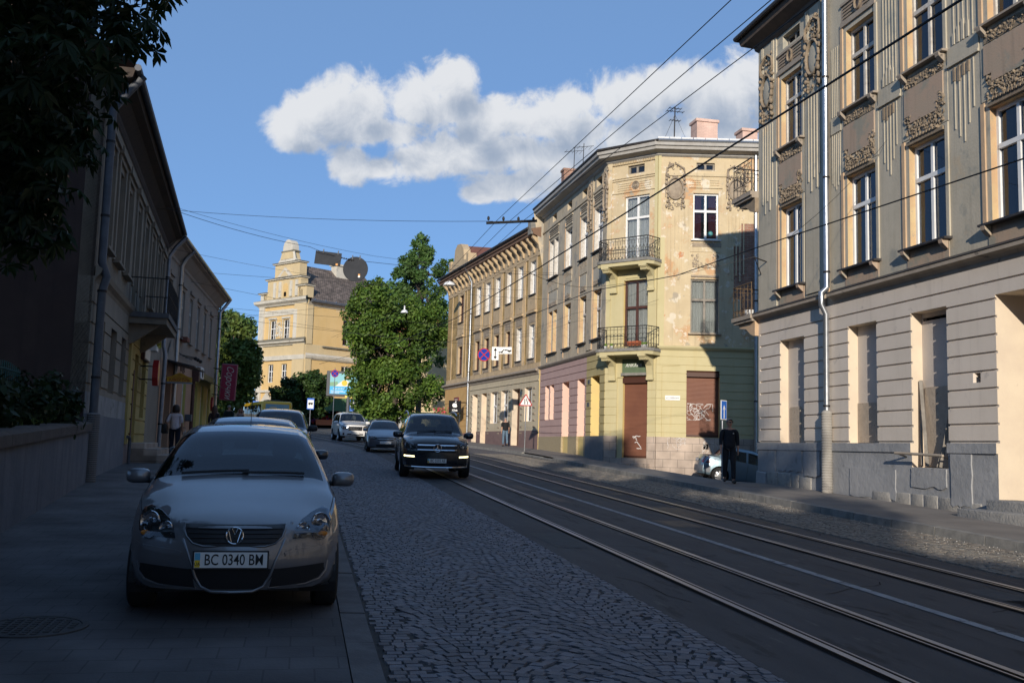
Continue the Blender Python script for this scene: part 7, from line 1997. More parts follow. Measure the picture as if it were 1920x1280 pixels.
 for pts, r, lab, ins in sp: wire('span_wire', lab, pts, r * .75, .12, seg=10, ins=ins)
signs(); wires()
# ------------------------------------------------------------------ cars
# car frame: front bumper at y=0, rear at y=L, x to the right of a viewer looking at the front... z up from the ground
def paint(name, c, metal=.0, rough=.35):
 return mat(name, c, tuple(v * .92 for v in c), scale=2.5, rough=rough, metal=metal, coat=1.0, spec=.5)
P_silver = paint('silver_paint', (.20, .205, .22), .7, .4)
P_black = paint('black_paint', (.008, .009, .014), 0, .25)
P_white = paint('white_car_paint', (.74, .73, .71), 0, .3)
P_steel = paint('steel_blue_paint', (.17, .19, .225), .7, .32)
P_navy = paint('navy_paint', (.012, .018, .032), .2, .28)
P_dark = paint('charcoal_paint', (.03, .034, .042), .3, .3)
P_red = paint('dark_red_paint', (.075, .012, .018), .2, .3)
P_ice = paint('ice_blue_paint', (.19, .27, .33), .55, .33)
C_glass = glass_mat('car_glass', (.55, .62, .62), .55, (.006, .007, .008))
C_plast = mat('black_plastic', (.016, .016, .018), rough=.5)
C_rub = mat('tyre_rubber', (.014, .014, .015), (.022, .021, .02), scale=9, rough=.85)
C_chrome = mat('chrome', (.75, .76, .78), rough=.08, metal=1)
C_alloy = mat('alloy_rim', (.45, .46, .48), rough=.3, metal=.9)
C_lens = glass_mat('lamp_lens', (.92, .94, .95), .9, (.1, .1, .1))
C_refl = mat('lamp_reflector', (.7, .71, .73), rough=.15, metal=1)
C_amber = mat('amber_lens', (.55, .20, .03), rough=.25)
C_redl = mat('red_lens', (.16, .008, .012), rough=.2, coat=.6)
C_seat = mat('seat_cloth', (.06, .06, .065), (.09, .088, .085), scale=12, rough=.9)
C_plate = mat('plate_white', (.70, .70, .68), rough=.4)
C_ink = mat('plate_ink', (.01, .01, .012), rough=.5)
C_drl = mat('daylight_strip', (.9, .85, .6), emit=((1.0, .88, .45), 3.0))
NS, NG, NC_, NT = 12, 5, 5, 7
def car(name, label, loc, rz, P, group=None, cat='car'):
 L, W, Hh = P['dim']; hw = W / 2
 zt, zs, pw, wr, zb = (pchip(P[k]) for k in ('zt', 'zs', 'pw', 'wr', 'zb'))
 ws0, ws1, rw0, rw1 = P['glass']
 root = thing(name, label, cat, loc, rz, group); paint_m = P['paint']
 keys = sorted(set([0, L, ws0, ws1, rw0, rw1] + [k + s for k in P['pillars'] for s in (-.04, .04)] + [ws0 + .05, ws1 - .04, rw0 + .04, rw1 - .05]))
 ys = []
 for a, b in zip(keys, keys[1:]):
  n = max(1, int((b - a) / .065)); ys += [a + (b - a) * i / n for i in range(n)]
 ys.append(L)
 def section(y):
  w = hw * pw(y); b, s, t = zb(y), zs(y), zt(y)
  r_ = min(wr(y), .9 * w)
  pts = [(0, b), (w * .5, b), (w * .86, b)]
  sp = pchip([(0, .945), (.1, .985), (.45, 1.0), (.78, .985), (1, .94)])
  for k in range(NS):
   q = k / (NS - 1); pts.append((w * sp(q), lerp(b + .02, s, q)))
  B = Vector((w * .94, s)); cr = P.get('crown', .06); Cn = Vector((r_, max(s + .012, t - cr)))
  C1 = Cn.lerp(B, min(.5, .11 / max(.02, (Cn - B).length))); T = Vector((0, t))
  C2 = Vector((r_ * .82, lerp(Cn.y, t, .55)))
  for k in range(1, NG + 1): q = B.lerp(C1, k / NG); pts.append((q.x, q.y))
  for k in range(1, NC_ + 1):
   u = k / NC_; q = C1 * (1 - u) ** 2 + Cn * (2 * u * (1 - u)) + C2 * u * u; pts.append((q.x, q.y))
  for k in range(1, NT + 1):
   u = k / NT; pts.append((C2.x * (1 - u), C2.y + (t - C2.y) * (1 - (1 - u) ** 2)))
  return pts
 nose, sweep = pchip(P['nose']), P['sweep']; tail, rsweep = pchip(P['tail']), P['rsweep']
 def warp(x, y, z):
  a = max(0, 1 - y / P.get('fl', 1.0)); b = max(0, 1 - (L - y) / P.get('rl', .9))
  k = (abs(x) / hw) ** 2.4
  return (x, y + (sweep * k + nose(z)) * a * a * (3 - 2 * a) - (rsweep * k + tail(z)) * b * b * (3 - 2 * b), z)
 NP = 3 + NS + NG + NC_ + NT; NF = 2 * NP - 1
 V = []; rows = []
 for y in ys:
  s = section(y); full = s + [(-x, z) for x, z in reversed(s[:-1])]
  rows.append(len(V)); V += [warp(x, y, z) for x, z in full]
 iB = 3 + NS - 1; iC1 = iB + NG; iCm = iC1 + 3; iT = NP - 1
 body, shield, rear, sides, under = [], [], [], [], []
 for j in range(len(ys) - 1):
  ym = (ys[j] + ys[j + 1]) / 2
  for i in range(NF - 1 + 1):
   i2 = (i + 1) % NF
   f = [rows[j] + i, rows[j] + i2, rows[j + 1] + i2, rows[j + 1] + i]
   h = i if i < NP - 1 else NF - 1 - i        # index counted from the bottom on either side, lower of the pair
   if i == NF - 1: h = 0
   if h >= iCm and ws0 + .03 < ym < ws1: shield.append(f)
   elif h >= iCm and rw0 < ym < rw1 - .03: rear.append(f)
   elif iB + 1 <= h < iC1 + 1 and P['sg'][0] < ym < P['sg'][1] and not any(abs(ym - k) < .04 for k in P['pillars']) and (zt(ym) - zs(ym)) > .16: sides.append(f)
   elif h < 2: under.append(f)
   else: body.append(f)
 # end caps
 nc = 14
 for (j, rev) in ((0, False), (len(ys) - 1, True)):
  s = section(ys[j]); g = []
  for (x, z) in s[:-1]:
   g.append(len(V)); V += [warp(lerp(-x, x, k / nc), ys[j], z) for k in range(nc + 1)]
  for i in range(len(g) - 1):
   for k in range(nc):
    f = [g[i] + k, g[i] + k + 1, g[i + 1] + k + 1, g[i + 1] + k]; (under if i < 2 else body).append(f[::-1] if rev else f)
 # wheel arches
 R_, AX = P['wheel'], P['axles']; AR = R_ + .055
 V = [Vector(v) for v in V]
 def inside(f):
  c = sum((V[i] for i in f), Vector()) / len(f)
  return any(abs(c.x) > .55 * hw and math.hypot(c.y - a, c.z - R_) < AR for a in AX)
 keep = [f for f in body if not inside(f)]; cut = [f for f in body if inside(f)]
 edge = set(i for f in cut for i in f) & set(i for f in keep for i in f)
 for i in edge:
  v = V[i]; a = min(AX, key=lambda q: abs(v.y - q)); d = math.hypot(v.y - a, v.z - R_)
  if d > 1e-4 and v.z > .05: v.y = a + (v.y - a) * AR / d; v.z = max(zb(v.y) if False else .1, R_ + (v.z - R_) * AR / d)
 body = keep; under = [f for f in under if not inside(f)]
 def sub(faces, m, nm, parent, smooth=42, off=0):
  idx = {}; mb = MB(); vs = []
  fs = []
  for f in faces:
   q = []
   for i in f:
    if i not in idx: idx[i] = len(vs); vs.append(tuple(V[i]))
    q.append(idx[i])
   fs.append(q)
  mb.add(vs, fs, m); return mb.build(nm, parent, smooth=smooth)
 bod = sub(body, paint_m, 'body', root, 38)
 sub(under, C_plast, 'underbody', root)
 sub(shield, C_glass, 'windscreen', root, 60); sub(rear, C_glass, 'rear_window', root, 60)
 for s in (-1, 1):
  fs = [f for f in sides if s * sum(V[i].x for i in f) > 0]
  if fs: sub(fs, C_glass, 'side_window', root, 60)
 bvh = BVHTree.FromPolygons([tuple(v) for v in V], body + shield + rear + sides)
 # black floor and arch liners close the shell
 mb = MB(); mb.box(-hw * .8, hw * .8, AX[0] + AR * .8, AX[1] - AR * .8, zb(L / 2) + .05, zb(L / 2) + .1, C_plast); mb.box(-hw * .6, hw * .6, .25, L - .25, zb(L / 2) + .02, .5, C_plast)
 mb.build('floor_pan', root)
 for a in AX:
  for s in (-1, 1):
   mb = MB(); n = 16; x0, x1 = s * (hw * .985 - .03), s * (hw - .38)
   vs = []
   for k in range(n + 1):
    t = PI * (-.12 + 1.24 * k / n); vs += [(x0, a + AR * .998 * math.cos(t), R_ + AR * .998 * math.sin(t)), (x1, a + AR * .998 * math.cos(t), R_ + AR * .998 * math.sin(t))]
   mb.add(vs, [(2 * k, 2 * k + 1, 2 * k + 3, 2 * k + 2) for k in range(n)], C_plast); mb.add([vs[2 * k + 1] for k in range(n + 1)], [tuple(range(n + 1))], C_plast)
   mb.build('wheel_liner', root)
 for a in AX:
  for s in (-1, 1):
   w = bpy.data.objects.new('wheel', None); COL.objects.link(w); w.parent = root; w.location = (s * (hw - .115), a, R_); w.rotation_euler = (0, 0, 0 if s > 0 else PI)
   tw = P.get('tw', .2) / 2
   mb = MB(); rr = R_ * .66
   mb.lathe([(rr, -tw), (R_ - .04, -tw), (R_ - .012, -tw * .86), (R_, -tw * .6), (R_, tw * .6), (R_ - .012, tw * .86), (R_ - .04, tw), (rr, tw)], C_rub, 36, axis='x')
   mb.build('tyre', w, smooth=40)
   mb = MB(); mb.lathe([(rr + .004, tw), (rr - .02, tw - .01), (rr - .04, tw * .3), (rr - .05, -tw * .7), (.0, -tw * .7)], C_alloy, 30, axis='x')
   ns = P.get('spokes', 5)
   for k in range(ns):
    t = 2 * PI * k / ns; M = Matrix.Rotation(t, 4, 'X'); mb.add([M @ Vector(p) for p in ((tw * .75, -.035, .03), (tw * .75, .035, .03), (tw * .55, .028, rr - .02), (tw * .55, -.028, rr - .02), (tw * .2, -.035, .03), (tw * .2, .035, .03), (tw * .2, .028, rr - .02), (tw * .2, -.028, rr - .02))], [(0, 1, 2, 3), (0, 3, 7, 4), (1, 5, 6, 2)], C_alloy)
   mb.lathe([(.075, tw * .6), (.06, tw * .82), (0, tw * .85)], C_alloy, 16, axis='x'); mb.build('rim', w, smooth=35)
 def patch(nm, poly, m, face='front', off=.004, thick=.02, res=.035, parent=None, mirror=False, deep=0):
  """piece of trim or lamp laid on the body: outline in front/rear (x,z) or side (y,z) view"""
  for s in ((1, -1) if mirror else (1,)):
   pl = [Vector((p[0] * (s if face in ('front', 'rear') else 1), p[1])) for p in poly]
   n = len(pl); loop = []
   for i in range(n):
    a, b = pl[i], pl[(i + 1) % n]; k = max(1, int((b - a).length / res)); loop += [a.lerp(b, q / k) for q in range(k)]
   xs = [p.x for p in loop]; zs_ = [p.y for p in loop]
   def inn(q):
    c = False; j = len(loop) - 1
    for i in range(len(loop)):
     if (loop[i].y > q.y) != (loop[j].y > q.y) and q.x < (loop[j].x - loop[i].x) * (q.y - loop[i].y) / (loop[j].y - loop[i].y + 1e-12) + loop[i].x: c = not c
     j = i
    return c
   gx = np.arange(min(xs) + res * .5, max(xs), res); gz = np.arange(min(zs_) + res * .5, max(zs_), res)
   pts = loop + [Vector((x, z)) for x in gx for z in gz if inn(Vector((x, z))) and min((Vector((x, z)) - l).length for l in loop) > res * .4]
   ed = [(i, (i + 1) % len(loop)) for i in range(len(loop))]
   vo, eo, fo, *_ = delaunay_2d_cdt(pts, ed, [], 1, 1e-6)
   o3 = []; d = Vector((0, 1, 0)) if face == 'front' else Vector((0, -1, 0)) if face == 'rear' else Vector((-s, 0, 0))
   last = None
   for q in vo:
    if face in ('front', 'rear'): org = Vector((q.x, -2 if face == 'front' else L + 2, q.y))
    else: org = Vector((s * 3, q.x, q.y))
    hit = bvh.ray_cast(org, d)[0]
    if hit is None: hit = last or (org + d * 2)
    last = hit
    o3.append(hit - d * off)
   mb = MB(); mb.add(o3, [tuple(f) for f in fo], m)
   bl = {}
   for f in fo:
    for i in range(len(f)):
     e = (f[i], f[(i + 1) % len(f)]); bl[e] = 1
   be = [e for e in bl if (e[1], e[0]) not in bl]
   for a, b in be: mb.add([o3[a], o3[b], o3[b] + d * thick, o3[a] + d * thick], [(0, 1, 2, 3)], m)
   last_o = mb.build(nm, parent or root, smooth=35)
  return last_o
 def surf(x, z, face='front', off=0):
  d = Vector((0, 1, 0)) if face == 'front' else Vector((0, -1, 0))
  h = bvh.ray_cast(Vector((x, -2 if face == 'front' else L + 2, z)), d)[0]
  return (h or Vector((x, 0 if face == 'front' else L, z))) - d * off
 # shut lines
 mb = MB()
 for yy in P.get('gaps', ()):
  j = min(range(len(ys)), key=lambda k: abs(ys[k] - yy))
  for s in (0, 1):
   ids = [rows[j] + (i if s == 0 else (NF - i) % NF) for i in range(4, iB + 1)]
   mb.tube([V[i] + Vector((.0015 if s == 0 else -.0015, 0, 0)) for i in ids], .0045, C_plast, 4)
 jj = [j for j in range(len(ys)) if .06 < ys[j] < ws0 + .02]
 if jj:
  for s in (0, 1):
   ids = [rows[j] + (iB + 2 if s == 0 else NF - iB - 2) for j in jj]; mb.tube([V[i] + Vector((0, 0, .001)) for i in ids], .0045, C_plast, 4)
 mb.build('panel_gap', root)
 # mirrors
 ym, zm = P['mirror']
 for s in (-1, 1):
  mb = MB(); k = P.get('mk', .86)
  M = TR(s * (hw * 1.0 + .055 * k), ym, zm)
  bm = bmesh.new(); bmesh.ops.create_uvsphere(bm, u_segments=16, v_segments=10, radius=1)
  vs = []
  for v in bm.verts:
   c = v.co; sg = lambda q, e: math.copysign(abs(q) ** e, q)
   vs.append((sg(c.x, .62) * .115 * k, sg(c.y, .8) * .075 * k, sg(c.z, .6) * .075 * k))
  bm.verts.index_update(); mb.add(vs, [[v.index for v in f.verts] for f in bm.faces], P.get('mirror_paint', paint_m), M); bm.free()
  mo = mb.build('wing_mirror', root, smooth=60)
  mb = MB(); mb.tube([(s * hw * .86, ym + .04, zm - .05 * k), (s * (hw + .03 * k), ym + .01, zm - .04 * k)], .03 * k, C_plast, 8); mb.build('mirror_arm', mo)
  mb = MB(); mb.box(-.09 * k, .09 * k, .073 * k, .078 * k, -.05 * k, .05 * k, C_refl, M); mb.build('mirror_glass', mo)
 def plate(face, x, z, w=.52, h=.112, txt=None, tilt=0, parent=None):
  p = surf(x, z, face, .012); s = 1 if face == 'front' else -1
  e = MB(); e.bbox(-w / 2 - .012, w / 2 + .012, -.006, .006, -h / 2 - .012, h / 2 + .012, C_plast, .004); e.bbox(-w / 2, w / 2, -.009, -.005, -h / 2, h / 2, C_plate, .002)
  o = e.build('number_plate', root, loc=p, rot=(tilt, 0, 0 if s > 0 else PI))
  if txt:
   e = MB(); e.box(-w / 2 + .004, -w / 2 + .042, -.0105, -.0092, 0, h / 2 - .004, mat('flag_blue', (.10, .38, .55), rough=.5) if 'flag_blue' not in MATS else MATS['flag_blue']); e.box(-w / 2 + .004, -w / 2 + .042, -.0105, -.0092, -h / 2 + .004, 0, mat('flag_yellow', (.75, .52, .03), rough=.5) if 'flag_yellow' not in MATS else MATS['flag_yellow']); fl = e.build('plate_flag', o)
   text_mesh('UA', .032, C_ink, .002).build('flag_lettering', fl, loc=(-w / 2 + .023, -.0115, -h * .25))
   tm = text_mesh(txt, .112, C_ink, .002, sx=.735, bold=.0008); tm.build('plate_lettering', o, loc=(.022, -.0105, -.001))
  return o
 return dict(root=root, body=bod, patch=patch, surf=surf, plate=plate, V=V, bvh=bvh, L=L, hw=hw, zt=zt)
def wipers(c, P):
 ws0 = P['glass'][0]; mb = MB()
 for x0, x1 in ((-.5, .05), (.0, .52)):
  pts = []
  for k in range(7):
   u = k / 6; x = lerp(x0, x1, u); y = ws0 + .05 + .03 * u; h = c['bvh'].ray_cast(Vector((x, y, 3)), Vector((0, 0, -1)))[0]
   pts.append((h or Vector((x, y, 1))) + Vector((0, -.01, .018)))
  mb.tube(pts, .012, C_plast, 6)
 mb.build('wiper', c['root'])
def circle(x, z, r, n=18, sx=1.0):
 return [(x + sx * r * math.cos(2 * PI * k / n), z + r * math.sin(2 * PI * k / n)) for k in range(n)]
HATCH = dict(dim=(3.92, 1.65, 1.465), zt=[(0, .70), (.12, .775), (.5, .875), (.9, .955), (1.12, 1.01), (1.5, 1.22), (1.92, 1.405), (2.3, 1.455), (2.7, 1.465), (3.2, 1.435), (3.55, 1.37), (3.84, 1.0), (3.92, .78)],
   zs=[(0, .655), (.15, .72), (.5, .80), (1.1, .895), (2, .935), (3.2, .975), (3.75, .97), (3.92, .75)], pw=[(0, .83), (.2, .925), (.55, .985), (1.0, 1.0), (3.0, 1.0), (3.6, .95), (3.92, .84)],
   wr=[(0, .56), (.5, .62), (1.12, .735), (1.5, .665), (1.92, .575), (2.6, .57), (3.5, .545), (3.84, .62), (3.92, .6)], zb=[(0, .25), (.4, .2), (1.2, .19), (3, .19), (3.92, .27)],
   glass=(1.14, 1.90, 3.50, 3.82), sg=(1.32, 3.55), pillars=(2.45,), axles=(.82, 3.28), wheel=.29, nose=[(.2, .05), (.32, .02), (.45, 0), (.6, .02), (.72, .07), (.9, .18)], sweep=.34, tail=[(.2, .05), (.5, 0), (.8, .03), (1.3, .0)], rsweep=.2,
   gaps=(1.18, 2.45, 3.3), mirror=(1.42, 1.0), paint=P_silver, crown=.05)
SUV = dict(dim=(5.05, 1.93, 1.85), zt=[(0, 1.02), (.1, 1.10), (.5, 1.17), (1.0, 1.215), (1.25, 1.25), (1.65, 1.52), (2.05, 1.76), (2.5, 1.82), (3.5, 1.84), (4.5, 1.80), (4.75, 1.66), (5.0, 1.2), (5.05, 1.0)],
  zs=[(0, .94), (.2, 1.03), (.8, 1.10), (1.3, 1.14), (3, 1.18), (4.8, 1.2), (5.05, .98)], pw=[(0, .88), (.2, .95), (.6, .99), (1.0, 1.0), (4.2, 1.0), (4.8, .96), (5.05, .9)],
  wr=[(0, .72), (.6, .78), (1.25, .83), (1.65, .77), (2.05, .69), (4.5, .67), (4.8, .74), (5.05, .74)], zb=[(0, .30), (.4, .27), (1.2, .27), (4, .27), (5.05, .36)],
  glass=(1.28, 2.02, 4.72, 4.97), sg=(1.5, 4.65), pillars=(2.75, 3.75), axles=(.95, 4.03), wheel=.385, tw=.27, nose=[(.3, .06), (.5, 0), (.75, .0), (.95, .05), (1.1, .16)], sweep=.26, tail=[(.3, .05), (.6, 0), (1.8, .0)], rsweep=.14,
  gaps=(1.32, 2.75, 3.75), mirror=(1.55, 1.18), mk=1.25, paint=P_black, crown=.07)
SEDAN = dict(dim=(4.25, 1.74, 1.5), zt=[(0, .74), (.15, .80), (.6, .88), (1.05, .95), (1.2, .99), (1.6, 1.23), (2.0, 1.43), (2.4, 1.49), (2.9, 1.49), (3.3, 1.40), (3.62, 1.12), (3.75, 1.07), (4.1, 1.05), (4.22, .98), (4.25, .8)],
   zs=[(0, .68), (.2, .75), (.7, .83), (1.2, .90), (2.5, .94), (3.6, .98), (4.15, .97), (4.25, .78)], pw=[(0, .84), (.2, .93), (.55, .985), (1.0, 1.0), (3.2, 1.0), (3.9, .96), (4.25, .88)],
   wr=[(0, .58), (.6, .66), (1.2, .74), (1.6, .67), (2.0, .585), (3.2, .575), (3.65, .64), (4.1, .66), (4.25, .64)], zb=[(0, .25), (.4, .2), (1.2, .19), (3.2, .2), (4.25, .28)],
   glass=(1.22, 1.98, 3.28, 3.68), sg=(1.42, 3.4), pillars=(2.5,), axles=(.85, 3.48), wheel=.305, nose=[(.2, .04), (.45, 0), (.7, .05), (.9, .15)], sweep=.3, tail=[(.2, .05), (.5, 0), (.9, .03), (1.1, .05)], rsweep=.16,
   gaps=(1.25, 2.5, 3.45), mirror=(1.5, 1.0), paint=P_ice, crown=.055)
ESTATE = dict(SEDAN, dim=(4.25, 1.75, 1.47), zt=[(0, .72), (.15, .79), (.6, .90), (1.0, .98), (1.15, 1.02), (1.6, 1.25), (2.0, 1.42), (2.4, 1.47), (3.0, 1.46), (3.6, 1.38), (4.0, 1.05), (4.25, .8)], glass=(1.18, 1.98, 3.62, 4.0), sg=(1.4, 3.7), wr=[(0, .6), (.6, .66), (1.15, .75), (1.6, .68), (2.0, .59), (3.5, .57), (4.0, .64), (4.25, .62)], paint=P_silver, zs=[(0, .66), (.2, .74), (.7, .84), (1.2, .91), (2.5, .95), (3.8, 1.0), (4.25, .76)])
def polo():
 P = dict(HATCH)
 x, y = -.435, 7.58
 c = car('hatchback_car', 'silver hatchback parked on the pavement, nearest car', (x, y, zg(x, y) + .15), R(1.5), P, 'cars parked along the left kerb')
 c['root'].rotation_euler = (math.atan(.020), 0, R(1.5)); c['root'].scale = (.985,) * 3
 root, patch, surf = c['root'], c['patch'], c['surf']
 k = .00128
 F = lambda a, b: ((a - 716) * k, .475 + (942 - b) * k)
 FF = lambda pts: [F(*p) for p in pts]
 hl = FF([(1048, 828), (1062, 770), (1100, 728), (1160, 696), (1235, 672), (1275, 688), (1292, 740), (1276, 800), (1236, 838), (1192, 838), (1156, 820), (1110, 826)])
 for s in (1, -1):
  ho = patch('headlight', [(p[0] * s, p[1]) for p in hl], C_plast, off=-.012 if False else .001, thick=.03)
  for (cx, cz, r_) in ((1214, 752, 60), (1108, 776, 40)):
   q = F(cx, cz); p = surf(q[0] * s, q[1], off=.004)
   mb = MB(); r0 = r_ * k; mb.lathe([(0, .02), (r0 * .25, .012), (r0 * .3, -.002), (r0 * .42, .012), (r0 * .8, .004), (r0, -.01), (r0 * 1.04, 0)], C_refl, 20, axis='y'); mb.build('reflector', ho, loc=p, rot=(-.15, 0, s * .45))
  q = F(1225, 808); p = surf(q[0] * s, q[1], off=.006); mb = MB(); mb.ball((0, 0, 0), (.045, .01, .02), C_amber, 14, 8); mb.build('indicator', ho, loc=p, rot=(0, 0, s * .5))
  patch('lens', [(p[0] * s, p[1]) for p in hl], C_lens, off=.022, thick=.022, parent=ho)
  patch('rub_strip', [(p[0] * s, p[1]) for p in FF([(1005, 905), (1035, 893), (1285, 866), (1292, 886), (1150, 912), (1012, 926)])], P_silver, off=.014, thick=.02)
  patch('bumper_intake', [(p[0] * s, p[1]) for p in FF([(948, 998), (1256, 978), (1246, 1020), (1210, 1064), (1130, 1090), (925, 1104)])], C_plast, off=.002, thick=.01)
  mb = MB(); pts = [F(*p) for p in ((1262, 968), (1252, 1026), (1216, 1070), (1132, 1098), (918, 1110))]
  mb.tube([surf(a * s, b, off=.002) for a, b in pts], .009, P_silver, 6)
  pts = [F(*p) for p in ((1040, 742), (1000, 840), (950, 960), (925, 1040), (890, 1100), (830, 1122), (716, 1126))]
  mb.tube([surf(a * s, b, off=.000) for a, b in pts], .012, P_silver, 6); mb.build('bumper_ridge', root, smooth=60)
 gr = FF([(428, 748), (1004, 748), (1002, 775), (986, 815), (948, 852), (890, 868), (542, 868), (484, 852), (446, 815), (430, 775)])
 go = patch('grille', gr, C_plast, off=.003, thick=.02)
 mb = MB()
 for zz in (770, 795, 820, 845):
  w = {770: 270, 795: 262, 820: 248, 845: 215}[zz]; pts = [F(716 + w * q / 6, zz) for q in range(-6, 7)]; mb.tube([surf(a, b, off=.008) for a, b in pts], .005, C_plast, 5)
 mb.build('grille_bar', go)
 mb = MB(); mb.tube([surf(a, b, off=.006) for a, b in gr + gr[:1]], .008, P_silver, 6, cap=False); mb.build('grille_surround', go, smooth=60)
 patch('lower_grille', FF([(470, 996), (960 - 2, 996), (935, 1050), (900, 1095), (850, 1112), (582, 1112), (530, 1095), (496, 1050)]), C_plast, off=.002, thick=.01)
 q = F(716, 806); p = surf(*q, off=.02); mb = MB(); r_ = 47 * k
 mb.tube([(r_ * math.cos(t * PI / 14), 0, r_ * math.sin(t * PI / 14)) for t in range(29)], .0055, C_chrome, 6, cap=False)
 mb.tube([(-.022, 0, .052), (0, 0, .008), (.022, 0, .052)], .0045, C_chrome, 6); mb.tube([(-.046, 0, .034), (-.022, 0, -.05), (0, 0, -.004), (.022, 0, -.05), (.046, 0, .034)], .0045, C_chrome, 6)
 mb.lathe([(r_, .004), (0, .004)], C_plast, 24, axis='y'); mb.build('badge', root, loc=p, rot=(-.12, 0, 0))
 c['plate']('front', F(703, 942)[0], F(703, 942)[1], txt='BC 0340 BM', tilt=-.05)
 wipers(c, P)
 mb = MB(); mb.tube([(0, 3.3, 1.425), (0, 3.5, 1.72)], .004, C_plast, 5); mb.lathe([(.03, 1.41), (.012, 1.44), (0, 1.44)], C_plast, 12, mx=Matrix.Translation((0, 3.29, 0))); mb.build('aerial', root)
 # cabin
 mb = MB()
 for s in (-1, 1):
  mb.bbox(s * .36 - .24, s * .36 + .24, 2.05, 2.55, .45, .62, C_seat, .05); mb.bbox(s * .36 - .23, s * .36 + .23, 2.5, 2.66, .55, 1.12, C_seat, .06, TR(0, 0, 0)); mb.bbox(s * .36 - .12, s * .36 + .12, 2.56, 2.66, 1.14, 1.32, C_seat, .04)
 mb.bbox(-.65, .65, 3.2, 3.32, .5, 1.08, C_seat, .05)
 mb.build('seat', root, smooth=50)
 mb = MB(); mb.bbox(-.70, .70, 1.25, 1.6, .6, .93, C_plast, .06); mb.build('dashboard', root, smooth=50)
 mb = MB(); mb.tube([(.36 + .18 * math.cos(t * PI / 10), 1.72 + .07 * math.sin(t * PI / 10), .93 + .16 * math.sin(t * PI / 10)) for t in range(21)], .015, C_plast, 6, cap=False); mb.build('steering_wheel', root)
 mb = MB(); mb.bbox(-.11, .11, 1.86, 1.9, 1.24, 1.31, C_plast, .015); mb.build('rear_view_mirror', root)
 mb = MB(); mb.bbox(-.02, .26, 1.3, 1.5, .935, .94, M_oldwhite, .001); mb.build('dash_paper', root)
 for s in (1, -1): patch('door_handle', [(p[0], p[1]) for p in ((2.2, .80), (2.36, .80), (2.36, .83), (2.2, .83))], P_silver, face='side', off=.012, thick=.012) if s > 0 else None
polo()
def generic_front(c, zl, zg_, lw, gw, ht, chrome=True, plate_z=.45, txt=None, fog=True, grille_m=None):
 patch, surf, hw = c['patch'], c['surf'], c['hw']
 hl = [(gw + .03, zl - ht * .5), (hw * .55 + lw * .2, zl - ht * .55), (hw * .86, zl - ht * .1), (hw * .88, zl + ht * .5), (hw * .72, zl + ht * .42), (gw + .05, zl + ht * .15)]
 for s in (1, -1):
  ho = patch('headlight', [(a * s, b) for a, b in hl], C_plast, off=.002, thick=.02)
  for u in (.35, .72):
   p = surf(s * lerp(gw, hw * .88, u), zl, off=.006); mb = MB(); r0 = ht * .36; mb.lathe([(0, .01), (r0 * .4, .0), (r0, -.01), (r0 * 1.05, 0)], C_refl, 16, axis='y'); mb.build('reflector', ho, loc=p, rot=(0, 0, s * .4))
  patch('lens', [(a * s, b) for a, b in hl], C_lens, off=.018, thick=.018, parent=ho)
 g = patch('grille', [(-gw, zg_ - .07), (gw, zg_ - .07), (gw * 1.04, zg_ + .07), (-gw * 1.04, zg_ + .07)], grille_m or C_plast, off=.003, thick=.015)
 if chrome:
  mb = MB(); mb.tube([surf(gw * .98 * q / 6, zg_, off=.012) for q in range(-6, 7)], .014, C_chrome, 6); mb.build('grille_bar', g)
 patch('lower_grille', [(-gw * 1.1, .26), (gw * 1.1, .26), (gw * 1.25, .36), (-gw * 1.25, .36)], C_plast, off=.002, thick=.01)
 c['plate']('front', 0, plate_z, txt=txt)
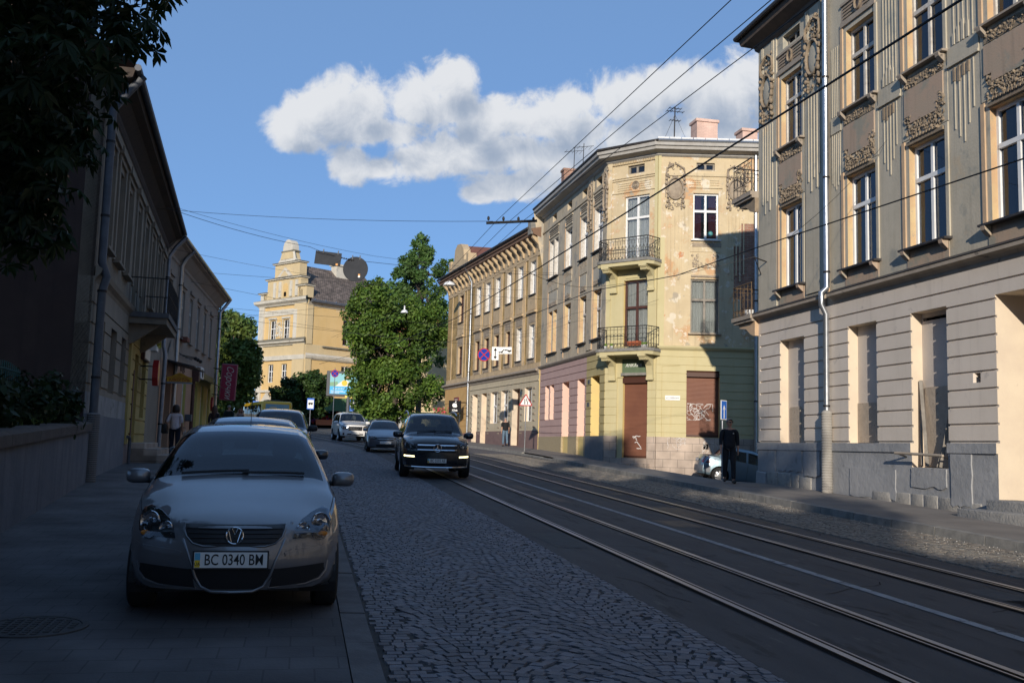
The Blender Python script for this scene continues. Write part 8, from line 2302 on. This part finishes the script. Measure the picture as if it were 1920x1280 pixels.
def gl_suv():
 P = dict(SUV)
 x, y = 3.72, 27.3
 c = car('black_suv', 'big black suv driving towards the viewer with bright running lights', (x, y, zg(x, y)), R(-3), P)
 c['root'].rotation_euler = (math.atan(.028), 0, R(-3))
 patch, surf, root = c['patch'], c['surf'], c['root']
 for s in (1, -1):
  hl = [(s * a, b) for a, b in ((.60, .84), (.66, .96), (.80, 1.03), (.94, 1.05), (.945, .92), (.85, .84), (.72, .81))]
  ho = patch('headlight', hl, C_plast, off=.002, thick=.02)
  for u, zz in ((.70, .9), (.84, .95)):
   mb = MB(); mb.lathe([(0, .01), (.02, .0), (.06, -.012), (.063, 0)], C_refl, 16, axis='y'); mb.build('reflector', ho, loc=surf(s * u, zz, off=.006), rot=(0, 0, s * .4))
  patch('lens', hl, C_lens, off=.018, thick=.018, parent=ho)
  patch('running_light', [(s * a, b) for a, b in ((.62, .585), (.90, .60), (.90, .645), (.62, .63))], C_drl, off=.01, thick=.012)
  patch('bumper_intake', [(s * a, b) for a, b in ((.58, .42), (.86, .44), (.90, .57), (.58, .57))], C_plast, off=.002, thick=.01)
  mb = MB(); mb.tube([(s * .72, yy, c['zt'](yy) - .02 + .05 * math.sin((yy - 2.1) / 2.4 * PI)) for yy in frange(2.1, 4.5, 10)], .022, C_alloy, 6); mb.build('roof_rail', root)
 g = patch('grille', [(-.52, .72), (.52, .72), (.58, .95), (.52, .99), (-.52, .99), (-.58, .95)], C_plast, off=.003, thick=.02)
 for zz in (.915, .79):
  mb = MB(); pts = [surf(.54 * q / 8, zz, off=.03) for q in range(-8, 9)]; mb.tube(pts, .03, C_chrome, 8); mb.build('grille_bar', g)
 p = surf(0, .85, off=.06); mb = MB(); r_ = .105
 mb.tube([(r_ * math.cos(t * PI / 14), 0, r_ * math.sin(t * PI / 14)) for t in range(29)], .011, C_chrome, 6, cap=False)
 for k in range(3): a = PI / 2 + k * 2 * PI / 3; mb.tube([(0, 0, 0), (r_ * math.cos(a), 0, r_ * math.sin(a))], [.014, .005], C_chrome, 6)
 mb.lathe([(r_, .012), (0, .012)], C_plast, 20, axis='y'); mb.build('badge', root, loc=p)
 mb = MB(); mb.tube([surf(.86 * q / 10, .315 + .02 * (abs(q) / 10) ** 2, off=.012) for q in range(-10, 11)], .026, C_chrome, 8); mb.build('skid_bar', root)
 c['plate']('front', 0, .50, txt='BC 5555 AE')
 wipers(c, P)
 mb = MB()
 for s in (-1, 1): mb.bbox(s * .42 - .25, s * .42 + .25, 2.5, 2.7, .8, 1.5, C_seat, .08); mb.bbox(s * .42 - .13, s * .42 + .13, 2.55, 2.68, 1.5, 1.68, C_seat, .04)
 mb.build('seat', root, smooth=50)
gl_suv()
def others():
 # white off roader
 P = dict(SUV, dim=(4.76, 1.885, 1.88), paint=P_white, wheel=.38, mirror_paint=P_white, nose=[(.3, .05), (.5, 0), (.8, .02), (1.0, .06), (1.2, .2)])
 P['zt'] = [(a * .943, b) for a, b in P['zt']]; P['zs'] = [(a * .943, b) for a, b in P['zs']]; P['pw'] = [(a * .943, b) for a, b in P['pw']]; P['wr'] = [(a * .943, b) for a, b in P['wr']]; P['zb'] = [(a * .943, b + .06) for a, b in P['zb']]
 P['glass'] = tuple(a * .943 for a in P['glass']); P['sg'] = tuple(a * .943 for a in P['sg']); P['pillars'] = tuple(a * .943 for a in P['pillars']); P['axles'] = (.88, 3.67); P['gaps'] = tuple(a * .943 for a in P['gaps'])
 x, y = 3.35, 62.8
 c = car('white_suv', 'white off roader in full sun in front of the kiosk', (x, y, zg(x, y)), R(6), P)
 c['root'].rotation_euler = (math.atan(.028), 0, R(6))
 patch, surf = c['patch'], c['surf']
 for s in (1, -1):
  hl = [(s * a, b) for a, b in ((.46, .86), (.52, .96), (.72, 1.03), (.88, 1.03), (.88, .84), (.74, .76), (.56, .78))]
  ho = patch('headlight', hl, C_refl, off=.002, thick=.02); patch('lens', hl, C_lens, off=.014, thick=.014, parent=ho)
  mb = MB(); mb.lathe([(.07, 0), (.05, -.02), (0, -.01)], C_plast, 14, axis='y'); mb.build('fog_lamp', c['root'], loc=surf(s * .72, .48, off=.004))
 g = patch('grille', [(-.42, .70), (.42, .70), (.45, .95), (-.45, .95)], C_plast, off=.003, thick=.015)
 for k in range(7):
  mb = MB(); xx = -.36 + .12 * k; mb.tube([surf(xx, zz, off=.02) for zz in (.72, .82, .93)], .024, C_chrome, 6); mb.build('grille_bar', g)
 patch('hood_deflector', [(-.7, 1.06), (.7, 1.06), (.72, 1.10), (-.72, 1.10)], C_plast, off=.03, thick=.02); patch('bumper_slot', [(-.5, .42), (.5, .42), (.5, .5), (-.5, .5)], C_plast, off=.003, thick=.01); c['plate']('front', 0, .53, txt=None); wipers(c, P)
 # silver hatch behind the black suv
 P = dict(ESTATE, paint=P_steel); x, y = 3.85, 46.0
 c = car('silver_hatchback_car', 'silver hatchback half hidden behind the black suv', (x, y, zg(x, y)), R(-2), P); c['root'].rotation_euler = (math.atan(.028), 0, R(-2)); generic_front(c, .68, .62, .2, .36, .15)
 # dark red car further back
 P = dict(ESTATE, paint=P_red); x, y = 6.0, 70.5
 c = car('dark_red_car', 'dark red car behind the silver hatchback near the chestnut', (x, y, zg(x, y)), R(4), P); c['root'].rotation_euler = (math.atan(.028), 0, R(4)); generic_front(c, .68, .62, .2, .36, .15)
 # parked behind the silver hatchback
 P = dict(ESTATE, paint=P_dark); x, y = -.62, 12.1
 c = car('parked_car', 'low dark car parked right behind the nearest silver hatchback', (x, y, zg(x, y) + .148), R(1), P, 'cars parked along the left kerb'); c['root'].rotation_euler = (math.atan(.028), 0, R(1)); generic_front(c, .68, .62, .2, .36, .15)
 P = dict(SUV, dim=(4.6, 1.84, 1.66), paint=P_navy); k = 4.6 / 5.05
 for q in ('zt', 'zs', 'pw', 'wr', 'zb'): P[q] = [(a * k, (b * .90 if q in ('zt', 'zs') else b)) for a, b in P[q]]
 P['wr'] = [(a, b * .95) for a, b in P['wr']]; P['glass'] = tuple(a * k for a in P['glass']); P['sg'] = tuple(a * k for a in P['sg']); P['pillars'] = tuple(a * k for a in P['pillars']); P['axles'] = (.87, 3.6); P['gaps'] = tuple(a * k for a in P['gaps']); P['mirror'] = (1.42, 1.1); P['wheel'] = .35; P['nose'] = [(.3, .06), (.5, 0), (.8, .02), (1.0, .14)]; P['mirror_paint'] = C_plast
 x, y = -.68, 28.8
 c = car('parked_suv', 'dark navy suv parked at the left kerb behind the low dark car', (x, y, zg(x, y) + .148), R(-1.5), P, 'cars parked along the left kerb'); c['root'].rotation_euler = (math.atan(.028), 0, R(-1.5)); generic_front(c, .80, .76, .2, .42, .16)
 # blue saloon in the side street, seen from its rear corner
 P = dict(SEDAN, spokes=7); rzv = R(79)
 fx, fy = 14.95 + 4.25 * math.sin(rzv), 36.3 - 4.25 * math.cos(rzv)
 c = car('blue_saloon_car', 'pale blue saloon car parked in the side street behind the walking man', (fx, fy, 0), rzv, P)
 z0 = zg(15.75, 36.1); z1 = zg(18.3, 35.6)
 c['root'].location = (fx, fy, z1 - (z0 - z1) * .33 + .04); c['root'].rotation_euler = (math.atan2(z0 - z1, 2.6), 0, rzv)
 patch = c['patch']
 for s in (1, -1):
  patch('tail_light', [(s * a, b) for a, b in ((.60, .70), (.83, .70), (.83, .95), (.64, .96))], C_redl, face='rear', off=.006, thick=.03)
 patch('bumper_trim', ((3.86, .36), (4.03, .36), (4.03, .62), (3.86, .62)), mat('grey_bumper', (.16, .17, .19), rough=.5), face='side', off=.006, thick=.03, mirror=True)
 patch('bumper_trim', [(-.8, .36), (.8, .36), (.8, .60), (-.8, .60)], MATS['grey_bumper'], face='rear', off=.006, thick=.03)
 c['plate']('rear', 0, .8)
 # yellow bus, only its rear seen above the parked cars
 Mby = mat('bus_yellow', (.72, .42, .02), rough=.4, coat=.5)
 x, y = -1.75, 74; t = thing('yellow_bus', 'yellow minibus with a poster on its rear window behind the parked cars', 'bus', (x, y, zg(x, y) - .12), R(14))
 mb = MB(); mb.bbox(-1.1, 1.1, 0, 6.8, .45, 2.6, Mby, .16); mb.build('body', t, smooth=50)
 mb = MB(); mb.box(-.85, .85, -.012, .02, 1.5, 2.38, mat('bus_poster', (.16, .32, .42), (.30, .42, .40), scale=1.2, rough=.4)); mb.build('rear_window', t)
 mb = MB(); mb.ball((.45, -.02, 1.85), (.2, .01, .25), mat('poster_cream', (.6, .5, .3), rough=.6), 10, 6); mb.ball((-.3, -.02, 2.1), (.3, .01, .1), MATS['poster_cream'], 10, 6); mb.build('poster_figure', t)
 for k in range(5):
  mb = MB(); mb.box(-1.112, -1.09, .4 + k * 1.25, 1.5 + k * 1.25, 1.45, 2.35, M_glassd); mb.box(1.09, 1.112, .4 + k * 1.25, 1.5 + k * 1.25, 1.45, 2.35, M_glassd); mb.build('side_window', t)
 mb = MB(); mb.bbox(-.7, .3, .3, 1.6, 2.6, 2.7, C_plast, .04); mb.build('roof_hatch', t)
 for s in (-1, 1):
  for yy in (1.5, 5.4):
   mb = MB(); mb.lathe([(.25, -.13), (.42, -.13), (.45, -.08), (.45, .08), (.42, .13), (0, .13)], C_rub, 20, axis='x', mx=TR(s * .95, yy, .45)); mb.build('wheel', t)
others()
# ------------------------------------------------------------------ people
M_skin = mat('skin', (.46, .26, .18), (.42, .23, .155), scale=7, rough=.6)
M_hairg = mat('grey_hair', (.20, .19, .18), (.28, .27, .26), scale=40, rough=.8)
M_haird = mat('dark_hair', (.018, .012, .011), (.03, .02, .017), scale=30, rough=.55, stretch=(6, 6, .5))
M_hairb = mat('brown_hair', (.06, .03, .02), (.085, .045, .03), scale=30, rough=.6, stretch=(6, 6, .5))
M_hairr = mat('auburn_hair', (.22, .06, .03), rough=.6)
M_shoe = mat('dark_shoe', (.02, .018, .016), rough=.6)
def grow(nm, V, E, Rd, m, parent, root=0, sub=2):
 """one continuous skinned surface over a skeleton"""
 me = bpy.data.meshes.new(nm); me.from_pydata([tuple(v) for v in V], E, []); o = bpy.data.objects.new(nm, me); COL.objects.link(o)
 md = o.modifiers.new('skin', 'SKIN'); md.use_smooth_shade = True; md.branch_smoothing = .6
 for i, r in enumerate(Rd):
  sv = me.skin_vertices[0].data[i]; sv.radius = r if isinstance(r, tuple) else (r, r); sv.use_root = (i == root)
 ss = o.modifiers.new('sub', 'SUBSURF'); ss.levels = sub; ss.render_levels = sub
 dg = C.evaluated_depsgraph_get(); dg.update()
 m2 = bpy.data.meshes.new_from_object(o.evaluated_get(dg)); bpy.data.objects.remove(o); bpy.data.meshes.remove(me)
 m2.materials.clear(); m2.materials.append(m)
 for p in m2.polygons: p.material_index = 0; p.use_smooth = True
 ob = bpy.data.objects.new(nm, m2); COL.objects.link(ob); ob.parent = parent
 return ob
def person(label, loc, rz, h=1.75, shirt=(.02, .02, .022), trousers=(.02, .02, .025), hair=None, hair_style='short', female=False, sleeve=.5, walk=.0, shirt_c2=None,
  arms=None, skirt=False, shades=False, shorts=False, head_turn=0.0, stoop=0.0, group=None, fingers=True):
 t = thing('person', label, 'person', loc, rz, group)
 k = h / 1.75; sw = .165 if female else .19; hp = .10 if female else .095
 st = lambda z: -stoop * max(0, (z - .95)) ** 1.3
 P = lambda x, y, z: Vector((x * k, (y + st(z)) * k, z * k))
 A = arms or {}
 V, E, Rd = [], [], []
 def add(p, r, par=None):
  V.append(p); Rd.append(tuple(q * k for q in r) if isinstance(r, tuple) else r * k)
  if par is not None: E.append((par, len(V) - 1))
  return len(V) - 1
 pel = add(P(0, 0, .98), (.15 if female else .145, .105)); w = add(P(0, 0, 1.12), (.125 if female else .145, .095), pel)
 ch = add(P(0, .005, 1.32), (.15 if female else .17, .11), w); nb = add(P(0, .01, 1.46), (.085, .075), ch); nk = add(P(0, -.005, 1.54), .052, nb)
 hd = add(P(0, -.02, 1.60), (.07, .082), nk); h2 = add(P(0, -.015, 1.665), (.078, .096), hd); add(P(0, -.005, 1.72), (.06, .075), h2)
 legs = {}; armj = {}
 for s in (-1, 1):
  f = walk * s
  hip = add(P(s * hp, 0, .93), .092, pel); kn = P(s * (hp + .005), -.02 - f * .16 - max(0, f) * .04, .50 + .0); an = P(s * (hp + .01), .03 - f * .36, .09 + (.05 if f < 0 else 0))
  i = add(P(s * hp, -.01 - f * .05, .74), .08, hip); i = add(kn, .058, i); c = add((kn + an) / 2 + P(0, .02, 0) * 0 + Vector((0, .02 * k, .05 * k)), .055, i); i2 = add(an, .038, c)
  toe = an + Vector((s * .02 * k, -.15 * k, -.055 * k if f >= 0 else -.075 * k)); add(an + Vector((0, -.05 * k, -.05 * k)), .036, i2); add(toe, .03, len(V) - 1)
  legs[s] = (P(s * hp, 0, .93), P(s * hp, -.01 - f * .05, .74), kn, (kn + an) / 2 + Vector((0, .02 * k, .05 * k)), an, toe)
  sh = P(s * sw, .01, 1.43); a = A.get(s, {}); el = P(s * (sw + .04), .03 + walk * s * .10, 1.15) + Vector(a.get('el', (0, 0, 0))); wr_ = P(s * (sw + .05), -.05 + walk * s * .2, .90) + Vector(a.get('wr', (0, 0, 0)))
  i = add(sh, .062, nb); i = add(sh.lerp(el, .5), .05, i); i = add(el, .043, i); i = add(el.lerp(wr_, .5), .038, i); iw = add(wr_, .027, i)
  d = (wr_ - el).normalized(); pm = add(wr_ + d * .06 * k, (.04, .022), iw)
  armj[s] = (sh, el, wr_)
  if fingers:
   side = Vector((0, -1, 0)); inw = Vector((-s, 0, 0))
   for q, (o, ln) in enumerate(((-.03, .068), (-.01, .078), (.01, .074), (.028, .058))):
    b = wr_ + d * .075 * k - side * o * k; j = add(b + d * ln * .5 * k, .0092, pm); add(b + d * ln * .9 * k + inw * .02 * k, .008, j)
   j = add(wr_ + d * .05 * k + side * .045 * k, .011, pm); add(wr_ + d * .09 * k + side * .055 * k + inw * .01 * k, .009, j)
 body = grow('body', V, E, Rd, M_skin, t)
 # head details
 H0 = P(0, -.015, 1.655); M = Matrix.Translation(H0) @ Matrix.Rotation(head_turn, 4, 'Z')
 mb = MB(); mb.ball((0, -.115 * k, -.015 * k), (.014 * k, .022 * k, .022 * k), M_skin, 8, 6, M)
 for s in (-1, 1):
  mb.ball((s * .083 * k, .01 * k, -.015 * k), (.012 * k, .02 * k, .032 * k), M_skin, 8, 6, M); mb.ball((s * .033 * k, -.095 * k, .01 * k), .011 * k, C_plate, 8, 6, M); mb.ball((s * .033 * k, -.103 * k, .01 * k), .006 * k, M_shoe, 6, 5, M)
 mb.ball((0, -.098 * k, -.062 * k), (.026 * k, .012 * k, .007 * k), mat('lip', (.34, .13, .11), rough=.5) if 'lip' not in MATS else MATS['lip'], 10, 5, M)
 mb.build('face', body, smooth=60)
 hm = hair or M_haird
 mb = MB()
 if hair_style == 'short':
  n = 14; rings = []
  vs, fs = [], []
  for i in range(7):
   th = i / 6 * R(112)
   for j in range(20):
    ph = 2 * PI * j / 20; front = max(0, -math.sin(ph)); tt = min(th, R(112) - front * R(72))
    vs.append((.088 * k * math.sin(tt) * math.cos(ph), .108 * k * math.sin(tt) * math.sin(ph) + .008 * k, .03 * k + .088 * k * math.cos(tt)))
  for i in range(6):
   for j in range(20): fs.append((i * 20 + j, (i + 1) * 20 + j, (i + 1) * 20 + (j + 1) % 20, i * 20 + (j + 1) % 20))
  mb.add(vs, fs, hm, M)
 else:
  dl = .16 if hair_style == 'bob' else .42
  vs, fs = [], []; nj = 22
  prof = [(0, .115), (.06, .108), (.1, .07), (.112, .02), (.118, -.05), (.122, -.11), (.10, -dl + .02), (.08, -dl)]
  for (rr, zz) in prof:
   for j in range(nj):
    ph = -PI / 2 + 2 * PI * j / nj; fr = max(0, -math.sin(ph)); q = rr * (1 - (.45 * fr ** 4 if zz < .06 else 0)); jit = 1 + .05 * math.sin(j * 2.7) if zz < .03 else 1
    vs.append((q * math.cos(ph) * k * jit, (q * math.sin(ph) * 1.12 * jit + .015) * k, (zz + .012 * math.sin(j * 1.9) * (zz < 0)) * k))
  for i in range(len(prof) - 1):
   for j in range(nj):
    if prof[i + 1][1] < .0 and math.sin(-PI / 2 + 2 * PI * (j + .5) / nj) < -.72: continue
    fs.append((i * nj + j, (i + 1) * nj + j, (i + 1) * nj + (j + 1) % nj, i * nj + (j + 1) % nj))
  mb.add(vs, fs, hm, M)
 mb.build('hair', t, smooth=70)
 if shades:
  mb = MB()
  for s in (-1, 1):
   mb.ball((s * .036 * k, -.112 * k, .01 * k), (.03 * k, .01 * k, .021 * k), C_plast, 12, 6, M); mb.tube([M @ Vector((s * .065 * k, -.105 * k, .014 * k)), M @ Vector((s * .09 * k, .0, .012 * k))], .004 * k, C_plast, 5)
  mb.tube([M @ Vector((-.02 * k, -.115 * k, .014 * k)), M @ Vector((.02 * k, -.115 * k, .014 * k))], .004 * k, C_plast, 5); mb.build('sunglasses', t)
 # shirt
 V, E, Rd = [], [], []
 e = .013
 mx = 0 if female else .03; p0 = add(P(0, 0, .88), (.172 + mx * .6, .14)); a_ = add(P(0, 0, 1.12), (.15 + mx * 1.3, .122), p0); b = add(P(0, .005, 1.32), (.165 + mx * 1.6, .135), a_); c = add(P(0, .008, 1.45), (.10, .088), b); add(P(0, .0, 1.495), (.068, .064), c)
 for s in (-1, 1):
  sh, el, wr_ = armj[s]; i = add(sh + Vector((0, 0, .0)), .075, c)
  i = add(sh.lerp(el, .5), .07, i)
  if sleeve > .4: i = add(el, .057, i)
  if sleeve > .6: i = add(el.lerp(wr_, .55), .05, i)
  if sleeve > .9: add(wr_, .04, i)
 ms = mat('shirt_cloth', shirt, shirt_c2 or tuple(v * .8 for v in shirt), scale=9, rough=.9, bump=.3, bscale=12)
 grow('shirt', V, E, Rd, ms, t)
 V, E, Rd = [], [], []
 mt = mat('trouser_cloth', trousers, tuple(v * .75 for v in trousers), scale=6, rough=.9, bump=.3, bscale=12)
 p0 = add(P(0, 0, 1.04), (.15, .112))
 if skirt:
  a_ = add(P(0, 0, .85), (.18, .14), p0); add(P(0, 0, .52), (.21, .16), a_)
 else:
  for s in (-1, 1):
   l = legs[s]; i = add(l[0], .108, p0); i = add(l[1], .096, i)
   if shorts: add(l[1].lerp(l[2], .5), .09, i)
   else: i = add(l[2], .074, i); i = add(l[3], .07, i); add(l[4] + Vector((0, 0, .0)), .06, i)
 grow('trousers' if not skirt else 'skirt', V, E, Rd, mt, t)
 for s in (-1, 1):
  l = legs[s]; mb = MB(); hp_, tp = l[4] + Vector((0, .045 * k, -.045 * k)), l[5] + Vector((0, -.06 * k, 0))
  mb.tube([hp_ + Vector((0, .03 * k, 0)), hp_, hp_.lerp(tp, .4) + Vector((0, 0, .012 * k)), hp_.lerp(tp, .75), tp], [.026 * k, .043 * k, .047 * k, .043 * k, .022 * k], M_shoe, 10); mb.build('shoe', t, smooth=60)
 t['hand_l'] = tuple(armj[-1][2]); t['hand_r'] = tuple(armj[1][2])
 return t, armj, P
def people():
 rs = lambda x, y: zg(x, y) + .135
 ls = lambda x, y: zg(x, y) + .155
 # man with sunglasses on the right walk
 x, y = 11.75, 25.9
 t, a, P = person('man in dark clothes and sunglasses walking on the right pavement', (x, y, rs(x, y) + .0), R(-18), 1.78, (.016, .017, .022), (.022, .022, .026), M_hairg, sleeve=.7, walk=.42, shades=True, head_turn=R(22))
 mb = MB(); mb.ball((.1, -.122, 1.38), (.022, .012, .018), M_oldwhite, 8, 5); mb.build('shirt_emblem', t)
 # man walking away by the terrace
 x, y = 11.75, 57.0
 person('man in black t shirt and blue jeans walking away along the terrace', (x, y, rs(x, y)), R(178), 1.68, (.012, .012, .014), (.13, .20, .28), M_hairg, sleeve=.45, walk=.35, stoop=.1)
 # woman with shoulder bag on the left walk
 x, y = -3.86, 32.6
 z = ls(x, y)
 t, a, P = person('woman with dark bob, pale top and dark trousers walking away on the left pavement', (x, y, z), R(176), 1.66, (.66, .57, .58), (.014, .016, .03), M_haird, 'bob', True, sleeve=.45, walk=.3, shirt_c2=(.58, .5, .52), arms={1: {'el': (.06, .0, .02), 'wr': (.02, -.04, .12)}})
 c_, s_ = math.cos(R(176)), math.sin(R(176))
 W = lambda p: (x + p[0] * c_ - p[1] * s_, y + p[0] * s_ + p[1] * c_, z + p[2])
 b = thing('shoulder_bag', 'black shoulder bag hanging at the left side of the woman with the bob', 'bag', W((.30, -.02, .78)), R(176))
 mb = MB(); mb.bbox(-.07, .09, -.2, .2, -.02, .28, mat('bag_leather', (.012, .012, .013), rough=.5), .04); mb.build('bag_body', b, smooth=50)
 mb = MB(); mb.tube([(.0, -.17, .26), (-.06, -.1, .5), (-.13, 0, .64), (-.06, .12, .5), (.0, .17, .26)], .012, MATS['bag_leather'], 6); mb.build('strap', b)
 b = thing('carrier_bag', 'pale carrier bag held low by the woman with the bob', 'bag', W((-.30, -.16, .42)), R(176))
 mb = MB(); mb.prism([(-.16, 0), (.16, 0), (.14, .4), (-.13, .38)], -.05, .05, mat('bag_paper', (.36, .35, .36), (.30, .29, .31), scale=5, rough=.8), axis='x'); mb.build('bag_body', b); mb = MB(); mb.tube([(0, -.06, .38), (.0, 0, .48), (0, .06, .38)], .006, M_oldwhite, 5); mb.build('handle', b)
 # passers-by further up the left walk
 for (x, y, rz, h, sh, tr, hr, hs, fe, lab) in ((-3.6, 43.5, 172, 1.7, (.035, .03, .03), (.02, .02, .022), M_hairb, 'long', True, 'woman with very long brown hair on the left pavement beyond the parked cars'),
            (-3.95, 57, 165, 1.82, (.012, .03, .028), (.02, .02, .022), M_hairg, 'short', False, 'man in a dark green jacket walking away before the churchyard gate'),
            (-3.45, 59, 10, 1.64, (.20, .16, .15), (.03, .03, .04), M_hairr, 'bob', True, 'woman in a beige top coming towards the viewer beside the man in green'),
            (-2.1, 62.5, 20, 1.62, (.06, .03, .05), (.02, .02, .025), M_haird, 'short', False, 'small dark dressed person near the churchyard gatepost'),
            (-1.15, 113, 200, 1.66, (.55, .48, .40), (.50, .44, .36), M_hairr, 'bob', True, 'woman with red hair in a cream dress at the kiosk'),
            (.15, 112.5, 170, 1.7, (.60, .60, .60), (.05, .14, .22), M_hairb, 'bob', True, 'woman in white top and blue shorts with a backpack at the kiosk')):
  t, a, P = person(lab, (x, y, ls(x, y) if y < 70 else zg(x, y)), R(rz), h, sh, tr, hr, hs, fe, sleeve=.8 if y < 58 else .4, walk=.2, fingers=False, skirt='dress' in lab, shorts='shorts' in lab)
 b = thing('backpack', 'grey backpack on the back of the woman in blue shorts', 'backpack', (.15, 112.5, zg(0, 112) + 1.15), R(170)); mb = MB(); mb.bbox(-.15, .15, .13, .3, -.1, .32, mat('pack_cloth', (.12, .11, .16), rough=.8), .05); mb.build('bag_body', b, smooth=50); mb = MB()
 for s in (-1, 1): mb.tube([(s * .1, .15, .28), (s * .12, 0, .33), (s * .12, -.12, .2)], .018, MATS['pack_cloth'], 5)
 mb.build('strap', b)
people()
